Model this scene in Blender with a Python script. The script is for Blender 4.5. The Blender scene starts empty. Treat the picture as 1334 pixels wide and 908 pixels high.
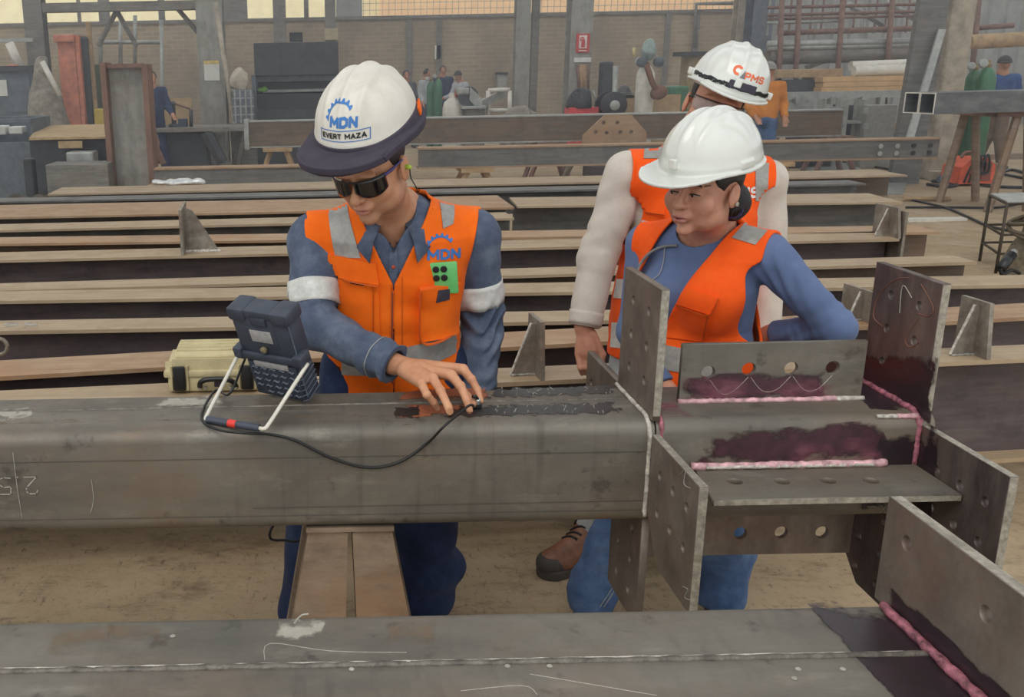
import bpy, bmesh, math, random
import numpy as np
from mathutils import Vector, Matrix, noise as mnoise
from mathutils.bvhtree import BVHTree
PI = math.pi
SC = bpy.context.scene
COL = SC.collection

# ---------------------------------------------------------------- camera
F_PX, CX, CY, CAM_H = 1280.0, 425.0, 454.0, 1.65          # lens of the 1334x908 frame (the photo is cropped off-centre)
PITCH, ROLL = math.atan((454 - 95) / F_PX), 0.02
V_F = Vector((0, math.cos(PITCH), -math.sin(PITCH)))
_r0, _u0 = Vector((1, 0, 0)), Vector((0, math.sin(PITCH), math.cos(PITCH)))
V_R = math.cos(ROLL) * _r0 - math.sin(ROLL) * _u0
V_U = math.sin(ROLL) * _r0 + math.cos(ROLL) * _u0
CAM = Vector((0, 0, CAM_H))
cam_data = bpy.data.cameras.new('camera')
cam_data.sensor_width = 36
cam_data.lens = F_PX / 1334 * 36
cam_data.shift_x = (667 - CX) / 1334
cam_data.shift_y = (CY - 454) / 1334
cam_data.clip_end = 300
cam_data.clip_start = 0.05
cam = bpy.data.objects.new('camera', cam_data)
COL.objects.link(cam)
cam.matrix_world = Matrix((
    (V_R.x, V_U.x, -V_F.x, CAM.x), (V_R.y, V_U.y, -V_F.y, CAM.y),
    (V_R.z, V_U.z, -V_F.z, CAM.z), (0, 0, 0, 1)))
SC.camera = cam

# ---------------------------------------------------------------- daylight and exposure
SC.view_settings.view_transform = 'Standard'
SC.view_settings.look = 'None'
SC.view_settings.gamma = 1
SC.view_settings.use_curve_mapping = False
SC.view_settings.exposure = 0.37
world = bpy.data.worlds.new('overcast_sky')
SC.world = world
world.use_nodes = True
_bg = world.node_tree.nodes['Background']
_bg.inputs['Color'].default_value = (0.93, 0.96, 1.0, 1)
_bg.inputs['Strength'].default_value = 1.0
_sd = bpy.data.lights.new('sun', 'SUN')
_sd.energy = 0.9
_sd.angle = math.radians(40)
_sd.color = (1.0, 0.96, 0.88)
sun = bpy.data.objects.new('sun', _sd)
sun.rotation_euler = (math.radians(38), 0, math.radians(-25))
COL.objects.link(sun)

HAZE = 0.014          # density of the smoke in the far half of the hall

# ---------------------------------------------------------------- measuring: a pixel of the photo to a point of the place
def ray(x, y):
    return V_F + V_R * ((x - CX) / F_PX) - V_U * ((y - CY) / F_PX)
def at_z(x, y, z):
    d = ray(x, y); return CAM + d * ((z - CAM_H) / d.z)
def at_y(x, y, Y):
    d = ray(x, y); return CAM + d * (Y / d.y)
def at_x(x, y, X):
    d = ray(x, y); return CAM + d * (X / d.x)

# ---------------------------------------------------------------- materials
def lin(c):
    return tuple(((v / 255) / 12.92 if v / 255 <= 0.04045 else ((v / 255 + 0.055) / 1.055) ** 2.4) for v in c) + (1,)

class N:
    """tiny node-tree writer"""
    def __init__(s, name):
        s.m = bpy.data.materials.new(name); s.m.use_nodes = True
        s.t = s.m.node_tree; s.b = s.t.nodes['Principled BSDF']
        s.co = s.t.nodes.new('ShaderNodeTexCoord')
    def n(s, kind, **kw):
        nd = s.t.nodes.new('ShaderNode' + kind)
        for k, v in kw.items(): setattr(nd, k, v)
        return nd
    def l(s, a, b): s.t.links.new(a, b)
    def mapping(s, scale=(1, 1, 1), src='Object'):
        mp = s.n('Mapping'); mp.inputs['Scale'].default_value = scale
        s.l(s.co.outputs[src], mp.inputs['Vector']); return mp.outputs[0]
    def noise(s, scale=5, detail=4, rough=0.6, vec=None, dist=0.0):
        nd = s.n('TexNoise'); nd.inputs['Scale'].default_value = scale
        nd.inputs['Detail'].default_value = detail; nd.inputs['Roughness'].default_value = rough
        nd.inputs['Distortion'].default_value = dist
        s.l(vec if vec is not None else s.co.outputs['Object'], nd.inputs['Vector']); return nd.outputs['Fac']
    def ramp(s, fac, stops):
        r = s.n('ValToRGB'); e = r.color_ramp.elements
        while len(e) < len(stops): e.new(0.5)
        for i, (p, c) in enumerate(stops):
            e[i].position = p; e[i].color = c if len(c) == 4 else lin(c)
        s.l(fac, r.inputs['Fac']); return r.outputs['Color']
    def mask(s, fac, lo, hi):
        r = s.n('MapRange'); r.inputs['From Min'].default_value = lo; r.inputs['From Max'].default_value = hi
        s.l(fac, r.inputs['Value']); return r.outputs[0]
    def mix(s, fac, a, b, mode='MIX'):
        m = s.n('Mix', data_type='RGBA', blend_type=mode)
        for sock, v in ((m.inputs[0], fac), (m.inputs[6], a), (m.inputs[7], b)):
            if hasattr(v, 'type'): s.l(v, sock)
            elif isinstance(v, (int, float)): sock.default_value = v
            else: sock.default_value = v if len(v) == 4 else lin(v)
        return m.outputs[2]
    def math(s, op, a, b=0.0):
        m = s.n('Math', operation=op)
        for sock, v in ((m.inputs[0], a), (m.inputs[1], b)):
            if hasattr(v, 'type'): s.l(v, sock)
            else: sock.default_value = v
        return m.outputs[0]
    def bump(s, height, strength=0.2, dist=0.01):
        b = s.n('Bump'); b.inputs['Strength'].default_value = strength; b.inputs['Distance'].default_value = dist
        s.l(height, b.inputs['Height']); s.l(b.outputs[0], s.b.inputs['Normal'])
    def set(s, **kw):
        for k, v in kw.items():
            sock = s.b.inputs[{'base': 'Base Color', 'rough': 'Roughness', 'metal': 'Metallic', 'spec': 'Specular IOR Level',
                               'emit': 'Emission Color', 'emits': 'Emission Strength', 'alpha': 'Alpha', 'coat': 'Coat Weight',
                               'sheen': 'Sheen Weight', 'trans': 'Transmission Weight', 'ior': 'IOR'}[k]]
            if hasattr(v, 'type'): s.l(v, sock)
            elif isinstance(v, (int, float)): sock.default_value = v
            else: sock.default_value = v if len(v) == 4 else lin(v)
        return s.m

def plain(name, c, rough=0.6, metal=0.0, var=0.12, scale=14, bump=0.0, spec=0.5, coat=0.0):
    k = N(name)
    f = k.noise(scale, 5, 0.65)
    lo = tuple(max(0, v * (1 - var)) for v in c); hi = tuple(min(255, v * (1 + var * 0.6)) for v in c)
    k.set(base=k.ramp(f, [(0.3, lo), (0.7, hi)]), rough=rough, metal=metal, spec=spec, coat=coat)
    if bump: k.bump(k.noise(scale * 6, 3), bump, 0.004)
    return k.m

def steel(name, base, light, dark, rust=None, streak=(3, 26, 26), scale=1.0, rough=0.5, metal=0.35, bump=0.08, amount=0.5, drips=0.0):
    """mill scale: streaks along the rolling direction, blotches, rust bloom and fine scratches"""
    k = N(name)
    st = k.noise(scale, 6, 0.7, k.mapping(streak))
    blot = k.noise(4.2 * scale, 7, 0.68)
    c = k.ramp(st, [(0.3, dark), (0.5, base), (0.72, light)])
    c = k.mix(k.mask(blot, 0.5, 0.72), c, dark)
    if drips:
        c = k.mix(k.math('MULTIPLY', k.mask(k.noise(1.6, 6, 0.7), 0.44, 0.62), 0.5), c, tuple(v * 0.8 for v in dark))
        c = k.mix(k.math('MULTIPLY', k.mask(k.noise(17, 4, 0.6), 0.62, 0.70), 0.55), c, tuple(v * 0.55 for v in dark))
        c = k.mix(k.math('MULTIPLY', k.mask(k.noise(6, 5, 0.7, k.mapping((1, 3, 3))), 0.58, 0.75), 0.4), c, (158, 152, 138))
    if rust:
        rn = k.noise(2.7 * scale, 8, 0.72, k.mapping((0.8, 1.7, 1.7)))
        c = k.mix(k.math('MULTIPLY', k.mask(rn, 0.47, 0.68), amount), c, rust)
    if drips:
        dn = k.noise(1.0, 4, 0.55, k.mapping((46, 7, 2.2)))
        dm = k.math('MULTIPLY', k.mask(dn, 0.52, 0.7), k.mask(k.noise(2.2, 3, 0.5), 0.42, 0.6))
        c = k.mix(k.math('MULTIPLY', dm, drips), c, tuple(v * 0.62 for v in dark))
    sc = k.noise(1.0, 3, 0.5, k.mapping((4, 190, 190)))
    c = k.mix(k.math('MULTIPLY', k.mask(sc, 0.66, 0.74), 0.22), c, light)
    fine = k.noise(90, 3, 0.6)
    k.set(base=c, metal=metal, rough=k.mask(k.math('ADD', blot, k.math('MULTIPLY', fine, 0.4)), rough * -1.2 + 0.2, 1.6))
    k.bump(k.math('ADD', fine, k.math('MULTIPLY', blot, 2.0)), bump, 0.002)
    return k.m

M = {}
M['box'] = steel('box_column_mill_scale', (114, 109, 99), (126, 120, 109), (99, 95, 87), rust=(124, 104, 84), streak=(2.2, 9, 9), amount=0.6, drips=0.34)
M['plate'] = steel('gusset_plate_mill_scale', (116, 106, 96), (140, 130, 118), (84, 75, 69), rust=(122, 92, 74), streak=(14, 5, 5), amount=0.5)
M['darkplate'] = steel('dark_gusset_plate_mill_scale', (92, 82, 78), (118, 106, 98), (62, 53, 51), rust=(112, 80, 68), streak=(6, 14, 4), amount=0.5)
M['cut'] = steel('flame_cut_edge', (148, 142, 128), (178, 172, 156), (112, 106, 94), streak=(60, 60, 60), rough=0.6, metal=0.25, bump=0.3)
M['weld'] = plain('weld_bead', (150, 146, 136), 0.45, 0.5, 0.3, 60, 0.4)
M['weld_white'] = plain('weld_bead_with_developer', (186, 180, 168), 0.6, 0.1, 0.3, 70, 0.3)
M['weld_pink'] = plain('weld_bead_pink_with_dye', (204, 160, 164), 0.6, 0.0, 0.34, 45, 0.3)
M['weld_red'] = plain('weld_bead_red_with_dye', (142, 86, 96), 0.5, 0.0, 0.6, 70, 0.3)
M['seam'] = plain('dark_seam_weld', (104, 99, 90), 0.5, 0.4, 0.35, 40, 0.4)

def film_mat(name, c1, c2, thr=0.32, k1=1.6, scale=14, rough=0.25, soft=0.08, stretch=(1, 1, 1), amax=1.0, amp=1.7):
    """a thin coat of dye or gel: covers its patch inside an irregular edge"""
    k = N(name)
    sep = k.n('SeparateXYZ'); k.l(k.co.outputs['UV'], sep.inputs[0])
    u, v = sep.outputs[0], sep.outputs[1]
    mu = k.math('MINIMUM', u, k.math('SUBTRACT', 1.0, u)); mv = k.math('MINIMUM', v, k.math('SUBTRACT', 1.0, v))
    e = k.math('MINIMUM', k.math('MULTIPLY', mu, 3.2), mv)
    nz = k.noise(scale, 5, 0.6, k.mapping(stretch))
    s = k.math('ADD', k.math('MULTIPLY', e, k1), k.math('MULTIPLY', k.math('SUBTRACT', nz, 0.5), amp))
    a = k.math('MULTIPLY', k.mask(s, thr - soft, thr + soft), amax)
    k.set(base=k.ramp(k.noise(scale * 2.2, 4, 0.6), [(0.3, c1), (0.72, c2)]), rough=rough, alpha=a)
    return k.m
M['dye'] = film_mat('dark_purple_dye', (50, 32, 38), (76, 44, 54), 0.24, 1.7, 20, 0.4, 0.16, (.6, 1, 1), 1.0, 2.2)
M['dyeblack'] = film_mat('blackish_dye', (36, 29, 32), (50, 36, 42), 0.16, 1.8, 16, 0.34, 0.12)
M['dyered'] = film_mat('crimson_dye_smear', (118, 58, 72), (156, 104, 114), 0.42, 1.2, 30, 0.45, 0.35, (.4, 1, 1), 0.6, 2.6)
M['gel'] = film_mat('black_couplant_gel', (27, 26, 25), (40, 38, 36), 0.2, 1.4, 40, 0.4, 0.05)
M['primer'] = film_mat('red_oxide_smear', (132, 74, 50), (156, 92, 62), 0.24, 1.4, 16, 0.5, 0.08)
M['chalk'] = plain('chalk', (158, 154, 142), 0.9, 0.0, 0.15, 80)
M['chalkfilm'] = film_mat('chalk_smudge', (160, 156, 142), (180, 176, 162), 0.3, 1.3, 30, 0.9, 0.15, (1, 1, 1), 0.8)
M['rustfilm'] = film_mat('brown_rust_bloom', (118, 98, 76), (132, 110, 86), 0.46, 1.3, 18, 0.7, 0.25, (1, 1, 1), 0.45, 2.4)

# ---------------------------------------------------------------- mesh helpers
def put(o, parent=None):
    COL.objects.link(o)
    if parent is not None: o.parent = parent
    return o
def mesh_obj(name, verts, faces, mat, parent=None, smooth=False):
    me = bpy.data.meshes.new(name)
    me.from_pydata([tuple(v) for v in verts], [], [tuple(f) for f in faces])
    if smooth: me.polygons.foreach_set('use_smooth', [True] * len(me.polygons))
    me.materials.append(mat)
    return put(bpy.data.objects.new(name, me), parent)
def tag(o, label=None, cat=None, group=None, kind=None):
    if label: o['label'] = label
    if cat: o['category'] = cat
    if group: o['group'] = group
    if kind: o['kind'] = kind
    return o
def empty(name, loc, label=None, cat=None, group=None):
    o = bpy.data.objects.new(name, None); COL.objects.link(o)
    o.location = loc; o.empty_display_size = 0.1
    return tag(o, label, cat, group)
def hold(child, root):
    """parent with the child kept where it stands (root is unrotated)"""
    child.parent = root; child.location = child.location - root.location
    return child

class MB:
    """collects boxes, tubes, lathes and prisms into ONE mesh"""
    def __init__(s): s.v = []; s.f = []
    def add(s, vs, fs):
        o = len(s.v); s.v += [Vector(v) for v in vs]; s.f += [tuple(i + o for i in f) for f in fs]; return s
    def box(s, lo, hi, m=None, c=0.0):
        x0, y0, z0 = lo; x1, y1, z1 = hi
        if c <= 0:
            vs = [(x0, y0, z0), (x1, y0, z0), (x1, y1, z0), (x0, y1, z0), (x0, y0, z1), (x1, y0, z1), (x1, y1, z1), (x0, y1, z1)]
            fs = [(0, 3, 2, 1), (4, 5, 6, 7), (0, 1, 5, 4), (1, 2, 6, 5), (2, 3, 7, 6), (3, 0, 4, 7)]
        else:
            bm = bmesh.new(); bmesh.ops.create_cube(bm, size=1)
            for v in bm.verts:
                v.co = Vector(((x0 + x1) / 2 + v.co.x * (x1 - x0), (y0 + y1) / 2 + v.co.y * (y1 - y0), (z0 + z1) / 2 + v.co.z * (z1 - z0)))
            bmesh.ops.bevel(bm, geom=bm.edges[:], offset=c, segments=2, profile=0.5, affect='EDGES')
            bm.verts.index_update()
            vs = [v.co.copy() for v in bm.verts]; fs = [[v.index for v in f.verts] for f in bm.faces]; bm.free()
        if m is not None: vs = [m @ Vector(v) for v in vs]
        return s.add(vs, fs)
    def tube(s, pts, r, n=8, cap=True):
        pts = [Vector(p) for p in pts]; k = len(pts)
        rs = r if isinstance(r, (list, tuple)) else [r] * k
        t0 = (pts[1] - pts[0]).normalized()
        ref = Vector((0, 0, 1)) if abs(t0.z) < 0.9 else Vector((1, 0, 0))
        a = t0.cross(ref).normalized(); vs = []; fs = []
        for i, p in enumerate(pts):
            t = (pts[min(i + 1, k - 1)] - pts[max(i - 1, 0)])
            t = t.normalized() if t.length > 1e-9 else t0
            a = (a - t * a.dot(t)).normalized(); b = t.cross(a)
            for j in range(n):
                q = 2 * PI * j / n
                vs.append(p + (a * math.cos(q) + b * math.sin(q)) * rs[i])
        for i in range(k - 1):
            for j in range(n):
                fs.append((i * n + j, i * n + (j + 1) % n, (i + 1) * n + (j + 1) % n, (i + 1) * n + j))
        if cap:
            fs.append(tuple(range(n))[::-1]); fs.append(tuple((k - 1) * n + j for j in range(n)))
        return s.add(vs, fs)
    def lathe(s, prof, origin=(0, 0, 0), axis=(0, 0, 1), n=24):
        """prof: list of (radius, height)"""
        ax = Vector(axis).normalized(); ref = Vector((1, 0, 0)) if abs(ax.x) < 0.9 else Vector((0, 1, 0))
        a = (ref - ax * ref.dot(ax)).normalized(); b = ax.cross(a); o = Vector(origin); vs = []; fs = []
        for (r, h) in prof:
            for j in range(n):
                q = 2 * PI * j / n; vs.append(o + ax * h + (a * math.cos(q) + b * math.sin(q)) * max(r, 1e-5))
        for i in range(len(prof) - 1):
            for j in range(n):
                fs.append((i * n + j, i * n + (j + 1) % n, (i + 1) * n + (j + 1) % n, (i + 1) * n + j))
        fs.append(tuple(range(n))[::-1]); fs.append(tuple((len(prof) - 1) * n + j for j in range(n)))
        return s.add(vs, fs)
    def prism(s, poly, d0, d1, frame=None):
        """poly in (u,v), pushed from depth d0 to d1; frame maps (u,v,d) to space"""
        fr = frame or (lambda u, v, d: (u, v, d)); n = len(poly)
        vs = [fr(u, v, d0) for u, v in poly] + [fr(u, v, d1) for u, v in poly]
        fs = [tuple(range(n))[::-1], tuple(range(n, 2 * n))] + [(i, (i + 1) % n, n + (i + 1) % n, n + i) for i in range(n)]
        return s.add(vs, fs)
    def build(s, name, mat, parent=None, smooth=False, sharp=None):
        o = mesh_obj(name, s.v, s.f, mat, parent, smooth)
        bm = bmesh.new(); bm.from_mesh(o.data); bmesh.ops.recalc_face_normals(bm, faces=bm.faces); bm.to_mesh(o.data); bm.free()
        if sharp: o.data.set_sharp_from_angle(angle=math.radians(sharp))
        return o

def smooth_path(pts, per=8):
    pts = [Vector(p) for p in pts]; out = []
    for i in range(len(pts) - 1):
        p0, p1, p2, p3 = pts[max(i - 1, 0)], pts[i], pts[i + 1], pts[min(i + 2, len(pts) - 1)]
        for k in range(per):
            t = k / per
            out.append(0.5 * ((2 * p1) + (p2 - p0) * t + (2 * p0 - 5 * p1 + 4 * p2 - p3) * t * t + (3 * p1 - p0 - 3 * p2 + p3) * t ** 3))
    out.append(pts[-1]); return out

def outline_plate(name, poly, holes, thick, frame, mat, parent=None, bevel=0.0009, hn=20):
    """flat plate with round holes. frame = (origin, U, V, W) with W the thickness direction"""
    cu = bpy.data.curves.new(name, 'CURVE'); cu.dimensions = '2D'; cu.fill_mode = 'BOTH'
    cu.extrude = thick / 2 - bevel; cu.bevel_depth = bevel; cu.bevel_resolution = 0
    def loop(pts):
        sp = cu.splines.new('POLY'); sp.points.add(len(pts) - 1)
        for p, (x, y) in zip(sp.points, pts): p.co = (x, y, 0, 1)
        sp.use_cyclic_u = True
    loop(poly)
    for (x, y, r) in holes:
        loop([(x + r * math.cos(2 * PI * k / hn), y + r * math.sin(2 * PI * k / hn)) for k in range(hn)])
    tmp = bpy.data.objects.new('tmp', cu); COL.objects.link(tmp)
    dg = bpy.context.evaluated_depsgraph_get()
    me = bpy.data.meshes.new_from_object(tmp.evaluated_get(dg))
    bpy.data.objects.remove(tmp); bpy.data.curves.remove(cu)
    me.name = name
    o, U, V, W = [Vector(q) for q in frame]
    m = Matrix((( U.x, V.x, W.x, o.x), (U.y, V.y, W.y, o.y), (U.z, V.z, W.z, o.z), (0, 0, 0, 1)))
    me.transform(m)
    if m.determinant() < 0: me.flip_normals()
    me.materials.clear(); me.materials.append(mat)
    return put(bpy.data.objects.new(name, me), parent)

def film(name, quad, mat, parent=None, lift=0.0008, n=6):
    """thin film over a quad given by corners a,b,c,d (u along ab, v along ad)"""
    a, b, c, d = [Vector(q) for q in quad]
    nrm = (b - a).cross(d - a).normalized() * lift
    vs = []; uv = []
    for j in range(n + 1):
        for i in range(n + 1):
            u, v = i / n, j / n
            vs.append((a * (1 - u) + b * u) * (1 - v) + (d * (1 - u) + c * u) * v + nrm); uv.append((u, v))
    fs = [(j * (n + 1) + i, j * (n + 1) + i + 1, (j + 1) * (n + 1) + i + 1, (j + 1) * (n + 1) + i) for j in range(n) for i in range(n)]
    o = mesh_obj(name, vs, fs, mat, parent)
    l = o.data.uv_layers.new(name='UVMap')
    for lp in o.data.loops: l.data[lp.index].uv = uv[lp.vertex_index]
    return o

def weld(name, pts, r, mat, parent=None, seed=1, per=14, n=7):
    """a bead: a rope of slightly lumpy rings"""
    rnd = random.Random(seed); P = [Vector(p) for p in pts]; out = []; rr = []
    for i in range(len(P) - 1):
        L = (P[i + 1] - P[i]).length; k = max(2, int(L / (r * 1.3)))
        k = min(k, 160)
        for q in range(k + (1 if i == len(P) - 2 else 0)):
            out.append(P[i].lerp(P[i + 1], q / k) + Vector((rnd.uniform(-1, 1), rnd.uniform(-1, 1), rnd.uniform(-1, 1))) * r * 0.12)
            rr.append(r * (0.86 + 0.28 * rnd.random()))
    return MB().tube(out, rr, n).build(name, mat, parent, smooth=True)

GLYPH = {'M': [[(0, 0), (0, 1), (.45, .35), (.9, 1), (.9, 0)]], 'D': [[(0, 0), (0, 1), (.4, 1), (.68, .78), (.68, .22), (.4, 0), (0, 0)]],
         'N': [[(0, 0), (0, 1), (.7, 0), (.7, 1)]], 'E': [[(.58, 0), (0, 0), (0, 1), (.58, 1)], [(0, .5), (.5, .5)]], 'V': [[(0, 1), (.36, 0), (.72, 1)]],
         'R': [[(0, 0), (0, 1), (.48, 1), (.62, .86), (.62, .62), (.48, .48), (0, .48)], [(.3, .48), (.64, 0)]], 'T': [[(0, 1), (.66, 1)], [(.33, 1), (.33, 0)]],
         'A': [[(0, 0), (.36, 1), (.72, 0)], [(.13, .32), (.59, .32)]], 'Z': [[(0, 1), (.62, 1), (0, 0), (.62, 0)]],
         'P': [[(0, 0), (0, 1), (.48, 1), (.64, .86), (.64, .60), (.48, .45), (0, .45)]],
         'S': [[(.6, .86), (.46, 1), (.16, 1), (0, .86), (0, .64), (.14, .53), (.46, .47), (.6, .36), (.6, .14), (.46, 0), (.14, 0), (0, .14)]],
         '2': [[(0, .8), (.1, 1), (.5, 1), (.6, .8), (.55, .6), (0, 0), (.62, 0)]], '5': [[(.58, 1), (.05, 1), (0, .55), (.4, .6), (.6, .4), (.55, .1), (.35, 0), (0, .05)]],
         '0': [[(.15, 0), (0, .2), (0, .8), (.15, 1), (.45, 1), (.6, .8), (.6, .2), (.45, 0), (.15, 0)]], '.': [[(0, 0), (.06, 0)]], ' ': []}
def text_mesh(s, size, bold=0.18, italic=0.0):
    """block letters built from strokes, centred"""
    vs = []; fs = []; x = 0.0; h = size * .72; t = h * bold / 2
    for ch in s:
        g = GLYPH[ch]; w = max([p[0] for st in g for p in st], default=.3)
        for st in g:
            P = [Vector(((x + p[0]) * h + italic * p[1] * h, (p[1] - .5) * h * (1 - bold), 0)) for p in st]
            for a, b in zip(P, P[1:]):
                d = (b - a).normalized(); n = Vector((-d.y, d.x, 0)) * t; e = d * t * .8; o = len(vs)
                vs += [a - e - n, b + e - n, b + e + n, a - e + n]; fs.append((o, o + 1, o + 2, o + 3))
        x += w + .34
    for v in vs: v.x -= (x - .34) * h / 2
    return vs, fs
def rot(ax, deg): return Matrix.Rotation(math.radians(deg), 4, ax)
# ================================================================ setting: floor (walls come with the background)
k = N('dusty_concrete')
_c = k.ramp(k.noise(0.9, 8, 0.7), [(0.3, (146, 124, 96)), (0.55, (166, 146, 116)), (0.75, (184, 164, 132))])
_c = k.mix(k.mask(k.noise(2.6, 8, 0.75, k.mapping((1, 1.6, 1))), 0.54, 0.72), _c, (104, 86, 64))
_c = k.mix(k.math('MULTIPLY', k.mask(k.noise(30, 4, 0.7), 0.56, 0.7), 0.45), _c, (92, 76, 58))
k.set(base=_c, rough=0.9)
_c = k.mix(k.math('MULTIPLY', k.mask(k.noise(5.5, 9, 0.8, k.mapping((1, 2.2, 1))), 0.52, 0.66), 0.6), _c, (96, 80, 60))
_c = k.mix(k.math('MULTIPLY', k.mask(k.noise(48, 3, 0.6, k.mapping((1, .35, 1))), 0.6, 0.72), 0.6), _c, (78, 64, 48))
_c = k.mix(k.math('MULTIPLY', k.mask(k.noise(1.5, 4, 0.6), 0.55, 0.7), 0.5), _c, (186, 170, 142))
k.set(base=_c, rough=0.9)
k.bump(k.noise(22, 6, 0.7), 0.4, 0.012)
M['floor'] = k.m
fl = MB().box((-26, -3, -0.2), (34, 27, 0)).build('floor', M['floor'])
tag(fl, kind='structure')

# ================================================================ box columns lying on trestles in front
def rounded(x0, x1, z0, z1, r, seg=5):
    out = []
    for cx, cz, a0 in ((x1 - r, z1 - r, 0), (x0 + r, z1 - r, 90), (x0 + r, z0 + r, 180), (x1 - r, z0 + r, 270)):
        for i in range(seg + 1):
            a = math.radians(a0 + 90 * i / seg); out.append((cx + r * math.cos(a), cz + r * math.sin(a)))
    return out
def box_section(x0, x1, y0, y1, z0, z1, name, parent, mat, r=0.032):
    mb = MB()
    outer = rounded(y0, y1, z0, z1, r); inner = rounded(y0 + 0.012, y1 - 0.012, z0 + 0.012, z1 - 0.012, r - 0.012)
    n = len(outer); vs = []
    xs = [x0 + (x1 - x0) * i / 8 for i in range(9)]
    for x in xs: vs += [(x, y, z) for y, z in outer]
    fs = [(i * n + j, i * n + (j + 1) % n, (i + 1) * n + (j + 1) % n, (i + 1) * n + j) for i in range(8) for j in range(n)]
    b = len(vs); vs += [(x0, y, z) for y, z in inner] + [(x1, y, z) for y, z in inner]
    fs += [(b + j, b + n + j, b + n + (j + 1) % n, b + (j + 1) % n) for j in range(n)]
    for e, o2 in ((0, b), (8 * n, b + n)):
        fs += [(e + j, e + (j + 1) % n, o2 + (j + 1) % n, o2 + j) for j in range(n)]
    mb.add(vs, fs)
    return mb.build(name, mat, parent, smooth=True, sharp=50)

ZT = 0.90                     # top of both columns
def chalk(name, strokes, parent, r=0.0011):
    mb = MB()
    for s in strokes: mb.tube(smooth_path(s, 4), r, 4)
    return mb.build(name, M['chalk'], parent)

# ---- the middle column with its two nodes of gusset plates
Y0, Y1, ZB = 2.03, 2.295, 0.655
XA, XB = 0.722, 1.318          # the planes of the two plate rings
mid = empty('box_column', (0.3, 2.16, 0), 'long grey steel box column at waist height that the technician is testing', 'steel column')
def mp(o): return hold(o, mid)
mp(box_section(-1.9, XA - 0.002, Y0, Y1, ZB, ZT, 'shaft', None, M['box']))
mp(box_section(XA + 0.002, XB + 0.02, Y0, Y1, ZB, ZT, 'node_shaft', None, M['box']))
mp(weld('seam_weld', [(-1.9, 2.18, ZT - 0.001), (XA - 0.01, 2.187, ZT - 0.001)], 0.0042, M['seam'], None, 3))
T = 0.018
def ring_hole_list(u0, v0, du, dv, nu, nv, r=0.0115):
    return [(u0 + i * du, v0 + j * dv, r) for i in range(nu) for j in range(nv)]
M['bore'] = plain('bright_drilled_bore', (186, 184, 176), 0.35, 0.3, 0.1, 60)  # bare metal, with the gleam of lit hole walls put into its pale colour
def bore(X, y, z, r=0.0116):
    """the bright drilled wall of one bolt hole"""
    n = 20; vs = []
    for (rr, x) in ((r, -T / 2 + .0006), (r - .0006, -T / 2 + .0006), (r - .0006, T / 2 - .0006), (r, T / 2 - .0006)):
        vs += [(X + x, y + rr * math.cos(2 * PI * k / n), z + rr * math.sin(2 * PI * k / n)) for k in range(n)]
    fs = [(i * n + j, i * n + (j + 1) % n, ((i + 1) % 4) * n + (j + 1) % n, ((i + 1) % 4) * n + j) for i in range(4) for j in range(n)]
    return MB().add(vs, fs).build('bolt_hole', M['bore'], None, False)
def ring(X, tall, mat):
    """the four gusset plates of one node: above, in front, below and behind"""
    up = outline_plate('top_gusset_plate', [(Y0 + 0.004, ZT), (Y1 - 0.004, ZT), (Y1 - 0.004, ZT + tall), (Y0 + 0.004, ZT + tall)],
                       [(y, z, 0.0115) for y in (2.105, 2.215) for z in (ZT + 0.07, ZT + 0.15, ZT + 0.23)], T, ((X, 0, 0), (0, 1, 0), (0, 0, 1), (1, 0, 0)), mat)
    yo = Y0 - 0.285
    fr = outline_plate('front_gusset_plate', [(yo, 0.595), (yo, 0.868), (Y0, 0.868), (Y0, 0.70), (Y0 - 0.09, 0.595)] if X < 1 else [(yo, 0.62), (yo, 0.876), (Y0, 0.876), (Y0, 0.62)],
                       [(y, z, 0.0115) for y in (Y0 - 0.07, Y0 - 0.15, Y0 - 0.23) for z in (0.80, 0.712)], T, ((X, 0, 0), (0, 1, 0), (0, 0, 1), (1, 0, 0)), mat)
    dn = outline_plate('bottom_gusset_plate', [(Y0 + 0.02, 0.38), (Y1 - 0.02, 0.38), (Y1 - 0.02, ZB), (Y0 + 0.02, ZB)] if X < 1 else
                       [(Y0 + 0.02, 0.40), (Y1 - 0.10, 0.40), (Y1 + 0.02, 0.50), (Y1 + 0.02, ZB), (Y0 + 0.02, ZB)],
                       [(y, z, 0.0115) for y in (2.115, 2.21) for z in (0.60, 0.52, 0.44)], T, ((X, 0, 0), (0, 1, 0), (0, 0, 1), (1, 0, 0)), mat)
    bk = outline_plate('back_gusset_plate', [(Y1, 0.67), (Y1 + 0.28, 0.67), (Y1 + 0.28, 0.905), (Y1, 0.905)],
                       [(y, z, 0.0115) for y in (Y1 + 0.07, Y1 + 0.15, Y1 + 0.23) for z in (0.83, 0.73)], T, ((X, 0, 0), (0, 1, 0), (0, 0, 1), (1, 0, 0)), mat)
    for o in (up, fr, dn, bk): mp(o)
    H_ = [(y, z) for y in (2.105, 2.215) for z in (ZT + 0.07, ZT + 0.15, ZT + 0.23)] + [(y, z) for y in (Y0 - 0.07, Y0 - 0.15, Y0 - 0.23) for z in (0.80, 0.712)] + [(y, z) for y in (2.115, 2.21) for z in (0.60, 0.52, 0.44)]
    for y, z in H_: mp(bore(X, y, z))
    return up, fr, dn, bk
ring(XA, 0.293, M['plate'])
ring(XB, 0.293, M['darkplate'])
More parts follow.
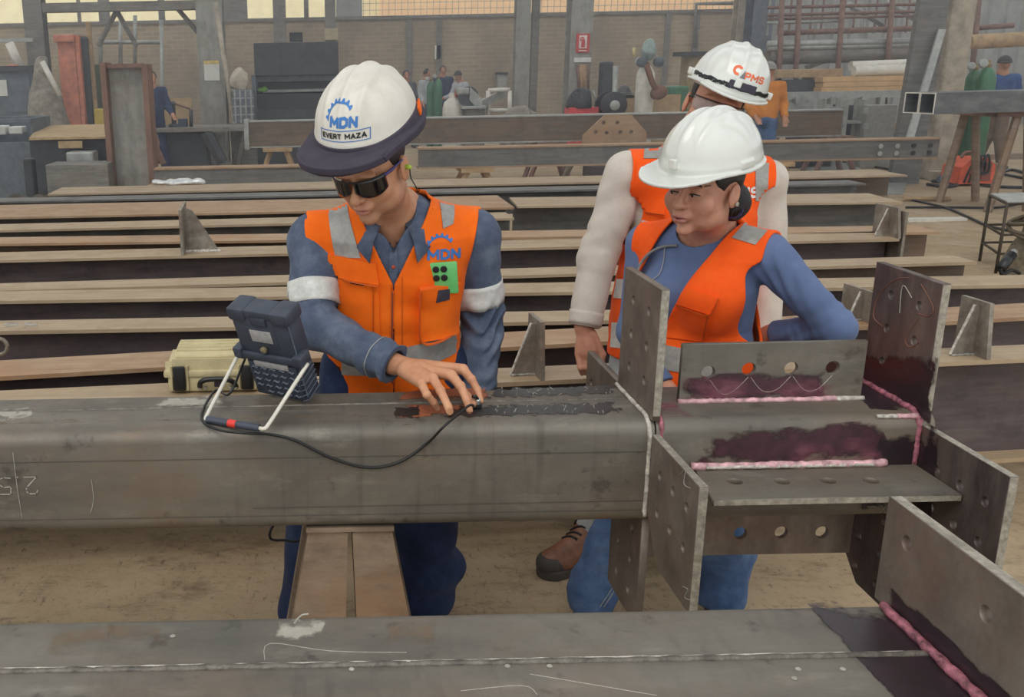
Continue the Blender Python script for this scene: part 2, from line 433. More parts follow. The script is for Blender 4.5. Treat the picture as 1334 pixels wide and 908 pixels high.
# paler flame-cut rims on the two node rings
for X in (XA, XB):
    e = MB().box((X - T / 2 + 0.001, Y0 + 0.0025, ZT + 0.01), (X + T / 2 - 0.001, Y0 + 0.0042, ZT + 0.292))
    mp(e.build('cut_edge', M['cut']))
    e = MB().box((X - T / 2 + 0.001, Y0 + 0.005, ZT + 0.2925), (X + T / 2 - 0.001, Y1 - 0.005, ZT + 0.2938))
    mp(e.build('cut_edge', M['cut']))
    yo = Y0 - 0.285
    e = MB().box((X - T / 2 + 0.001, yo - 0.0018, 0.597 if X < 1 else 0.622), (X + T / 2 - 0.001, yo, 0.868 if X < 1 else 0.876))
    mp(e.build('cut_edge', M['cut']))
    zt = 0.868 if X < 1 else 0.876
    e = MB().box((X - T / 2 + 0.001, yo, zt), (X + T / 2 - 0.001, Y0 - 0.002, zt + 0.0015))
    mp(e.build('cut_edge', M['cut']))
# ring welds
mp(weld('ring_weld', [(XA - 0.014, Y1 - 0.01, ZT + 0.004), (XA - 0.014, Y0 + 0.03, ZT + 0.004), (XA - 0.014, Y0 + 0.006, ZT - 0.01), (XA - 0.013, Y0 - 0.004, ZT - 0.035), (XA - 0.013, Y0 - 0.004, ZB + 0.02)], 0.005, M['weld_white'], None, 5))
mp(weld('ring_weld', [(XA + 0.014, Y1 - 0.01, ZT + 0.003), (XA + 0.014, Y0 + 0.03, ZT + 0.003), (XA + 0.014, Y0 + 0.004, ZT - 0.012), (XA + 0.013, Y0 - 0.003, ZB + 0.02)], 0.006, M['weld_red'], None, 6))
mp(weld('ring_weld', [(XB - 0.015, Y1 - 0.01, ZT + 0.004), (XB - 0.015, Y0 + 0.03, ZT + 0.004), (XB - 0.015, Y0 + 0.004, ZT - 0.012), (XB - 0.014, Y0 - 0.004, ZB + 0.02)], 0.007, M['weld_red'], None, 7))
mp(weld('ring_weld', [(XB - 0.105, Y0 + 0.012, ZT - 0.004), (XB - 0.06, Y0 + 0.012, ZT - 0.004)], 0.005, M['weld_white'], None, 8))
mp(weld('ring_weld', [(XB - 0.06, Y0 + 0.012, ZT - 0.004), (XB - 0.016, Y0 + 0.012, ZT - 0.004)], 0.006, M['weld_pink'], None, 9))
# web plate standing on the node, shelf plate in front, hanging plate below
wp = at_z(882, 522, ZT); wq = at_z(1120, 519, ZT)
YW = (wp.y + wq.y) / 2
ztop = at_y(1000, 446, YW).z
hx = [at_y(px, py, YW) for px, py in ((921, 484), (974, 480), (1029, 479), (1083, 478))]
mp(outline_plate('standing_web_plate', [(wp.x, ZT), (wq.x, ZT), (wq.x, ztop), (wp.x, ztop)], [(h.x, h.z, 0.0165) for h in hx], 0.014,
                 ((0, YW, 0), (1, 0, 0), (0, 0, 1), (0, 1, 0)), M['box']))
mp(weld('web_weld', [(wp.x - 0.004, YW - 0.012, ZT + 0.003), (wp.x + 0.36, YW - 0.012, ZT + 0.003)], 0.0065, M['weld_pink'], None, 11))
mp(weld('web_weld', [(wp.x + 0.36, YW - 0.012, ZT + 0.003), (wq.x + 0.004, YW - 0.012, ZT + 0.003)], 0.0065, M['weld_white'], None, 12))
mp(film('dye_stain', [(wp.x + 0.005, YW - 0.0075, ZT), (wq.x - 0.085, YW - 0.0075, ZT), (wq.x - 0.085, YW - 0.0075, ZT + 0.074), (wp.x + 0.005, YW - 0.0075, ZT + 0.066)], M['dye']))
mp(film('dye_smear', [(wp.x, YW - 0.008, ZT - 0.01), (wp.x + 0.38, YW - 0.008, ZT - 0.01), (wp.x + 0.38, YW - 0.008, ZT + 0.05), (wp.x, YW - 0.008, ZT + 0.06)], M['dyered']))
chs = []
for i in range(3):
    a, b = hx[i], hx[i + 1]
    chs.append([(a.x + 0.005, YW - 0.008, a.z - 0.018), (a.x + 0.035, YW - 0.008, a.z - 0.052), (b.x - 0.03, YW - 0.008, b.z - 0.05), (b.x, YW - 0.008, b.z - 0.018)])
mp(chalk('chalk_line', chs, None))
# shelf plate: from the front face towards the camera
sa, sb = at_y(905, 611, Y0), at_y(1152, 606, Y0)
ZS = (sa.z + sb.z) / 2 - 0.006
fa, fb = at_z(930, 656, ZS), at_z(1199, 649, ZS)
YS = (fa.y + fb.y) / 2
sh = [at_z(px, py, ZS) for px, py in ((957, 631), (1018, 631), (1078, 630), (1134, 630))]
mp(outline_plate('shelf_plate', [(sa.x, Y0), (fa.x, YS), (XB - 0.012, YS), (XB - 0.012, Y0)], [(h.x, h.y, 0.0165) for h in sh], 0.014,
                 ((0, 0, ZS), (1, 0, 0), (0, 1, 0), (0, 0, 1)), M['box']))
mp(MB().box((fa.x + 0.001, YS - 0.0015, ZS - 0.006), (XB - 0.013, YS, ZS + 0.006)).build('cut_edge', M['cut']))
mp(weld('shelf_weld', [(sa.x - 0.01, Y0 - 0.006, ZS + 0.014), (sb.x, Y0 - 0.006, ZS + 0.014)], 0.0085, M['weld_pink'], None, 14))
mp(weld('shelf_weld', [(sa.x + 0.02, Y0 - 0.011, ZS + 0.013), (sb.x - 0.03, Y0 - 0.011, ZS + 0.013)], 0.0045, M['weld_white'], None, 15))
mp(film('dye_stain', [(sa.x - 0.02, Y0 - 0.0005, ZS + 0.01), (sb.x + 0.03, Y0 - 0.0005, ZS + 0.01), (sb.x - 0.03, Y0 - 0.0005, ZS + 0.115), (sa.x + 0.02, Y0 - 0.0005, ZS + 0.09)], M['dye']))
mp(film('dye_smear', [(sb.x - 0.22, Y0 - 0.001, ZS + 0.01), (sb.x, Y0 - 0.001, ZS + 0.01), (sb.x - 0.03, Y0 - 0.001, ZS + 0.075), (sb.x - 0.2, Y0 - 0.001, ZS + 0.075)], M['dyered']))
# dye around the right ring
mp(film('dye_stain', [(XB - 0.0095, Y1 + 0.02, ZT - 0.004), (XB - 0.0095, Y0 - 0.03, ZT - 0.03), (XB - 0.0095, Y0 - 0.02, ZT + 0.14), (XB - 0.0095, Y1 + 0.02, ZT + 0.06)], M['dyeblack']))
mp(film('dye_stain', [(XB - 0.12, Y0 - 0.0006, ZB + 0.02), (XB - 0.008, Y0 - 0.0006, ZB + 0.02), (XB - 0.008, Y0 - 0.0006, ZT - 0.03), (XB - 0.10, Y0 - 0.0006, ZT - 0.03)], M['dyeblack']))
mp(film('dye_stain', [(XB - 0.0095, Y0 + 0.02, ZB - 0.06), (XB - 0.0095, Y0 - 0.09, ZB - 0.06), (XB - 0.0095, Y0 - 0.06, ZT - 0.01), (XB - 0.0095, Y0 + 0.02, ZT - 0.01)], M['dyeblack']))
mp(film('dye_stain', [(XB - 0.10, Y0 + 0.05, ZT), (XB - 0.008, Y0 + 0.03, ZT), (XB - 0.008, Y1, ZT), (XB - 0.05, Y1, ZT)], M['dyeblack']))
mp(film('dye_smear', [(XA + 0.012, Y0 + 0.02, ZT), (XA + 0.09, Y0 + 0.02, ZT), (XA + 0.08, Y0 + 0.16, ZT), (XA + 0.012, Y0 + 0.16, ZT)], M['dyered']))
# hanging plate under the node
YH = Y1 - 0.09
ha, hb = at_y(900, 722, YH), at_y(1104, 720, YH)
hh = [at_y(px, py, YH) for px, py in ((963, 693), (1016, 692), (1069, 692))]
mp(outline_plate('hanging_web_plate', [(XA + 0.012, ha.z), (hb.x, ha.z), (hb.x, ZB), (XA + 0.012, ZB)], [(h.x, h.z, 0.0165) for h in hh], 0.014,
                 ((0, YH, 0), (1, 0, 0), (0, 0, 1), (0, 1, 0)), M['plate']))
# gel and primer along the seam where the probe slides
g = lambda px, py: at_z(px, py, ZT)
mp(film('couplant_gel', [g(630, 520), g(806, 514), g(800, 500), g(640, 506)], M['gel'], None, 0.0010))
mp(film('couplant_gel', [g(560, 546), g(812, 540), g(808, 523), g(600, 528)], M['gel'], None, 0.0010))
mp(film('couplant_gel', [g(512, 545), g(548, 545), g(546, 528), g(514, 530)], M['gel'], None, 0.0010))
mp(film('primer_smear', [g(518, 545), g(625, 541), g(625, 524), g(525, 527)], M['primer'], None, 0.0006))
mp(film('primer_smear', [g(512, 524), g(640, 519), g(640, 503), g(525, 507)], M['primer'], None, 0.0006))
mp(film('chalk_smudge', [g(195, 534), g(300, 531), g(285, 512), g(215, 518)], M['chalkfilm'], None, 0.0007))
mp(film('chalk_smudge', [g(-10, 550), g(52, 548), g(40, 530), g(-10, 532)], M['chalkfilm'], None, 0.0007))
for a_, b_, y_ in ((-1.2, -.3, .03), (-.45, .3, .034), (.05, .70, .03)):
    mp(film('rust_band', [(a_, Y0 + .012, ZT + .0002 - .004), (b_, Y0 + .012, ZT - .0038), (b_, Y0 + y_ + .06, ZT), (a_, Y0 + y_ + .06, ZT)], M['rustfilm'], None, .0012, 8))
# bright specks of light gel
rnd = random.Random(4); mb = MB()
for i in range(46):
    c = g(rnd.uniform(635, 800), rnd.choice((rnd.uniform(505, 515), rnd.uniform(527, 538))))
    L = rnd.uniform(0.004, 0.013); a = rnd.uniform(0.9, 1.9)
    mb.tube([c + Vector((-math.cos(a) * L, -math.sin(a) * L, 0.001)), c + Vector((0, 0, 0.0016)), c + Vector((math.cos(a) * L, math.sin(a) * L, 0.001))], [0.0004, rnd.uniform(0.0007, 0.0016), 0.0004], 5)
mp(tag(mb.build('gel_ridges', plain('wet_gel_ridge', (150, 148, 138), 0.2)), kind='stuff'))
# writing on the front face
Yc = Y0 - 0.0012
def face(px, py): return at_y(px, py, Yc)
vs, fs = text_mesh('2.50', 0.060, 0.07)
c0 = face(12, 633)
mp(MB().add([(c0.x - v.x, Yc, c0.z - v.y) for v in vs], fs).build('chalk_number', M['chalk']))
mp(chalk('chalk_line', [[face(17, 590), face(22, 632), face(29, 675)], [face(119, 625), face(122, 650), face(118, 668)]], None))
mp(chalk('chalk_mark', [[at_x(px, py, XA - 0.0097) for px, py in q] for q in (
    ((886, 618), (893, 612), (891, 630), (899, 636)), ((889, 764), (896, 768), (892, 778), (900, 782)))], None, 0.0009))
mp(chalk('chalk_mark', [[at_x(px, py, XB - 0.0097) for px, py in q] for q in (((1172, 408), (1176, 372), (1188, 388)),)], None, 0.0012))
mp(chalk('chalk_mark', [[at_y(px, py, Y0 - 0.0012) for px, py in q] for q in (((1130, 660), (1142, 660)), ((1146, 668), (1156, 658)), ((1148, 658), (1154, 668)))], None, 0.001))
k_rust = plain('rust_pencil_line', (122, 80, 66), 0.8)
rl = MB()
for q in (((1150, 425), (1138, 412), (1145, 385), (1165, 365), (1185, 362)), ((1200, 370), (1216, 400), (1210, 412), (1195, 408)), ((1197, 415), (1180, 440), (1185, 452), (1198, 446))):
    rl.tube(smooth_path([at_x(px, py, XB - 0.0097) for px, py in q], 5), 0.0012, 4)
mp(rl.build('rust_trace', k_rust))
# long scratches and mill lines across the front face
sm = MB()
for (xa, ya, xb, yb) in ((0, 603, 840, 588), (330, 662, 838, 652), (0, 678, 840, 664)):
    sm.tube([face(xa, ya), face(xb, yb)], 0.0006, 4)
mp(sm.build('mill_line', plain('mill_line', (62, 58, 52), 0.6)))

# ---- the nearest column, lower edge of the picture
N0, N1 = 1.0, 1.272
near = empty('box_column', (0.2, 1.13, 0), 'grey steel box column nearest the camera, along the bottom edge of the photo', 'steel column')
def np_(o): return hold(o, near)
XN = 0.80
np_(box_section(-1.4, 1.25, N0, N1, ZB, ZT, 'shaft', None, M['box']))
np_(weld('seam_weld', [(-1.4, 1.133, ZT - 0.0005), (0.80, 1.129, ZT - 0.0005)], 0.0055, M['seam'], None, 21))
np_(weld('seam_weld', [(-1.4, 1.1355, ZT + 0.002), (0.76, 1.1315, ZT + 0.002)], 0.0024, M['weld_white'], None, 22))
np_(outline_plate('top_gusset_plate', [(N0 - 0.06, ZT), (N1 + 0.004, ZT), (N1 + 0.004, ZT + 0.158), (N0 - 0.06, ZT + 0.158)],
                  [(y, z, 0.0115) for (y, z) in [(p.y, p.z) for p in (at_x(1181, 708, XN - 0.009), at_x(1284, 800, XN - 0.009))]], T,
                  ((XN, 0, 0), (0, 1, 0), (0, 0, 1), (1, 0, 0)), M['plate']))
for px_, py_ in ((1181, 708), (1284, 800)):
    p_ = at_x(px_, py_, XN - 0.009); np_(bore(XN, p_.y, p_.z))
np_(MB().box((XN - T / 2 + 0.001, N0 - 0.058, ZT + 0.158), (XN + T / 2 - 0.001, N1 + 0.003, ZT + 0.1592)).build('cut_edge', M['cut']))
np_(weld('ring_weld', [(XN - 0.016, N1 - 0.03, ZT + 0.006), (XN - 0.016, N0 - 0.03, ZT + 0.006)], 0.0072, M['weld_red'], None, 23))
np_(film('dye_stain', [(XN - 0.115, N0 - 0.02, ZT), (XN + 0.01, N0 - 0.02, ZT), (XN + 0.01, N1 + 0.0, ZT), (XN - 0.115, N1 - 0.012, ZT)], M['dyeblack']))
np_(film('dye_stain', [(XN - 0.0095, N1 - 0.02, ZT), (XN - 0.0095, N0 - 0.05, ZT), (XN - 0.0095, N0 - 0.05, ZT + 0.035), (XN - 0.0095, N1 - 0.02, ZT + 0.04)], M['dyeblack']))
q = lambda px, py: at_z(px, py, ZT)
np_(film('chalk_smudge', [q(352, 838), q(425, 834), q(428, 806), q(362, 808)], M['chalkfilm']))
np_(chalk('chalk_line', [[q(383, 812), q(392, 802), q(402, 800)]], None, 0.0016))
for a in ((640, 858, 676, 838), (60, 856, 150, 812), (140, 850, 215, 808), (500, 846, 570, 808)):
    np_(film('rust_bloom', [q(a[0], a[1]), q(a[2], a[1] - 2), q(a[2], a[3] - 2), q(a[0], a[3])], M['rustfilm']))
spk = MB()
for (px, py) in ((661, 868), (1040, 872), (1035, 884), (1098, 872), (458, 872), (716, 868), (225, 829)):
    c = q(px, py); spk.lathe([(0.004, 0), (0.003, 0.001)], c + Vector((0, 0, 0.0005)), (0, 0, 1), 8)
np_(tag(spk.build('chalk_specks', M['chalk']), kind='stuff'))
np_(chalk('chalk_line', [[q(600, 900), q(680, 893), q(700, 905)], [q(820, 900), q(850, 905), q(690, 878)], [q(345, 860), q(352, 838), q(430, 848), q(530, 850)]], None, 0.0006))

# ---- trestles of channel section
M['trestle'] = steel('rusty_trestle_channel', (140, 122, 104), (162, 144, 122), (106, 90, 76), rust=(142, 110, 80), streak=(5, 5, 14), amount=0.9)
def channel_leg(name, top, foot, w, d, t, mat, side, flare=1.0):
    """a U section between two points; the web faces the camera"""
    top, foot = Vector(top), Vector(foot); ax = (foot - top); L = ax.length; ax.normalize()
    yv = Vector((0, 1, 0)); yv = (yv - ax * yv.dot(ax)).normalized(); xv = ax.cross(yv)
    prof = [(-w / 2, 0), (w / 2, 0), (w / 2, d), (w / 2 - t, d), (w / 2 - t, t), (-w / 2 + t, t), (-w / 2 + t, d), (-w / 2, d)]
    return MB().prism(prof, 0, L, lambda u, v, e: top + xv * u * (1 + (flare - 1) * e / L) + yv * v + ax * e).build(name, mat)
def trestle(name, xc, label, ys=(2.05, 2.27), spread=0.118):
    t = empty(name, (xc, sum(ys) / 2, 0), label, 'trestle')
    for y in ys:
        for s in (-1, 1):
            hold(channel_leg('leg', (xc + s * 0.050, y, ZB - 0.014), (xc + s * spread, y, 0), 0.09, 0.06, 0.008, M['trestle'], s, 2.05), t)
    hold(MB().box((xc - 0.10, ys[0] - 0.01, ZB - 0.012), (xc + 0.10, ys[1] + 0.06, ZB - 0.001)).build('saddle', M['trestle']), t)
    return t
tc = at_y(456, 700, 2.06)
trestle('trestle', tc.x, 'rusty A-frame trestle of steel channels under the box column, before the technician')
trestle('trestle', -1.55, 'rusty trestle under the far left end of the tested column')
trestle('trestle', -1.1, 'rusty trestle under the left end of the nearest column', (1.03, 1.18))
trestle('trestle', 0.98, 'rusty trestle under the right end of the nearest column', (1.03, 1.18))

# ================================================================ soft modelling: distance fields turned into smooth meshes
A3 = lambda *v: np.array(v, dtype=np.float64)
def smin(a, b, k):
    h = np.clip(0.5 + 0.5 * (b - a) / k, 0, 1)
    return b + (a - b) * h - k * h * (1 - h)
def smax(a, b, k): return -smin(-a, -b, k)
def s_cap(P, a, b, ra, rb):
    a = np.asarray(a, float); b = np.asarray(b, float); ba = b - a
    t = np.clip(((P - a) @ ba) / (ba @ ba), 0, 1)
    return np.linalg.norm(P - a - t[:, None] * ba, axis=1) - (ra + (rb - ra) * t)
def s_ell(P, c, r):
    r = np.asarray(r, float); q = (P - np.asarray(c, float))
    k0 = np.linalg.norm(q / r, axis=1); k1 = np.linalg.norm(q / (r * r), axis=1)
    return k0 * (k0 - 1) / np.maximum(k1, 1e-9)
def s_box(P, c, h, r=0.0):
    q = np.abs(P - np.asarray(c, float)) - (np.asarray(h, float) - r)
    return np.linalg.norm(np.maximum(q, 0), axis=1) + np.minimum(q.max(axis=1), 0) - r
def s_chain(P, pts, rs, k=0.02):
    d = None
    for i in range(len(pts) - 1):
        e = s_cap(P, pts[i], pts[i + 1], rs[i], rs[i + 1])
        d = e if d is None else smin(d, e, k)
    return d
def wob(P, f, seed, n=7, st=(1, 1, 1)):
    r = np.random.RandomState(seed); out = np.zeros(len(P)); S = np.asarray(st, float)
    w = np.sin(P @ (r.randn(3) * f * 0.45) + r.rand() * 6) + np.sin(P @ (r.randn(3) * f * 0.6) + r.rand() * 6)
    for i in range(n):
        d = r.randn(3) * S; d /= np.linalg.norm(d)
        out += np.sin(P @ (d * f * (0.7 + 0.7 * r.rand())) + r.rand() * 6.28 + 1.3 * w)
    return out / n ** 0.5
def Rypr(y, p, r):
    y, p, r = [math.radians(q) for q in (y, p, r)]
    Rz = np.array([[math.cos(y), -math.sin(y), 0], [math.sin(y), math.cos(y), 0], [0, 0, 1]])
    Rx = np.array([[1, 0, 0], [0, math.cos(p), -math.sin(p)], [0, math.sin(p), math.cos(p)]])
    Ry = np.array([[math.cos(r), 0, math.sin(r)], [0, 1, 0], [-math.sin(r), 0, math.cos(r)]])
    return Rz @ Rx @ Ry
class Frame:
    """local axes: x to the person's left, -y forward, z up"""
    def __init__(s, o, y=0, p=0, r=0, k=1.0): s.o = np.asarray(o, float); s.R = Rypr(y, p, r) * k; s.k = k
    def loc(s, P): return (P - s.o) @ s.R / (s.k * s.k)
    def w(s, *q): return s.o + s.R @ np.asarray(q, float)
    def W(s, Q): return s.o + np.asarray(Q, float) @ s.R.T
    def d(s, *q): return s.R @ np.asarray(q, float)
    def mat(s):
        m = Matrix.Identity(4)
        for i in range(3):
            for j in range(3): m[i][j] = s.R[i, j]
            m[i][3] = s.o[i]
        return m

def surface(fn, lo, hi, h):
    """surface nets over a sparse block grid; returns vertices and quads"""
    B = 8
    lo = np.asarray(lo, float); hi = np.asarray(hi, float)
    nb = np.ceil((hi - lo) / (h * B)).astype(int) + 1
    n = nb * B
    gi = np.stack(np.meshgrid(*[np.arange(k) for k in nb], indexing='ij'), -1).reshape(-1, 3)
    cen = lo + (gi * B + (B - 1) / 2) * h
    dc = fn(cen)
    D = np.repeat(np.repeat(np.repeat(dc.reshape(nb).astype(np.float32), B, 0), B, 1), B, 2)
    keep = np.abs(dc) < B * h * 0.866 * 1.5 + h
    kb = gi[keep]
    off = np.stack(np.meshgrid(*[np.arange(B)] * 3, indexing='ij'), -1).reshape(-1, 3)
    for s0 in range(0, len(kb), 1500):
        idx = (kb[s0:s0 + 1500, None, :] * B + off[None]).reshape(-1, 3)
        D[idx[:, 0], idx[:, 1], idx[:, 2]] = fn(lo + idx * h)
    S = (D < 0)
    c = S[:-1, :-1, :-1].astype(np.uint8)
    for dx, dy, dz in ((1,0,0),(0,1,0),(0,0,1),(1,1,0),(1,0,1),(0,1,1),(1,1,1)):
        c += S[dx:n[0]-1+dx, dy:n[1]-1+dy, dz:n[2]-1+dz]
    cells = np.argwhere((c > 0) & (c < 8))
    K = len(cells)
    cid = np.full(c.shape, -1, np.int32); cid[cells[:, 0], cells[:, 1], cells[:, 2]] = np.arange(K)
    corner = np.array([(i & 1, (i >> 1) & 1, i >> 2) for i in range(8)])
    vals = np.stack([D[cells[:, 0] + a, cells[:, 1] + b, cells[:, 2] + e] for a, b, e in corner], 1).astype(float)
    acc = np.zeros((K, 3)); cnt = np.zeros(K)
    for i in range(8):
        for ax in (1, 2, 4):
            j = i | ax
            if j == i or (i & ax): continue
            va, vb = vals[:, i], vals[:, j]; m = (va < 0) != (vb < 0)
            t = np.where(m, va / np.where(m, va - vb, 1), 0)
            p = corner[i] + t[:, None] * (corner[j] - corner[i])
            acc += np.where(m[:, None], p, 0); cnt += m
    V = lo + (cells + acc / np.maximum(cnt, 1)[:, None]) * h
    quads = []
    for ax in range(3):
        o1, o2 = [(1, 2), (2, 0), (0, 1)][ax]
        sl = [slice(None)] * 3; sl2 = [slice(None)] * 3
        sl[ax] = slice(0, n[ax] - 1); sl2[ax] = slice(1, n[ax])
        a = S[tuple(sl)]; b = S[tuple(sl2)]
        e = np.argwhere(a != b)
        ok = (e[:, o1] > 0) & (e[:, o2] > 0) & (e[:, o1] < n[o1] - 1) & (e[:, o2] < n[o2] - 1)
        e = e[ok]; flip = a[e[:, 0], e[:, 1], e[:, 2]]
        q = []
        for d1, d2 in ((1, 1), (0, 1), (0, 0), (1, 0)):
            f = e.copy(); f[:, o1] -= d1; f[:, o2] -= d2
            q.append(cid[f[:, 0], f[:, 1], f[:, 2]])
        q = np.stack(q, 1); q[~flip] = q[~flip][:, ::-1]
        quads.append(q)
    Q = np.concatenate(quads); Q = Q[(Q >= 0).all(1)]
    # one step onto the true surface
    ep = h * 0.4
    d0 = fn(V)
    G = np.stack([fn(V + np.eye(3)[i] * ep) - fn(V - np.eye(3)[i] * ep) for i in range(3)], 1) / (2 * ep)
    g2 = np.maximum((G * G).sum(1), 0.2)
    st = G * (d0 / g2)[:, None]; L = np.linalg.norm(st, axis=1)
    st *= np.minimum(1, h * 0.6 / np.maximum(L, 1e-9))[:, None]
    return V - st, Q

def fast_mesh(name, V, Q, mat, parent=None, color=None):
    me = bpy.data.meshes.new(name)
    me.vertices.add(len(V)); me.vertices.foreach_set('co', np.ascontiguousarray(V, np.float32).ravel())
    me.loops.add(Q.size); me.loops.foreach_set('vertex_index', np.ascontiguousarray(Q, np.int32).ravel())
    me.polygons.add(len(Q)); me.polygons.foreach_set('loop_start', np.arange(0, Q.size, 4, dtype=np.int32))
    me.polygons.foreach_set('use_smooth', np.ones(len(Q), bool))
    me.update(calc_edges=True); me.validate()
    me.materials.append(mat)
    if color is not None:
        at = me.attributes.new('tint', 'FLOAT_COLOR', 'POINT')
        at.data.foreach_set('color', np.ascontiguousarray(color, np.float32).ravel())
    return put(bpy.data.objects.new(name, me), parent)
def relax(V, Q, it=2):
    e = np.concatenate([Q[:, [0, 1]], Q[:, [1, 2]], Q[:, [2, 3]], Q[:, [3, 0]]]); n = len(V)
    c = np.bincount(e[:, 0], minlength=n) + np.bincount(e[:, 1], minlength=n)
    for k in range(it):
        for lam in (.5, -.52):
            S = np.stack([np.bincount(e[:, 0], V[e[:, 1], i], n) + np.bincount(e[:, 1], V[e[:, 0], i], n) for i in range(3)], 1)
            V = V + lam * (S / np.maximum(c, 1)[:, None] - V)
    return V
def soft(name, fn, lo, hi, h, mat, parent=None, color=None, rel=2):
    V, Q = surface(fn, lo, hi, h)
    V = relax(V, Q, rel)
    return fast_mesh(name, V, Q, mat, parent, color(V) if color else None)
def bvh_of(*objs):
    vs = []; fs = []
    for o in objs:
        b = len(vs); vs += [o.matrix_world @ v.co if o.parent is None else v.co for v in o.data.vertices]
        fs += [tuple(i + b for i in p.vertices) for p in o.data.polygons]
    return BVHTree.FromPolygons(vs, fs)

def cast(bvh, o, d, far=5.0):
    h = bvh.ray_cast(Vector(o), Vector(d).normalized(), far)
    return (h[0], h[1]) if h[0] is not None else (None, None)
def smooth_n(nr, d):
    d = Vector(d).normalized()
    return nr if nr.dot(d) < 0 else -nr

def patch(name, bvh, origin_dir, corners, mat, parent=None, nu=10, nv=10, lift=0.003, inner=-0.001):
    """cloth patch laid on a body: corners (4 points on a plane in front), cast along origin_dir, with real thickness"""
    d = Vector(origin_dir).normalized(); a, b, c, e = [Vector(q) for q in corners]
    top = {}; vs = []; fs = []; ids = {}
    for j in range(nv + 1):
        for i in range(nu + 1):
            u, v = i / nu, j / nv
            p = (a * (1 - u) + b * u) * (1 - v) + (e * (1 - u) + c * u) * v
            h, nr = cast(bvh, p - d * 1.0, d)
            if h is not None:
                nr = smooth_n(nr, d); nr = (nr * 0.5 - d * 0.5).normalized()
                top[(i, j)] = (h + nr * lift, h + nr * inner)
    for key, (t, l) in top.items():
        ids[key] = len(vs); vs += [t, l]
    def cell(i, j): return all((i + x, j + y) in top for x, y in ((0, 0), (1, 0), (1, 1), (0, 1)))
    edge = {}
    for j in range(nv):
        for i in range(nu):
            if cell(i, j):
                k = [ids[(i, j)], ids[(i + 1, j)], ids[(i + 1, j + 1)], ids[(i, j + 1)]]
                fs.append(tuple(k))
                for x, y in zip(k, k[1:] + k[:1]): edge[(x, y)] = 1
    for (x, y) in list(edge):
        if (y, x) not in edge: fs.append((y, x, x + 1, y + 1))
    o = mesh_obj(name, vs, fs, mat, parent, smooth=True)
    bm = bmesh.new(); bm.from_mesh(o.data); bmesh.ops.recalc_face_normals(bm, faces=bm.faces)
    if bm.faces and sum(f.normal.dot(-d) * f.calc_area() for f in bm.faces) < 0: bmesh.ops.reverse_faces(bm, faces=bm.faces)
    bm.to_mesh(o.data); bm.free()
    o.data.set_sharp_from_angle(angle=math.radians(50))
    return o
def ribbon(name, bvh, d, pts, widths, mat, parent=None, lift=0.001, across=None, per=5):
    """a narrow strip projected on a surface along d"""
    P = smooth_path(pts, per); n = len(P); d = Vector(d).normalized(); vs = []; fs = []
    W = [widths[min(int(i / per), len(widths) - 2)] * (1 - (i % per) / per) + widths[min(int(i / per) + 1, len(widths) - 1)] * ((i % per) / per) if i < n - 1 else widths[-1] for i in range(n)]
    for i, p in enumerate(P):
        t = (P[min(i + 1, n - 1)] - P[max(i - 1, 0)]).normalized(); s = t.cross(d).normalized()
        for q in (-1, 0, 1):
            h, nr = cast(bvh, p + s * W[i] * q * 0.5 - d * 0.5, d)
            if h is None: h, nr = p, -d
            vs.append(h - d * lift * (1 if q else 1.8))
    for i in range(n - 1):
        for q in (0, 1): fs.append((i * 3 + q, i * 3 + q + 1, i * 3 + q + 4, i * 3 + q + 3))
    return mesh_obj(name, vs, fs, mat, parent, smooth=True)
def print_on(name, bvh, d, place, vsfs, mat, parent=None, lift=0.0012):
    """lettering printed on a curved surface; place maps (x, y) of the artwork to a point in front of it"""
    vs, fs = vsfs; out = []
    # split long edges so that the print follows the curve
    me = bmesh.new(); vv = [me.verts.new(v) for v in vs]
    for f in fs:
        try: me.faces.new([vv[i] for i in f])
        except ValueError: pass
    bmesh.ops.triangulate(me, faces=me.faces[:])
    span = max(max(v[0] for v in vs) - min(v[0] for v in vs), 1e-6)
    for it in range(4):
        lg = [e for e in me.edges if e.calc_length() > span / 16]
        if not lg: break
        bmesh.ops.subdivide_edges(me, edges=lg, cuts=1); bmesh.ops.triangulate(me, faces=me.faces[:])
    me.verts.index_update()
    d = Vector(d).normalized()
    for v in me.verts:
        p = Vector(place(v.co.x, v.co.y)); h, nr = cast(bvh, p - d * 0.5, d)
        out.append((h if h is not None else p) - d * lift)
    F2 = [[v.index for v in f.verts] for f in me.faces]; me.free()
    return mesh_obj(name, out, F2, mat, parent)
def band(name, bvh, a, b, t0, t1, mat, parent=None, lift=0.003, n=28, rows=5, tilt=(0, 0), far=0.11, rot0=0):
    """a ring of tape sewn round a sleeve between a and b"""
    a, b = Vector(a), Vector(b); ax = (b - a).normalized()
    u = ax.cross(Vector((0, 1, 0))).normalized(); w = ax.cross(u); vs = []; fs = []
    last = {}
    for j in range(rows + 1):
        hits = []
        for i in range(n):
            q = 2 * PI * i / n; dr = u * math.cos(q) + w * math.sin(q)
            t = t0 + (t1 - t0) * j / rows + tilt[0] * math.cos(q) + tilt[1] * math.sin(q)
            c = a.lerp(b, t); h, nr = cast(bvh, c + dr * far, -dr, far)
            r = (h - c).length if h is not None else None
            hits.append([c, dr, r])
        known = [x[2] for x in hits if x[2]]; med = sorted(known)[len(known) // 2] if known else 0.05
        for c, dr, r in hits:
            r = med * 1.04 if (r is None or r > med * 1.12) else r
            vs.append(c + dr * (r + lift))
    for j in range(rows):
        for i in range(n): fs.append((j * n + i, j * n + (i + 1) % n, (j + 1) * n + (i + 1) % n, (j + 1) * n + i))
    o = mesh_obj(name, vs, fs, mat, parent, smooth=True)
    md = o.modifiers.new('thickness', 'SOLIDIFY'); md.thickness = lift; md.offset = -1
    return o

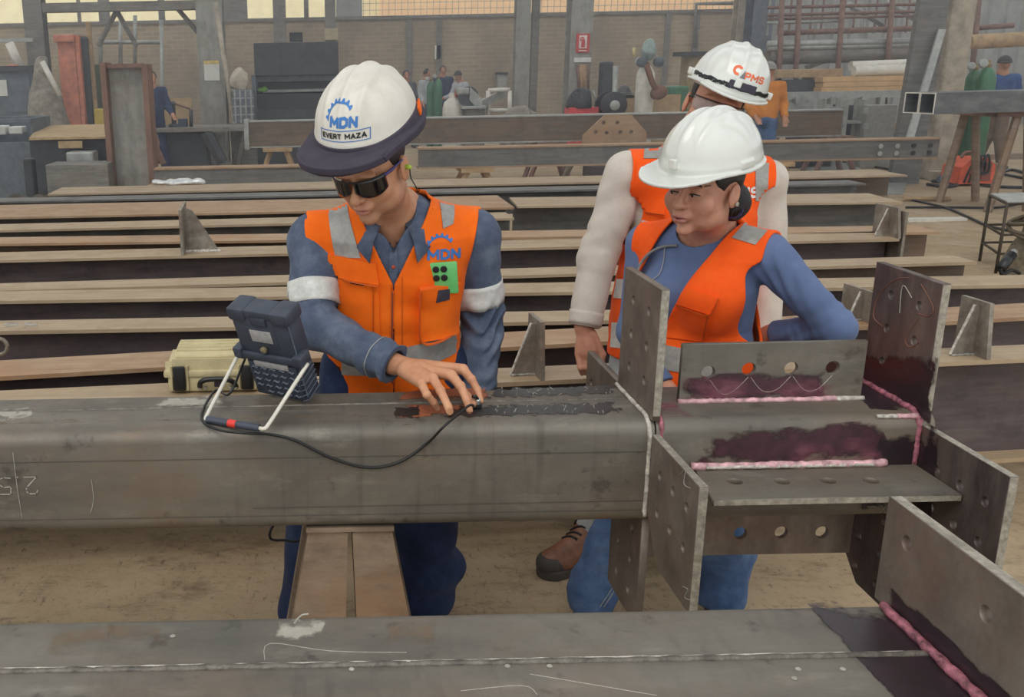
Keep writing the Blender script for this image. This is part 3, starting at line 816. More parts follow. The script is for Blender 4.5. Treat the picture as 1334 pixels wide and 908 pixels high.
# ---------------------------------------------------------------- heads and helmets
def head_sdf(Q, fem=False):
    ax = np.abs(Q[:, 0]); S = np.stack([ax, Q[:, 1], Q[:, 2]], 1)
    d = s_ell(Q, (0, .014, .036), (.075, .094, .086))
    d = smin(d, s_ell(Q, (0, -.028, -.034), (.062 if fem else .063, .062, .078)), .03)
    d = smin(d, s_ell(S, (.034, -.022, -.072), (.030, .045, .026) if fem else (.034, .048, .030)), .03)
    d = smin(d, s_ell(Q, (0, -.078, -.101), (.019, .015, .014) if fem else (.024, .017, .017)), .022)
    d = smin(d, s_ell(S, (.041, -.064, -.030), (.030, .024, .028) if fem else (.026, .020, .022)), .022)
    d = smin(d, s_ell(S, (.028, -.083, .021), (.026, .012, .009)), .016)
    d = smax(d, -s_ell(S, (.031, -.100, .001), (.018, .013, .011)), .014)
    d = smin(d, s_ell(S, (.031, -.0775, -.001), (.0155, .0125, .0115)), .005)
    n0 = .0098 if fem else .0095
    d = smin(d, s_cap(Q, (0, -.088, .006), (0, -.110 if fem else -.114, -.031), n0 * .75, n0 * 1.25), .012)
    d = smin(d, s_ell(S, (.0115, -.098, -.034), (.0085, .011, .0075)), .007)
    d = smax(d, -s_ell(S, (.0065, -.104, -.0425), (.004, .006, .003)), .004)
    d = smin(d, s_ell(Q, (0, -.091, -.060), (.026, .012, .016)), .014)
    d = smin(d, s_ell(Q, (0, -.1005, -.0605), (.021, .0068, .0056 if fem else .0048)), .006)
    d = smin(d, s_ell(Q, (0, -.0985, -.0718), (.018, .0080, .0070 if fem else .006)), .006)
    d = smax(d, -s_ell(Q, (0, -.1075, -.0658), (.026, .007, .0012)), .003)
    ear = s_ell(S @ np.array([[1, 0, 0], [0, .95, .3], [0, -.3, .95]]), (.079, .012, -.012), (.008, .019, .031))
    ear = smax(ear, -s_ell(S, (.089, .008, -.004), (.006, .011, .018)), .004)
    d = smin(d, ear, .008)
    return d
def helmet_sdf(Q, brim=True, lug=True):
    ax = np.abs(Q[:, 0])
    C = A3(0, .010, .052)
    dome = s_ell(Q, C, (.108, .136, .118))
    P = Q - C
    # three ridges running front to back over the crown
    ridge = np.minimum(np.abs(ax), np.abs(ax - .040))
    up = np.clip((P[:, 2] - .02) / .06, 0, 1)
    dome = dome - .005 * np.exp(-(ridge / .0085) ** 2) * up * np.where(ax < .022, 1.15, .9)
    dome = dome - .003 * np.exp(-((P[:, 2] + .002) / .012) ** 2)
    sh = smax(dome, -(s_ell(Q, C, (.099, .127, .109))), .002)
    sh = smax(sh, -(Q[:, 2] - .032 + .008 * np.clip(-Q[:, 1] / .13, 0, 1)), .003)
    if brim:
        # short rim all round, long peak in front
        fr = np.clip(-(Q[:, 1]) / .13, 0, 1)
        ex = .010 + .052 * fr ** 2.2 * np.clip(1 - (ax / .125) ** 4, 0, 1)
        k0 = np.sqrt((P[:, 0] / .108) ** 2 + (P[:, 1] / .136) ** 2)
        rad = (k0 - 1) * .12
        zc = .036 - .005 * fr - 1.0 * np.clip(rad, 0, .1) ** 2 + .010 * (ax / .1) ** 2 * fr
        br = np.maximum(rad - ex, np.abs(Q[:, 2] - zc) - .0036)
        br = smax(br, -(rad + .009), .003)
        sh = smin(sh, br, .008)
        # lamp lugs at the front and slots at the sides
        S = np.stack([ax, Q[:, 1], Q[:, 2]], 1)
        if lug: sh = smin(sh, s_box(S, (.108, .000, .054), (.006, .022, .009), .003), .004)
        if lug: sh = smin(sh, s_box(Q, (0, -.134, .066), (.010, .006, .012), .003), .006)
    return sh
# ================================================================ people
def skin_mat(name, base, dark):
    k = N(name)
    at = k.n('Attribute'); at.attribute_name = 'tint'
    c = k.ramp(k.noise(38, 5, 0.6), [(0.3, dark), (0.7, base)])
    c = k.mix(at.outputs['Alpha'], c, at.outputs['Color'])
    k.set(base=c, rough=0.5, spec=0.4)
    k.b.inputs['Subsurface Weight'].default_value = 0.08
    k.b.inputs['Subsurface Radius'].default_value = (0.012, 0.005, 0.003)
    k.bump(k.noise(160, 3, 0.6), 0.12, 0.002)
    return k.m
def cloth(name, c, fade, dark, weave=420, rough=0.85, bump=0.25, sc=7):
    k = N(name)
    f = k.noise(sc, 7, 0.7); g = k.noise(weave, 2, 0.5)
    col = k.ramp(f, [(0.3, dark), (0.5, c), (0.72, fade)])
    col = k.mix(k.math('MULTIPLY', g, 0.25), col, dark)
    k.set(base=col, rough=rough, spec=0.2, sheen=0.05)
    k.bump(k.math('ADD', k.math('MULTIPLY', g, 0.5), k.noise(26, 4, 0.6)), bump, 0.006)
    return k.m
M['skin'] = skin_mat('warm_brown_skin', (200, 148, 114), (182, 128, 96))
M['skin_far'] = plain('weathered_skin', (176, 126, 98), .6)
M['skin2'] = skin_mat('brown_skin', (194, 142, 116), (176, 122, 98))
M['denim'] = cloth('washed_denim', (84, 95, 114), (118, 128, 144), (60, 70, 90), 420, .85, .5, 9)
M['denim_dark'] = cloth('dark_navy_trousers', (38, 50, 80), (54, 68, 102), (26, 35, 58))
M['jeans'] = cloth('blue_jeans', (76, 100, 136), (108, 132, 166), (50, 70, 102))
M['pale_jeans'] = cloth('pale_jeans', (170, 172, 170), (190, 192, 188), (140, 144, 146))
M['orange'] = cloth('orange_vest_cloth', (238, 106, 16), (244, 120, 26), (222, 94, 12), 300, 0.8, 0.22, 5)
M['orange_red'] = cloth('red_orange_vest_cloth', (240, 90, 22), (245, 102, 30), (220, 76, 16), 300, 0.8, 0.22, 5)
M['tape'] = plain('grey_reflective_tape', (150, 148, 142), 0.42, 0.2, 0.1, 60)
M['tape_white'] = plain('pale_reflective_tape', (200, 200, 194), 0.5, 0.1, 0.08, 60)
M['blue_knit'] = cloth('blue_stretch_knit', (92, 108, 142), (100, 116, 150), (82, 98, 130), 500, 0.8, 0.08, 4)
M['white_shirt'] = cloth('off_white_cotton', (196, 187, 175), (206, 198, 187), (178, 167, 155), 380, 0.85, 0.2, 6)
M['helmet'] = plain('white_helmet_shell', (206, 208, 200), 0.2, 0.0, 0.05, 5, 0, 0.5, 0.3)
M['helmet_scuffed'] = steel('scuffed_white_helmet_shell', (204, 200, 188), (211, 207, 196), (192, 187, 174), streak=(9, 30, 9), rough=0.42, metal=0.0, bump=0.02)
M['navy_cloth'] = plain('navy_sunshade_cloth', (58, 52, 64), 0.8, 0.0, 0.12, 30, 0.1)
M['black'] = plain('black_plastic', (26, 26, 28), 0.4)
M['black_cord'] = plain('black_cord', (20, 20, 22), 0.5)
M['lens_dark'] = plain('dark_sunglass_lens', (20, 18, 22), 0.06, 0.0, 0.1, 4, 0, 0.8)
M['purple_frame'] = plain('purple_blue_spectacle_frame', (62, 54, 112), 0.3)
M['hair'] = plain('black_hair', (30, 24, 24), 0.5, 0.0, 0.4, 70, 0.4)
M['print_blue'] = plain('blue_print', (52, 112, 178), 0.6)
M['print_black'] = plain('black_print', (28, 28, 30), 0.6)
M['print_orange'] = plain('orange_print', (226, 104, 60), 0.6)
M['print_white'] = plain('white_print', (228, 224, 220), 0.6)
M['phone_green'] = plain('mint_green_phone', (104, 188, 108), 0.3)
M['seam_line'] = plain('stitched_seam', (196, 84, 14), 0.8)
M['vest_edge'] = plain('pale_vest_edging', (226, 176, 96), 0.8)
M['thread'] = plain('pale_denim_thread', (150, 150, 146), 0.8)
M['clear_lens'] = plain('clear_safety_lens', (150, 142, 136), 0.08, 0.0, 0.1, 5, 0, 0.8)
M['clear_lens'].node_tree.nodes['Principled BSDF'].inputs['Alpha'].default_value = .35
M['lime'] = plain('lime_ear_plug', (176, 200, 70), 0.6)
M['lip'] = (0.36, 0.13, 0.11, 1)

def tint_head(fr, lips=(0.33, 0.115, 0.10), stubble=0.0, blush=0.0):
    def f(V):
        Q = fr.loc(V); C = np.zeros((len(V), 4)); ax = np.abs(Q[:, 0])
        near = Q[:, 1] < -.03
        lip = np.exp(-((Q[:, 0] / .021) ** 4)) * np.exp(-(((Q[:, 2] + .066) / .0085) ** 4)) * near
        C[:, :3] = np.array(lips); C[:, 3] = lip * 0.75
        if blush:
            b = np.exp(-(((ax - .045) / .02) ** 2 + ((Q[:, 2] + .03) / .02) ** 2)) * near * blush
            m = b > C[:, 3]; C[m, :3] = (0.45, 0.16, 0.11); C[m, 3] = b[m]
        if stubble:
            s = np.clip((-.045 - Q[:, 2]) / .03, 0, 1) * (Q[:, 2] > -.14) * (Q[:, 1] < .03) * stubble * (1 - lip)
            m = s > C[:, 3]; C[m, :3] = (0.12, 0.08, 0.065); C[m, 3] = s[m]
        far = np.linalg.norm(Q, axis=1) > .2
        C[far, 3] = 0
        return C
    return f

def torso_fn(fr, prof, sh, rs):
    """prof: rows (z, half width, half depth, y offset) in the torso frame; sh: shoulder joints (world), rs: their radius"""
    Z = np.array([p[0] for p in prof]); Wd = np.array([p[1] for p in prof]); Dp = np.array([p[2] for p in prof]); Yo = np.array([p[3] for p in prof])
    def f(P):
        Q = fr.loc(P); z = np.clip(Q[:, 2], Z[0], Z[-1])
        a = np.interp(z, Z, Wd); b = np.interp(z, Z, Dp); y = Q[:, 1] - np.interp(z, Z, Yo)
        x = Q[:, 0]
        k0 = np.sqrt((x / a) ** 2 + (y / b) ** 2); k1 = np.sqrt((x / a ** 2) ** 2 + (y / b ** 2) ** 2)
        d = np.where(k0 < 1e-3, -np.minimum(a, b), k0 * (k0 - 1) / np.maximum(k1, 1e-6))
        d = np.maximum(d, -np.minimum(a, b))
        d = smax(d, np.maximum(Q[:, 2] - Z[-1], Z[0] - Q[:, 2]), .02)
        if sh is not None:
            mid = (sh[0] + sh[1]) / 2 + fr.d(0, 0, .005)
            d = smin(d, np.minimum(s_cap(P, mid, sh[0], rs * 1.15, rs), s_cap(P, mid, sh[1], rs * 1.15, rs)), .05)
        return d
    return f

def limb_bounds(*pts, pad=0.12):
    A = np.array(pts); return A.min(0) - pad, A.max(0) + pad

def make_helmet(root, fr, mat, name='helmet', res=0.0028, lug=True):
    fn = lambda P: helmet_sdf(fr.loc(P), True, lug) * fr.k
    c = fr.w(0, 0, .05)
    o = soft(name, fn, c - .235, c + .235, res, mat, None)
    return o

# ---------------------------------------------------------------- the technician
def technician():
    hd = Frame((.119, 2.385, 1.437), -31, 27, -2)
    tr = Frame((.185, 2.60, .84), -4, 4, 0)
    shR = A3(-.030, 2.575, 1.225); shL = A3(.400, 2.60, 1.225)       # his right is on the left of the picture
    elR = A3(-.028, 2.475, 1.02); wrR = A3(.165, 2.315, .958)
    elL = A3(.432, 2.63, .98); wrL = A3(.40, 2.52, .76)
    root = empty('person', (.18, 2.6, 0), 'man in white helmet with dark sunshade, denim shirt and orange vest, holding a probe', 'person')
    g = lambda px, py, z: np.array(at_z(px, py, z))
    # ---- body: head, neck, arms and hands in one skin
    nb = tr.w(0, .01, .44)
    fingers = [
        ([g(549, 500, .962), g(556, 514, .951), g(565, 524, .930), g(570, 532, .912)], (.0105, .0088, .0078, .0068)),      # little
        ([g(564, 493, .972), g(574, 509, .957), g(584, 530, .928), g(589, 546, .909)], (.0112, .0098, .0086, .0074)),      # ring
        ([g(588, 489, .976), g(600, 503, .962), g(608, 521, .936), g(612, 535, .914)], (.0115, .0100, .0088, .0076)),      # middle
        ([g(603, 481, .974), g(614, 494, .958), g(622, 508, .936), g(626, 522, .916)], (.0112, .0096, .0085, .0074)),      # index
        ([g(566, 478, .955), g(592, 494, .938), g(608, 516, .925), g(616, 526, .914)], (.0130, .0115, .0100, .0086))]      # thumb
    wr = wrR
    def body(P):
        Q = hd.loc(P); far = np.linalg.norm(Q, axis=1)
        d = far - .17
        m = far < .24
        if m.any(): d[m] = head_sdf(Q[m])
        d = smin(d, s_cap(P, hd.w(0, .02, -.075), nb, .056, .060), .025)
        d = smin(d, s_cap(P, nb, tr.w(0, .01, .08), .085, .085), .04)
        d = smin(d, s_cap(P, shR, shL, .035, .035), .03)
        d = smin(d, s_chain(P, [shR, elR, wrR], (.040, .036, .026), .02), .02)
        d = smin(d, s_chain(P, [shL, elL, wrL], (.040, .036, .026), .02), .02)
        # right hand
        far = np.linalg.norm(P - (wr + A3(.06, -.07, 0)), axis=1); m = far < .2
        if m.any():
            p = P[m]; e = s_cap(p, wr, wr * .5 + fingers[1][0][0] * .25 + fingers[2][0][0] * .25, .025, .022)
            for (pts, rs) in fingers[:4]:
                e = smin(e, s_cap(p, wr * .6 + pts[0] * .4, pts[0], .017, rs[0] + .0015), .014)
            e = smin(e, s_cap(p, wr * .7 + fingers[4][0][0] * .3, fingers[4][0][0], .018, .0145), .014)
            for i, (pts, rs) in enumerate(fingers):
                f = s_chain(p, pts, rs, .004)
                f = smin(f, np.linalg.norm(p - pts[1], axis=1) - rs[1] * 1.06, .003)
                e = smin(e, f, .0035)
            d[m] = smin(d[m], e, .010)
        # left hand hangs behind the column
        h = wrL + A3(-.005, -.02, -.08)
        d = smin(d, s_cap(P, wrL, h, .024, .030), .02)
        for i in range(4):
            b = h + A3(-.028 + .019 * i, 0, -.01); d = smin(d, s_chain(P, [b, b + A3(0, -.01, -.04), b + A3(0, -.03, -.066)], (.010, .009, .007), .004), .004)
        d = smin(d, s_chain(P, [wrL + A3(-.02, -.02, -.03), wrL + A3(-.045, -.035, -.07), wrL + A3(-.04, -.045, -.10)], (.012, .010, .008), .005), .008)
        return d
    bd = soft('body', body, A3(-.11, 2.0, .58), A3(.53, 2.74, 1.60), .0026, M['skin'], None, tint_head(hd, stubble=.22))
    # ---- shirt
    prof = [(-.10, .172, .118, 0), (.06, .170, .118, 0), (.16, .162, .112, 0), (.30, .176, .122, -.004), (.40, .170, .112, 0), (.46, .120, .090, .006), (.50, .070, .070, .01)]
    torso = torso_fn(tr, prof, (shR, shL), .060)
    cuffR = wrR + (wrR - elR) * .02
    def folds(P, a, b, amp):
        ab = b - a; t = ((P - a) @ ab) / (ab @ ab)
        return 1.3 * amp * np.sin(t * 30 + 3.2 * wob(P, 15, 3)) * (.45 + .55 * np.tanh(1.5 * wob(P, 13, 6))) * np.exp(-((t - .9) / .4) ** 2)
    def shirt(P):
        w = .0032 * wob(P, 26, 5, st=(1, 1, 1.8))
        d = torso(P) - .004 + w
        s1 = s_chain(P, [shR, elR, cuffR], (.066, .058, .043), .03) + folds(P, shR, elR, .005) + folds(P, elR, cuffR, .004) + .004 * wob(P, 34, 8)
        ct = np.linalg.norm(P - elR, axis=1)
        s1 = smin(s1, np.linalg.norm(P - elR, axis=1) - .058, .02)
        s2 = s_chain(P, [shL, elL, wrL], (.066, .058, .046), .03) + folds(P, shL, elL, .006) + folds(P, elL, wrL, .006) + .004 * wob(P, 34, 9, st=(.5, .5, 1.6))
        d = smin(d, np.minimum(s1, s2), .022)
        # open ends: neck and right cuff
        ax = (cuffR - elR) / np.linalg.norm(cuffR - elR)
        near = np.linalg.norm(P - cuffR, axis=1) < .13
        cut = np.where(near, (P - cuffR) @ ax, -1.0)
        d = smax(d, cut, .002)
        hole = s_cap(P, cuffR - ax * .05, cuffR + ax * .1, .036, .036)
        d = smax(d, -hole, .003)
        nk = s_cap(P, tr.w(0, -.01, .43), hd.w(0, 0, -.06), .066, .066)
        nv = np.maximum(np.abs(tr.loc(P)[:, 0]) * 2.2 - (tr.loc(P)[:, 2] - .375), tr.loc(P)[:, 1] + .0) * .5
        d = smax(d, -smin(nk, nv, .02), .004)
        return d
    lo, hi = A3(-.14, 2.24, .70), A3(.56, 2.80, 1.42)
    sh = soft('denim_shirt', shirt, lo, hi, .0036, M['denim'])
    # ---- vest
    def vest(P):
        Q = tr.loc(P); x, y, z = Q[:, 0], Q[:, 1], Q[:, 2]; ax = np.abs(x)
        t = torso(P) + .0045 * wob(P, 17, 15, st=(1.2, 1, .5)) + .0022 * wob(P, 46, 16)
        d = np.maximum(t - .017, -(t - .0095))
        d = smax(d, ax - .222 - .1 * np.clip(z - .36, 0, .1), .004)
        hole = np.maximum(np.sqrt(((y) / .085) ** 2 + ((z - .320) / .150) ** 2) * .1 - .1, np.where(x > 0, .190, .142) + np.where(x > 0, .20, .50) * np.clip(z - .29, 0, .2) - ax)
        d = smax(d, -hole, .004)
        d = smax(d, -s_cap(P, tr.w(0, 0, .40), tr.w(0, .0, .62), .088, .088), .004)
        v = np.maximum((ax - (z - .305) * .50 - .004) * .88, y)
        d = smax(d, -v, .004)
        d = smax(d, np.maximum(-.02 - z, np.maximum(.0015 - np.abs(x) - np.where(y < 0, 0, 1), -1)), .002)
        return d
    vs = soft('orange_vest', vest, tr.o + A3(-.26, -.22, -.06), tr.o + A3(.26, .2, .52), .0034, M['orange'])
    bv = bvh_of(vs); bs = bvh_of(sh)
    fw = tr.d(0, 1, 0)
    P_ = lambda px, py: np.array(at_y(px, py, 2.46))
    vd = lambda px, py: (np.array(at_y(px, py, 2.46)) - np.array(CAM))   # unused direction helper
    fd = tuple(np.array(V_F) * 0 + (tr.d(0, 1, 0)))
    def pat(name, cs, mat, lift=.003, nu=10, nv=12, b=bv):
        cs = [np.array(at_y(x, y, 2.455)) for x, y in cs]
        return patch(name, b, fd, cs, mat, None, nu, nv, lift)
    parts = [
        pat('shoulder_tape', [(436, 341), (470, 337), (444, 258), (419, 258)], M['tape'], .003, 24, 40),
        pat('shoulder_tape', [(578, 302), (592, 298), (601, 260), (573, 255)], M['tape'], .003, 24, 40),
        pat('waist_tape', [(444, 498), (604, 470), (604, 442), (444, 466)], M['tape'], .003, 20, 5),
        pat('chest_pocket', [(440, 446), (495, 447), (494, 372), (440, 368)], M['orange'], .005),
        pat('pocket_flap', [(428, 366), (494, 369), (490, 341), (426, 337)], M['orange'], .0105),
        pat('chest_pocket', [(545, 446), (594, 444), (598, 372), (546, 372)], M['orange'], .022),
        pat('hem_label', [(424, 503), (441, 504), (441, 489), (425, 488)], M['black'], .003, 4, 4),
        pat('pocket_label', [(565, 391), (582, 390), (583, 376), (567, 376)], M['navy_cloth'], .0245, 4, 4),
    ]
    # zip, seams and edging
    def line(name, pts, w, mat, lift=.0016, b=bv):
        return ribbon(name, b, fd, [np.array(at_y(x, y, 2.455)) for x, y in pts], w, mat, None, lift)
    parts += [line('zip', [(512, 352), (511, 400), (511, 460), (512, 500)], [.008, .008, .008, .008], M['seam_line'], .0022),
              line('zip_teeth', [(512, 354), (511, 400), (511, 460), (512, 500)], [.0022, .0022, .0022, .0022], M['navy_cloth'], .0036),
              line('pocket_slot', [(456, 370), (474, 371)], [.006, .006], M['black'], .0064),
              line('pocket_seam', [(486, 372), (486, 445)], [.002, .002], M['seam_line'], .0064),
              line('pocket_seam', [(549, 374), (549, 443), (591, 441)], [.0022, .0022, .0022], M['seam_line'], .0245),
              line('front_seam', [(524, 358), (524, 450)], [.002, .002], M['seam_line'], .002),
              line('front_seam', [(446, 367), (493, 370)], [.002, .002], M['seam_line'], .0125)]
    # phone in the chest pocket: its camera side shows
    h, nr = cast(bv, np.array(at_y(577, 356, 2.455)) - fw, fw)
    ph = Frame(np.array(h) - fw * .0125, -8, 8, -4)
    m = ph.mat()
    pho = MB().box((-.037, -.0045, -.055), (.037, .0045, .030), m, .0035).build('phone', M['phone_green'], None, True, 40)
    cams = []
    for (cx, cz) in ((-.017, .013), (.003, .013), (-.017, -.010), (.003, -.010)):
        cams.append(MB().lathe([(.0085, 0), (.0085, .0025), (.006, .003)], ph.w(cx, -.0044, cz), ph.d(0, -1, 0), 16).build('phone_lens', M['black'], pho, False))
    # sleeve tapes, cuff, collar
    parts += [band('sleeve_tape', bs, shR, elR, .50, .76, M['tape_white'], None, .003, 32, 5, (0, 0)),
              band('sleeve_tape', bs, shL, elL, .52, .78, M['tape_white'], None, .003, 32, 5, (.0, .0))]
    ax = (cuffR - elR) / np.linalg.norm(cuffR - elR)
    parts.append(band('cuff', bs, elR, cuffR, .80, .995, M['denim'], None, .0035, 30, 5, (0, 0), .09))
    parts.append(band('cuff_stitching', bs, elR, cuffR, .795, .803, M['thread'], None, .0042, 30, 1, (0, 0), .09))
    # collar: two leaves that fold down round an open neck
    cv = []; cf = []; n = 22
    for i in range(n + 1):
        q = math.radians(-152 + 304 * i / n); fold = abs(q) / math.radians(152)
        s, c = math.sin(q), math.cos(q)
        r0, r1 = .066, .100 + .020 * fold
        z0 = .475 - .055 * fold ** 2; z1 = .452 - .105 * fold ** 2.4
        top = tr.w(s * r0, c * r0 - .012 - .012 * fold, z0 + .024); low = tr.w(s * r1 * 1.05, c * r1 - .012 - .034 * fold ** 3, z1 + .012)
        mid_ = (top + low) / 2 + tr.d(s * .008, c * .008, .010)
        inn = tr.w(s * r0 * .98, c * r0 - .012, z0 - .03)
        cv += [inn, top, mid_, low]
    for i in range(n):
        for j in range(3): cf.append((i * 4 + j, i * 4 + j + 1, i * 4 + j + 5, i * 4 + j + 4))
    cl = mesh_obj('collar', cv, cf, M['denim'], None, True)
    md = cl.modifiers.new('thickness', 'SOLIDIFY'); md.thickness = .003
    parts.append(cl)
    parts.append(ribbon('placket', bs, fd, [tr.w(-.0, -.15, z) for z in (.40, .36, .33, .29)], [.018, .022, .022, .022], M['denim'], None, .004))
    parts.append(MB().lathe([(.005, 0), (.005, .002), (.003, .003)], cast(bs, tr.w(.0, -1, .345), fw)[0] - Vector(fw) * .0075, -fw, 10).build('button', plain('red_button', (170, 70, 50)), None))
    # lettering on the vest
    def gear(r0, r1, a0, a1, teeth):
        v = []; f = []; k = teeth * 4
        for i in range(k + 1):
            a = a0 + (a1 - a0) * i / k; ro = r1 * (1.16 if (i % 4) in (1, 2) else 1.0)
            v += [Vector((r0 * math.cos(a), r0 * math.sin(a), 0)), Vector((ro * math.cos(a), ro * math.sin(a), 0))]
        for i in range(k): f.append((i * 2, i * 2 + 1, i * 2 + 3, i * 2 + 2))
        return v, f
    c0 = np.array(at_y(577, 331, 2.455)); px = 1 / 505
    def plc(cx, cy, s=1.0, sk=0.08):
        c = np.array(at_y(cx, cy, 2.455))
        return lambda x, y: c + A3(x * s, 0, y * s - x * s * sk)
    parts.append(print_on('logo_letters', bv, fd, plc(579, 333), text_mesh('MDN', .038, .24), M['print_blue'], None, .002))
    parts.append(print_on('logo_gear', bv, fd, plc(574, 329), gear(.034, .038, math.radians(38), math.radians(172), 7), M['print_blue'], None, .002))
    # ---- helmet with sunshade
    hf = Frame((.110, 2.385, 1.484), -28.6, 21, 1.5, 1.075)
    he = make_helmet(root, hf, M['helmet_scuffed'], lug=False)
    def shade(P):
        Q = hf.loc(P); C = A3(0, .010, .052); Pq = Q - C
        base = helmet_sdf(Q, True, False)
        out = base - .0035
        top = Q[:, 2] - (.066 + .012 * np.clip(Q[:, 1] / .1, -1, 1.2) - .004 * np.clip(-Q[:, 1] / .14, 0, 1))
        solid = s_ell(Q, C, (.100, .128, .110))
        d = smax(out, top, .002)
        # hang below the rim
        ax = np.abs(Q[:, 0]); fr = np.clip(-(Q[:, 1]) / .13, 0, 1)
        k0 = np.sqrt((Pq[:, 0] / .108) ** 2 + (Pq[:, 1] / .136) ** 2); rad = (k0 - 1) * .12
        ex = .014 + .056 * fr ** 2.0 * np.clip(1 - (ax / .135) ** 4, 0, 1)
        skirt = np.maximum(np.abs(rad - ex * .96) - .003, np.abs(Q[:, 2] - .034) - .008)
        d = smin(d, skirt, .006)
        return smax(d, -(solid + .001), .001)
    c = hf.w(0, 0, .05)
    shd = soft('sunshade', shade, c - .24, c + .24, .003, M['navy_cloth'], he)
    bh = bvh_of(he); bsh = bvh_of(shd)
    fdir = hf.d(0, 1, -.15)
    def art(cx, cz, s=1.0):
        return lambda x, y: hf.w(cx + x * s, -.3, cz + y * s * 1.1)
    prn = [print_on('helmet_letters', bh, hf.d(0, 1, 0), art(.008, .102), text_mesh('MDN', .027, .28), M['print_blue'], he),
           print_on('helmet_gear', bh, hf.d(0, 1, 0), art(-.002, .108), gear(.0250, .0280, math.radians(30), math.radians(190), 8), M['print_blue'], he),
           print_on('name_letters', bh, hf.d(0, 1, 0), art(.006, .0755), text_mesh('EVERT MAZA', .0142, .24), M['print_black'], he, .0018)]
    fr_ = ([Vector(v + (0,)) for v in ((-.056, -.0105), (.056, -.0105), (.056, .0105), (-.056, .0105), (-.0545, -.009), (.0545, -.009), (.0545, .009), (-.0545, .009))],
           [(0, 1, 5, 4), (1, 2, 6, 5), (2, 3, 7, 6), (3, 0, 4, 7)])
    prn.append(print_on('name_border', bh, hf.d(0, 1, 0), art(.006, .0755), fr_, M['print_blue'], he, .0016))
    # orange flash at the back of the sunshade
    oc = []
    for (y, z) in ((.045, .052), (.085, .060), (.085, .098), (.045, .085)): oc.append(hf.w(.16, y, z))
    prn.append(patch('orange_flash', bsh, hf.d(-1, 0, 0), oc, M['orange'], he, 6, 6, .004, .0))
    # ---- glasses
    def lens(side):
        v = []; f = []; nu, nv = 14, 6
        for i in range(nu + 1):
            u = i / nu; th = side * math.radians(5 + 66 * u)
            x = .075 * math.sin(th); y = -.046 - .066 * math.cos(th)
            zt = .020 - .001 * u; zb = -.030 + .014 * u ** 3 + .020 * (1 - u) ** 4
            for j in range(nv + 1): v.append(hd.w(x, y, zb + (zt - zb) * j / nv))
        for i in range(nu):
            for j in range(nv): f.append((i * 7 + j, i * 7 + j + 1, (i + 1) * 7 + j + 1, (i + 1) * 7 + j))
        o = mesh_obj('lens', v, f, M['lens_dark'], None, True)
        md = o.modifiers.new('thickness', 'SOLIDIFY'); md.thickness = .002; md.offset = 0
        return o
    gl = MB().tube([hd.w(.075 * math.sin(t), -.046 - .068 * math.cos(t), .020) for t in np.radians(np.linspace(-70, 70, 25))], .0024, 6).build('sunglasses', M['black'], None, True)
    for s in (-1, 1):
        lens(s).parent = gl
        MB().tube(smooth_path([hd.w(s * .070, -.072, .016), hd.w(s * .076, -.04, .012), hd.w(s * .080, .0, .010), hd.w(s * .079, .026, -.002)], 5), [.0042] * 6 + [.003] * 10, 6).build('temple', M['purple_frame'], gl, True)
    # ear plug on its cord
    pl = MB().lathe([(.004, -.008), (.006, -.004), (.006, .004), (.004, .010)], hd.w(.088, .008, -.012), hd.d(1, -.2, 0), 10).build('ear_plug', M['lime'], None, True)
    cd = MB().tube(smooth_path([hd.w(.094, .006, -.012), hd.w(.092, .004, -.04), hd.w(.094, .012, -.07), hd.w(.090, .02, -.092), hd.w(.098, .02, -.078)], 5), .0014, 5).build('ear_plug_cord', M['black_cord'], pl, True)
    # short hair below the helmet
    def hair(P):
        Q = hd.loc(P)
        d = np.minimum(s_ell(Q, (0, .014, .036), (.0775, .0965, .0885)), 1)
        cutf = np.maximum(-(Q[:, 1] + .022 + .25 * np.clip(Q[:, 2], -.05, .1)), -(Q[:, 2] + .03))
        return smax(d, np.maximum(cutf, Q[:, 2] - .06), .004)
    ha = soft('hair', hair, hd.o - .13, hd.o + .13, .003, M['hair'])
    # ---- trousers and boots
    hpR, hpL = tr.w(-.095, 0, .02), tr.w(.095, 0, .02)
    knR, knL = A3(-.035, 2.60, .46), A3(.275, 2.62, .46)
    anR, anL = A3(-.075, 2.64, .10), A3(.285, 2.68, .12)
    def pants(P):
        f = lambda a, b, sd: .006 * wob(P, 22, sd, st=(.6, .6, 1.5))
        d = np.minimum(s_chain(P, [hpR, knR, anR], (.100, .088, .082), .03), s_chain(P, [hpL, knL, anL], (.102, .098, .096), .03))
        d = smin(d, s_ell(P, anL + A3(.01, -.02, .10), (.115, .105, .07)), .03)
        d = smin(d, s_ell(P, tr.w(0, 0, .03), (.175, .122, .11)), .03)
        return smax(d + f(0, 0, 31), .07 - P[:, 2], .004)
    pa = soft('trousers', pants, A3(-.21, 2.42, .04), A3(.45, 2.84, 1.0), .006, M['denim_dark'])
    for an in (anR, anL):
        def boot(P, an=an):
            d = s_cap(P, A3(an[0], an[1] + .03, .045), A3(an[0] + (.02 if an is anL else -.02), an[1] - .16, .040), .045, .043)
            d = smin(d, s_cap(P, A3(an[0], an[1] + .02, .05), A3(an[0], an[1] + .01, .16), .05, .056), .03)
            return smax(d, -P[:, 2] + .002, .004)
        parts.append(soft('boot', boot, A3(an[0] - .12, an[1] - .25, -.01), A3(an[0] + .12, an[1] + .13, .24), .006, plain('dark_leather_boot', (50, 40, 34), 0.6)))
    for o in [bd, sh, vs, pho, he, gl, pl, ha, pa] + parts: hold(o, root)
    bd['label'] = None
    del bd['label']
    # the probe between his fingertips
    pr = empty('ultrasonic_probe', at_z(620, 534, ZT + .002), 'small silver and black test probe under the technician\'s fingertips', 'probe')
    c = Vector(at_z(621, 531, ZT + .002))
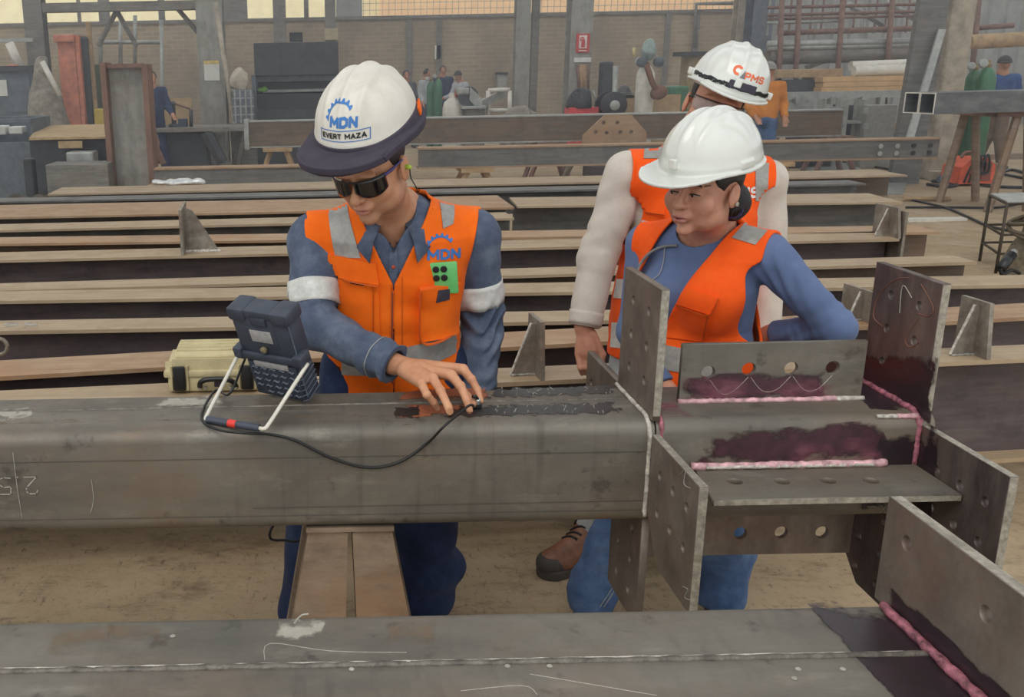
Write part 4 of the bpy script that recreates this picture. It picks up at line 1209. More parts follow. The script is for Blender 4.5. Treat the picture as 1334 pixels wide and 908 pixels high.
    hold(MB().box(c + Vector((-.011, -.008, 0)), c + Vector((.011, .008, .011)), None, .002).build('probe_shoe', M['black']), pr)
    hold(MB().lathe([(.0065, 0), (.0065, .010), (.005, .012)], c + Vector((.001, -.002, .011)), (0.1, -.2, 1), 12).build('probe_body', plain('silver_probe', (200, 200, 196), 0.3, 0.7)), pr)
    hold(MB().tube([c + Vector((.002, -.004, .020)), c + Vector((-.004, -.008, .030)), c + Vector((-.012, -.012, .030))], .004, 8).build('probe_plug', M['black']), pr)
    return root
technician()
# ---------------------------------------------------------------- the woman and the man behind her
def cam_patch(name, bvh, px, Y, mat, lift=.003, nu=10, nv=10):
    cs = [np.array(at_y(x, y, Y)) for x, y in px]
    c = sum(cs) / 4; d = c - np.array(CAM)
    return patch(name, bvh, tuple(d), cs, mat, None, nu, nv, lift)
def cam_line(name, bvh, px, Y, w, mat, lift=.0016):
    cs = [np.array(at_y(x, y, Y)) for x, y in px]
    d = sum(cs) / len(cs) - np.array(CAM)
    return ribbon(name, bvh, tuple(d), cs, w, mat, None, lift)
def fold_fn(P, a, b, amp, at, wd, sd, fq=34):
    ab = b - a; t = ((P - a) @ ab) / (ab @ ab)
    return amp * np.sin(t * fq * .8 + 3.4 * wob(P, 15, sd)) * (.4 + .6 * np.tanh(1.5 * wob(P, 14, sd + 3))) * np.exp(-((t - at) / wd) ** 2)

def inspector():
    hd = Frame((.973, 2.51, 1.353), -57, 4, 2.6, .985)
    tr = Frame((1.045, 2.66, .785), -46, 0, 0)
    shL = A3(1.165, 2.545, 1.165); shR = A3(.915, 2.76, 1.165)
    elL = A3(1.328, 2.47, .985); wrL = A3(1.235, 2.63, .93)
    elR = A3(.885, 2.72, .92); wrR = A3(.93, 2.55, .80)
    root = empty('person', (1.05, 2.66, 0), 'woman in plain white helmet, blue long-sleeved top and open orange vest behind the plated node', 'person')
    nb = tr.w(0, .0, .43)
    def body(P):
        Q = hd.loc(P); far = np.linalg.norm(Q, axis=1); d = far - .17
        m = far < .24
        if m.any(): d[m] = head_sdf(Q[m], True)
        d = smin(d, s_cap(P, hd.w(0, .022, -.07), nb, .047, .052), .022)
        d = smin(d, s_cap(P, nb, tr.w(0, 0, .06), .075, .075), .05)
        d = smin(d, s_cap(P, shR, shL, .03, .03), .03)
        d = smin(d, s_chain(P, [shR, elR, wrR], (.034, .030, .023), .02), .02)
        d = smin(d, s_chain(P, [shL, elL, wrL], (.034, .030, .023), .02), .02)
        for wr, dr in ((wrL, A3(-.05, .05, -.04)), (wrR, A3(.01, -.06, -.04))):
            h = wr + dr; d = smin(d, s_cap(P, wr, h, .022, .026), .015)
            s = np.cross(dr, A3(0, 0, 1)); s /= np.linalg.norm(s); u = dr / np.linalg.norm(dr)
            for i in range(4):
                b = h + s * (-.024 + .016 * i); d = smin(d, s_chain(P, [b, b + u * .035, b + u * .055 + A3(0, 0, -.012)], (.009, .008, .006), .004), .004)
            d = smin(d, s_chain(P, [h - u * .02 + s * .02, h + s * .045 + u * .01, h + s * .05 + u * .03], (.011, .009, .007), .004), .006)
        return d
    bd = soft('body', body, A3(.80, 2.28, .66), A3(1.46, 2.88, 1.50), .0026, M['skin2'], None, tint_head(hd, (.38, .13, .13), 0, .15))
    prof = [(-.10, .165, .125, 0), (.04, .168, .125, 0), (.17, .140, .105, 0), (.28, .150, .112, -.006), (.37, .145, .100, 0), (.42, .105, .080, .006), (.455, .060, .058, .006)]
    torso0 = torso_fn(tr, prof, (shR, shL), .048)
    def torso(P):
        Q = tr.loc(P); S = np.stack([np.abs(Q[:, 0]), Q[:, 1], Q[:, 2]], 1)
        return smin(torso0(P), s_ell(S, (.065, -.085, .265), (.068, .062, .072)), .045)
    def shirt(P):
        d = torso(P) - .002 + .0012 * wob(P, 22, 41)
        a1 = s_chain(P, [shL, elL, wrL], (.055, .045, .034), .03) + fold_fn(P, shL, elL, .005, 1.0, .25, 43, 60) + fold_fn(P, elL, wrL, .004, .1, .4, 47, 50) + .001 * wob(P, 40, 44)
        a2 = s_chain(P, [shR, elR, wrR], (.055, .045, .034), .03)
        d = smin(d, np.minimum(a1, a2), .025)
        nk = s_cap(P, tr.w(0, -.035, .435), tr.w(0, -.06, .56), .064, .075)
        d = smax(d, -nk, .004)
        for e, w in ((elL, wrL), (elR, wrR)):
            ax = (w - e) / np.linalg.norm(w - e)
            d = smax(d, np.where(np.linalg.norm(P - w, axis=1) < .09, (P - w) @ ax + .012, -1.), .002)
        return d
    sh = soft('blue_top', shirt, A3(.78, 2.28, .66), A3(1.48, 2.90, 1.30), .0036, M['blue_knit'])
    def vest(P):
        Q = tr.loc(P); x, y, z = Q[:, 0], Q[:, 1], Q[:, 2]; ax = np.abs(x)
        t = torso(P) + .003 * wob(P, 15, 55, st=(1.2, 1, .6)) + .0016 * wob(P, 40, 56)
        fl = .012 * np.clip((.22 - z) / .2, 0, 1)
        d = np.maximum(t - .019 - fl, -(t - .010 - fl))
        d = smax(d, ax - .178, .004)
        hole = np.maximum(np.sqrt((y / .088) ** 2 + ((z - .275) / .135) ** 2) * .1 - .1, .105 - x)
        hole2 = np.maximum(np.sqrt((y / .075) ** 2 + ((z - .285) / .12) ** 2) * .1 - .1, .115 + x)
        d = smax(d, -np.minimum(hole, hole2), .004)
        d = smax(d, -s_cap(P, tr.w(0, -.01, .40), tr.w(0, -.01, .60), .078, .085), .004)
        xl = -.045 + (z - .16) / .27 * .125; xr = -.185 + (z - .16) / .27 * .095
        v = np.maximum(np.maximum(x - xl, xr - x), np.maximum(.13 - z, y + .0)) * .9
        d = smax(d, -v, .004)
        return smax(d, -.04 - z, .003)
    vs = soft('orange_vest', vest, tr.o + A3(-.27, -.27, -.08), tr.o + A3(.27, .27, .50), .0034, M['orange_red'])
    bv = bvh_of(vs); bs = bvh_of(sh); bb = bvh_of(bd)
    parts = [cam_patch('shoulder_tape', bv, [(953, 310), (984, 319), (1004, 296), (972, 288)], 2.52, M['tape']),
             cam_patch('waist_tape', bv, [(852, 480), (930, 492), (930, 462), (852, 446)], 2.52, M['tape'], .003, 12, 5),
             cam_patch('chest_pocket', bv, [(868, 440), (920, 446), (928, 402), (874, 386)], 2.52, M['orange_red'], .005),
             cam_patch('pocket_flap', bv, [(872, 392), (924, 409), (936, 388), (884, 370)], 2.52, M['orange_red'], .010),
             cam_line('pocket_seam', bv, [(922, 412), (915, 445)], 2.52, [.002, .002], M['seam_line'], .007),
             cam_line('pocket_seam', bv, [(874, 395), (922, 411), (935, 389)], 2.52, [.002, .002, .002], M['seam_line'], .012)]
    # neckband with its thin cable
    bsv = bvh_of(sh, vs)
    on = lambda px, py, l=.008: np.array(cast(bsv, CAM, np.array(at_y(px, py, 2.5)) - np.array(CAM))[0] or at_y(px, py, 2.55)) - np.array(ray(px, py)) * l
    parts.append(MB().tube(smooth_path([on(829, 362), on(834, 345), on(846, 330), on(862, 322), on(882, 320)], 6), .0042, 8).build('neckband', plain('grey_neckband', (120, 120, 118), .4), None, True))
    parts.append(MB().tube(smooth_path([on(866, 323, .006), on(864, 342, .006), on(858, 358, .006), on(846, 366, .006)], 6), .0016, 6).build('neckband_cable', plain('pale_cable', (150, 152, 156), .5), None, True))
    # ---- helmet
    hf = Frame((.973, 2.51, 1.375), -57, 9, 6.0, 1.02)
    he = make_helmet(root, hf, M['helmet'])
    # ---- face: eyes, brows, lashes
    fwd = hd.d(0, 1, 0)
    white = plain('eye_white', (168, 152, 142), .4); iris = plain('dark_brown_iris', (34, 22, 18), .2); brow = plain('dark_brow', (52, 34, 28), .8)
    for s in (-1, 1):
        k = ([Vector((.0135 * math.cos(a), .0030 * math.sin(a) - .0006 * math.cos(2 * a), 0)) for a in np.linspace(0, 2 * PI, 20, endpoint=False)], [tuple(range(20))])
        ew = print_on('eye', bb, fwd, lambda x, y, s=s: hd.w(.031 * s + x, -.3, -.0055 + y), k, white, None, .0006)
        k2 = ([Vector((.0046 * math.cos(a), min(.0046 * math.sin(a), .0026), 0)) for a in np.linspace(0, 2 * PI, 14, endpoint=False)], [tuple(range(14))])
        print_on('iris', bb, fwd, lambda x, y, s=s: hd.w(.031 * s + x - .0055, -.3, -.0062 + y), k2, iris, ew, .0010)
        parts.append(ew)
        P = [hd.w(.031 * s + x, -.2, z) for x, z in ((-.0155 , -.0055), (-.006, -.0022), (.006, -.0022), (.0155, -.0050))]
        parts.append(ribbon('eyelashes', bb, fwd, P, [.0018, .0034, .0036, .0020], M['hair'], None, .0014))
        P = [hd.w(s * x, -.2, z) for x, z in ((.014, .019), (.030, .024), (.046, .022), (.054, .017))]
        parts.append(ribbon('eyebrow', bb, fwd, P, [.006, .0075, .006, .0025], brow, None, .0008))
    P = [hd.w(x, -.2, -.0660 - .0012 * math.cos(x * 150)) for x in (-.022, -.011, 0, .011, .022)]
    parts.append(ribbon('mouth_line', bb, fwd, P, [.0006, .0014, .0016, .0014, .0006], plain('mouth_line', (92, 44, 44), .6), None, .0006))
    # ---- hair gathered at the nape
    def hair(P):
        Q = hd.loc(P)
        d = s_ell(Q, (0, .014, .036), (.079, .099, .091)) + .0012 * wob(P, 130, 61, st=(1, .3, 1))
        line = -.030 - .35 * np.clip(Q[:, 2] + .02, -.03, .1)
        cut = np.maximum(line - Q[:, 1], -.075 + .5 * np.clip(.03 - Q[:, 1], -.06, .1) - Q[:, 2])
        earz = .03 - np.linalg.norm(Q[:, 1:] - np.array([.012, -.012]), axis=1)
        d = smax(d, np.maximum(cut, earz * .8), .006)
        S = s_ell(Q, (.018, .098, -.052), (.045, .036, .050)) + .0016 * wob(P, 110, 62)
        d = smin(d, S, .02)
        return smax(d, Q[:, 2] - .075, .004)
    ha = soft('hair', hair, hd.o - .17, hd.o + .17, .0028, M['hair'])
    tie = MB()
    tie.tube([hd.w(.030 + .028 * math.cos(a), .078 + .012 * math.sin(a), -.072 + .016 * math.sin(a)) for a in np.linspace(0, 2 * PI, 18)], .003, 6, False)
    parts.append(tie.build('hair_tie', plain('purple_hair_tie', (56, 44, 88), .7), None, True))
    ring_c = hd.w(.074, .028, -.062)
    parts.append(MB().tube([np.array(ring_c) + hd.d(.004 * math.sin(a), .016 * math.cos(a), .016 * math.sin(a)) for a in np.linspace(0, 2 * PI, 20)], .0014, 5, False).build('ear_plug_cord', M['black_cord'], None, True))
    er = MB()
    for a in range(6): er.lathe([(.0022, 0), (.0015, .003)], hd.w(.089, .007 + .0042 * math.cos(a * PI / 3), -.034 + .0042 * math.sin(a * PI / 3)), hd.d(1, 0, 0), 8)
    er.lathe([(.0022, 0), (.0015, .004)], hd.w(.089, .007, -.034), hd.d(1, 0, 0), 8)
    parts.append(er.build('earring', plain('silver_earring', (216, 214, 206), .2, .8), None))
    # ---- jeans and shoes
    hpL, hpR = tr.w(.09, 0, .02), tr.w(-.09, 0, .02)
    knR, anR = A3(.895, 2.67, .43), A3(.79, 2.67, .09)
    knL, anL = A3(1.185, 2.67, .43), A3(1.195, 2.69, .09)
    def pants(P):
        d = np.minimum(s_chain(P, [hpR, knR, anR], (.105, .082, .068), .03), s_chain(P, [hpL, knL, anL], (.105, .086, .074), .03))
        d = smin(d, s_ell(P, tr.w(0, 0, .02), (.165, .13, .11)), .03)
        d = d + .006 * wob(P, 20, 71, st=(.6, .6, 1.6)) + .002 * wob(P, 55, 72)
        return smax(d, .06 - P[:, 2], .004)
    pa = soft('jeans', pants, A3(.64, 2.46, .03), A3(1.34, 2.96, .96), .0055, M['jeans'])
    bp = bvh_of(pa)
    for dx in (-2, 3):
        parts.append(cam_line('jeans_stitching', bp, [(784 + dx, 790), (797 + dx, 770), (808 + dx, 752)], 2.7, [.0025] * 3, M['thread'], .002))
    for an, dx in ((anR, -.05), (anL, 0.0)):
        def shoe(P, an=an, dx=dx):
            d = s_cap(P, A3(an[0] + .01, an[1] + .04, .04), A3(an[0] + dx, an[1] - .13, .032), .038, .036)
            d = smin(d, s_cap(P, A3(an[0], an[1] + .02, .05), A3(an[0], an[1], .13), .04, .045), .03)
            return smax(d, -P[:, 2] + .002, .004)
        parts.append(soft('shoe', shoe, A3(an[0] - .14, an[1] - .22, -.01), A3(an[0] + .12, an[1] + .13, .2), .006, plain('dark_work_shoe', (48, 42, 40), .6)))
    for o in [bd, sh, vs, he, ha, pa] + parts: hold(o, root)
inspector()

def onlooker():
    hd = Frame((1.165, 2.99, 1.535), -16, 4, 18)
    tr = Frame((1.13, 3.04, .89), -6, 0, 2)
    shR = A3(.925, 3.02, 1.335); shL = A3(1.345, 3.02, 1.305)
    elR = A3(.852, 3.02, 1.085); wrR = A3(.805, 2.965, .875)
    elL = A3(1.40, 3.05, 1.05); wrL = A3(1.37, 2.98, .83)
    root = empty('person', (1.13, 3.03, 0), 'man in white helmet with goggle strap and off-white shirt, standing behind the woman', 'person')
    nb = tr.w(0, 0, .49)
    h0 = A3(.818, 2.955, .80)
    fing = [([h0 + A3(-.030 + .017 * i, -.012 * (1 - abs(i - 1.5) / 2), -.012), h0 + A3(-.024 + .017 * i, -.018, -.052), h0 + A3(-.012 + .014 * i, .004, -.078)], (.0105, .0095, .008)) for i in range(4)]
    fing.append(([wrR + A3(.022, -.02, -.02), h0 + A3(.040, -.022, -.010), h0 + A3(.036, -.026, -.042)], (.0135, .0115, .0095)))
    def body(P):
        Q = hd.loc(P); far = np.linalg.norm(Q, axis=1); d = far - .17
        m = far < .24
        if m.any(): d[m] = head_sdf(Q[m])
        d = smin(d, s_cap(P, hd.w(0, .02, -.075), nb, .056, .060), .025)
        d = smin(d, s_cap(P, nb, tr.w(0, 0, .08), .085, .085), .04)
        d = smin(d, s_cap(P, shR, shL, .035, .035), .03)
        d = smin(d, s_chain(P, [shR, elR, wrR], (.040, .036, .028), .02), .02)
        d = smin(d, s_chain(P, [shL, elL, wrL, wrL + A3(-.01, -.02, -.10)], (.040, .036, .026, .03), .02), .02)
        far = np.linalg.norm(P - h0, axis=1); m = far < .2
        if m.any():
            p = P[m]; e = s_cap(p, wrR, h0, .027, .030)
            e = smin(e, s_ell(p, h0, (.040, .024, .046)), .015)
            for pts, rs in fing: e = smin(e, s_chain(p, pts, rs, .004), .004)
            d[m] = smin(d[m], e, .01)
        for i in range(4):
            b = wrL + A3(-.03 + .017 * i, -.025, -.10); d = smin(d, s_chain(P, [b, b + A3(0, -.015, -.04), b + A3(0, .0, -.065)], (.010, .009, .007), .004), .004)
        d = smin(d, s_chain(P, [wrL + A3(-.02, -.03, -.04), wrL + A3(-.045, -.04, -.08), wrL + A3(-.04, -.045, -.11)], (.012, .010, .008), .005), .008)
        return d
    bd = soft('body', body, A3(.72, 2.84, .66), A3(1.48, 3.16, 1.70), .0030, M['skin2'], None, tint_head(hd))
    prof = [(-.12, .185, .130, 0), (.06, .185, .130, 0), (.16, .178, .125, 0), (.32, .190, .128, -.004), (.42, .180, .118, 0), (.48, .125, .092, .006), (.52, .07, .07, .01)]
    torso = torso_fn(tr, prof, (shR, shL), .060)
    axc = (wrR - elR) / np.linalg.norm(wrR - elR)
    def shirt(P):
        d = torso(P) - .004 + .003 * wob(P, 26, 85)
        s1 = s_chain(P, [shR, elR, wrR], (.064, .056, .046), .03) + fold_fn(P, shR, elR, .004, .95, .3, 83) + fold_fn(P, elR, wrR, .0035, .25, .35, 84) + .0032 * wob(P, 36, 88, st=(.6, .6, 1.5))
        s2 = s_chain(P, [shL, elL, wrL], (.066, .058, .046), .03) + .0035 * wob(P, 34, 89)
        d = smin(d, np.minimum(s1, s2), .02)
        d = smax(d, np.where(np.linalg.norm(P - wrR, axis=1) < .12, (P - wrR) @ axc - .002, -1.), .002)
        d = smax(d, -s_cap(P, wrR - axc * .05, wrR + axc * .1, .037, .037), .003)
        return smax(d, -s_cap(P, tr.w(0, -.01, .46), hd.w(0, 0, -.06), .068, .068), .004)
    sh = soft('white_shirt', shirt, A3(.70, 2.84, .72), A3(1.52, 3.24, 1.46), .0042, M['white_shirt'])
    def vest(P):
        Q = tr.loc(P); x, y, z = Q[:, 0], Q[:, 1], Q[:, 2]; ax = np.abs(x)
        t = torso(P) + .0035 * wob(P, 16, 95, st=(1.2, 1, .6)) + .002 * wob(P, 42, 96) - .012 * np.clip((.25 - z) / .2, 0, 1)
        d = np.maximum(t - .019, -(t - .010))
        d = smax(d, ax - .215, .004)
        hole = np.maximum(np.sqrt((y / .085) ** 2 + ((z - .34) / .125) ** 2) * .1 - .1, .160 - ax)
        d = smax(d, -hole, .004)
        d = smax(d, -s_cap(P, tr.w(0, 0, .44), tr.w(0, 0, .66), .084, .084), .004)
        v = np.maximum((ax - (z - .30) * .42 - .004) * .9, y)
        d = smax(d, -v, .004)
        return smax(d, -.14 - z, .003)
    vs = soft('orange_vest', vest, tr.o + A3(-.29, -.24, -.18), tr.o + A3(.29, .22, .56), .0040, M['orange_red'])
    bv = bvh_of(vs); bs = bvh_of(sh)
    parts = [cam_patch('shoulder_tape', bv, [(838, 207), (868, 207), (876, 168), (840, 176)], 2.9, M['tape']),
             cam_patch('shoulder_tape', bv, [(984, 262), (999, 262), (1002, 212), (984, 212)], 2.9, M['tape']),
             cam_patch('chest_tape', bv, [(806, 300), (900, 326), (904, 302), (813, 281)], 2.9, M['tape_white'], .003, 16, 5),
             cam_patch('waist_tape', bv, [(790, 388), (900, 396), (900, 370), (795, 362)], 2.9, M['tape_white'], .003, 16, 5),
             cam_patch('hem_tape', bv, [(786, 452), (900, 462), (900, 430), (788, 418)], 2.9, M['tape_white'], .003, 16, 5),
             cam_patch('chest_pocket', bv, [(816, 272), (866, 284), (872, 216), (818, 210)], 2.9, M['orange_red'], .005),
             cam_line('pocket_seam', bv, [(816, 270), (840, 276), (866, 280)], 2.9, [.003] * 3, M['seam_line'], .008),
             cam_line('zip', bv, [(880, 282), (858, 310), (846, 360), (842, 450)], 2.9, [.006] * 4, M['seam_line'], .003),
             band('cuff', bs, elR, wrR, .80, .985, M['white_shirt'], None, .004, 28, 4, (0, 0), .09)]
    parts.append(print_on('chest_letters', bv, tr.d(0, 1, 0), lambda x, y: np.array(at_y(970, 252, 2.9)) + A3(x, 0, y), text_mesh('PMS', .046, .22), M['print_white'], None, .002))
    # ---- helmet with goggle strap
    hf = Frame((1.188, 3.0, 1.546), -14, 4, 19, 1.01)
    he = make_helmet(root, hf, M['helmet'], res=.003)
    hs = lambda P: helmet_sdf(hf.loc(P), False, False) * hf.k
    C = A3(0, .010, .052)
    def strap(P):
        Q = hf.loc(P); e = s_ell(Q, C, (.1105, .1385, .1205)); e = np.maximum(e - .002, -(e + .001))
        zc = .056 - .003 * np.abs(np.sin(9 * Q[:, 0] / .1))
        return np.maximum(e, np.abs(Q[:, 2] - zc) - .0065)
    c = hf.w(0, 0, .05)
    st = soft('goggle_strap', strap, c - .2, c + .2, .003, M['black'], he)
    bh = bvh_of(he)
    def pad(P):
        Q = hf.loc(P); e = s_ell(Q, C, (.111, .139, .121))
        e = np.maximum(e - .006, -(e - .0005))
        return smax(smax(smax(e, np.abs(Q[:, 0] - .016) - .040, .004), np.abs(Q[:, 2] - .060) - .0115, .004), Q[:, 1], .002)
    soft('strap_pad', pad, c - .2, c + .2, .0028, M['navy_cloth'], he)
    lug = MB()
    for s in (-1, 1):
        MB().box((s * .116 - .008, -.012, .044), (s * .116 + .008, .018, .064), hf.mat(), .003).build('lug', M['helmet'], he, True, 40)
    art = lambda cx, cz: (lambda x, y: hf.w(cx + x, -.3, cz + y))
    cr = ([Vector((r * math.cos(a), r * math.sin(a), 0)) for a in np.linspace(.6, 5.2, 16) for r in (.0065, .0135)], [(i * 2, i * 2 + 1, i * 2 + 3, i * 2 + 2) for i in range(15)])
    print_on('emblem', bh, hf.d(0, 1, 0), art(-.012, .098), cr, M['print_orange'], he)
    tri = ([Vector((-.006, -.012, 0)), Vector((.008, -.012, 0)), Vector((.004, .010, 0))], [(0, 1, 2)])
    print_on('emblem_point', bh, hf.d(0, 1, 0), art(.004, .093), tri, plain('grey_print', (110, 112, 114), .6), he, .0016)
    print_on('helmet_letters', bh, hf.d(0, 1, 0), art(.040, .090), text_mesh('PMS', .027, .22), M['print_orange'], he)
    # ---- clear spectacles under the brim, dark hair
    gl = MB().tube([hd.w(.075 * math.sin(t), -.046 - .068 * math.cos(t), .018) for t in np.radians(np.linspace(-70, 70, 25))], .002, 6).build('safety_spectacles', M['black'], None, True)
    for side in (-1, 1):
        v = []; f = []
        for i in range(13):
            th = side * math.radians(5 + 66 * i / 12)
            for j in range(6): v.append(hd.w(.075 * math.sin(th), -.046 - .066 * math.cos(th), .018 - .042 * j / 5 * (1 - .3 * (i / 12) ** 3)))
        for i in range(12):
            for j in range(5): f.append((i * 6 + j, i * 6 + j + 1, i * 6 + j + 7, i * 6 + j + 6))
        le = mesh_obj('lens', v, f, M['clear_lens'], gl, True)
        md = le.modifiers.new('thickness', 'SOLIDIFY'); md.thickness = .002; md.offset = 0
    for s in (-1, 1):
        MB().tube([hd.w(s * .068, -.066, .010), hd.w(s * .078, -.03, .010), hd.w(s * .079, .02, .0)], .003, 6).build('temple', M['black'], gl, True)
    def hair(P):
        Q = hd.loc(P); d = s_ell(Q, (0, .014, .036), (.0785, .0975, .0895))
        cut = np.maximum(-(Q[:, 1] + .030), -(Q[:, 2] + .045 - .3 * np.clip(-Q[:, 1], -.02, .1)))
        return smax(d, np.maximum(cut, Q[:, 2] - .06), .004)
    ha = soft('hair', hair, hd.o - .13, hd.o + .13, .0034, M['hair'])
    # ---- pale jeans and brown boots
    hpR, hpL = tr.w(-.10, 0, .0), tr.w(.10, 0, .0)
    knR, anR = A3(.97, 3.03, .49), A3(.895, 3.065, .14)
    knL, anL = A3(1.26, 3.05, .49), A3(1.28, 3.10, .12)
    def pants(P):
        d = np.minimum(s_chain(P, [hpR, knR, anR], (.105, .080, .062), .03), s_chain(P, [hpL, knL, anL], (.105, .080, .064), .03))
        d = smin(d, s_ell(P, tr.w(0, 0, .0), (.18, .13, .11)), .03) + .005 * wob(P, 22, 101, st=(.6, .6, 1.6))
        return smax(d, .12 - P[:, 2], .004)
    pa = soft('pale_trousers', pants, A3(.76, 2.84, .08), A3(1.40, 3.26, 1.02), .006, M['pale_jeans'])
    leather = plain('brown_leather', (124, 82, 62), .55, 0, .25, 20, .15); sole = plain('dark_boot_sole', (66, 60, 54), .7)
    for an, dr in ((anR, A3(-.90, -.44, 0)), (anL, A3(.1, -.99, 0))):
        heel = A3(an[0], an[1], 0) - dr * .05; toe = A3(an[0], an[1], 0) + dr * .165
        def upper(P):
            d = s_cap(P, heel + A3(0, 0, .055), toe + A3(0, 0, .048), .045, .044)
            d = smin(d, s_cap(P, heel + dr * .04 + A3(0, 0, .06), heel + dr * .045 + A3(0, 0, .165), .05, .055), .04)
            d = smin(d, s_cap(P, heel + dr * .05 + A3(0, 0, .13), toe - dr * .03 + A3(0, 0, .055), .045, .035), .03)
            return smax(d, .022 - P[:, 2], .004)
        def solef(P):
            d = np.maximum(s_cap(P * A3(1, 1, 0), heel, toe, .050, .050), np.abs(P[:, 2] - .016) - .014)
            cap = np.maximum(s_cap(P, toe - dr * .005 + A3(0, 0, .046), toe + dr * .01 + A3(0, 0, .046), .0465, .0455), .0 - (P - toe) @ dr - .018)
            return np.minimum(d, np.maximum(cap, P[:, 2] - .075))
        up = soft('boot', upper, heel - .14, heel + A3(.14, .14, .25) + np.maximum(dr * .22, 0), .004, leather) if False else soft('boot', upper, np.minimum(heel, toe) - A3(.1, .1, .01), np.maximum(heel, toe) + A3(.1, .1, .25), .004, leather)
        soft('boot_sole', solef, np.minimum(heel, toe) - A3(.1, .1, .02), np.maximum(heel, toe) + A3(.1, .1, .12), .004, sole, up)
        lc = MB(); sd = np.cross(dr, A3(0, 0, 1)); bu = bvh_of(up)
        for i in range(5):
            p = heel + dr * (.075 + .017 * i); row = []
            for q in (-.026, -.013, 0, .013, .026):
                h, _ = cast(bu, p + sd * q + dr * .01 * (q / .026) + A3(0, 0, .4), (0, 0, -1))
                if h is not None: row.append(h + Vector((0, 0, .002)))
            if len(row) > 2: lc.tube(row, .0042, 6)
        lc.build('laces', M['black_cord'], up, True)
        parts.append(up)
    for o in [bd, sh, vs, he, gl, ha, pa] + parts: hold(o, root)
onlooker()
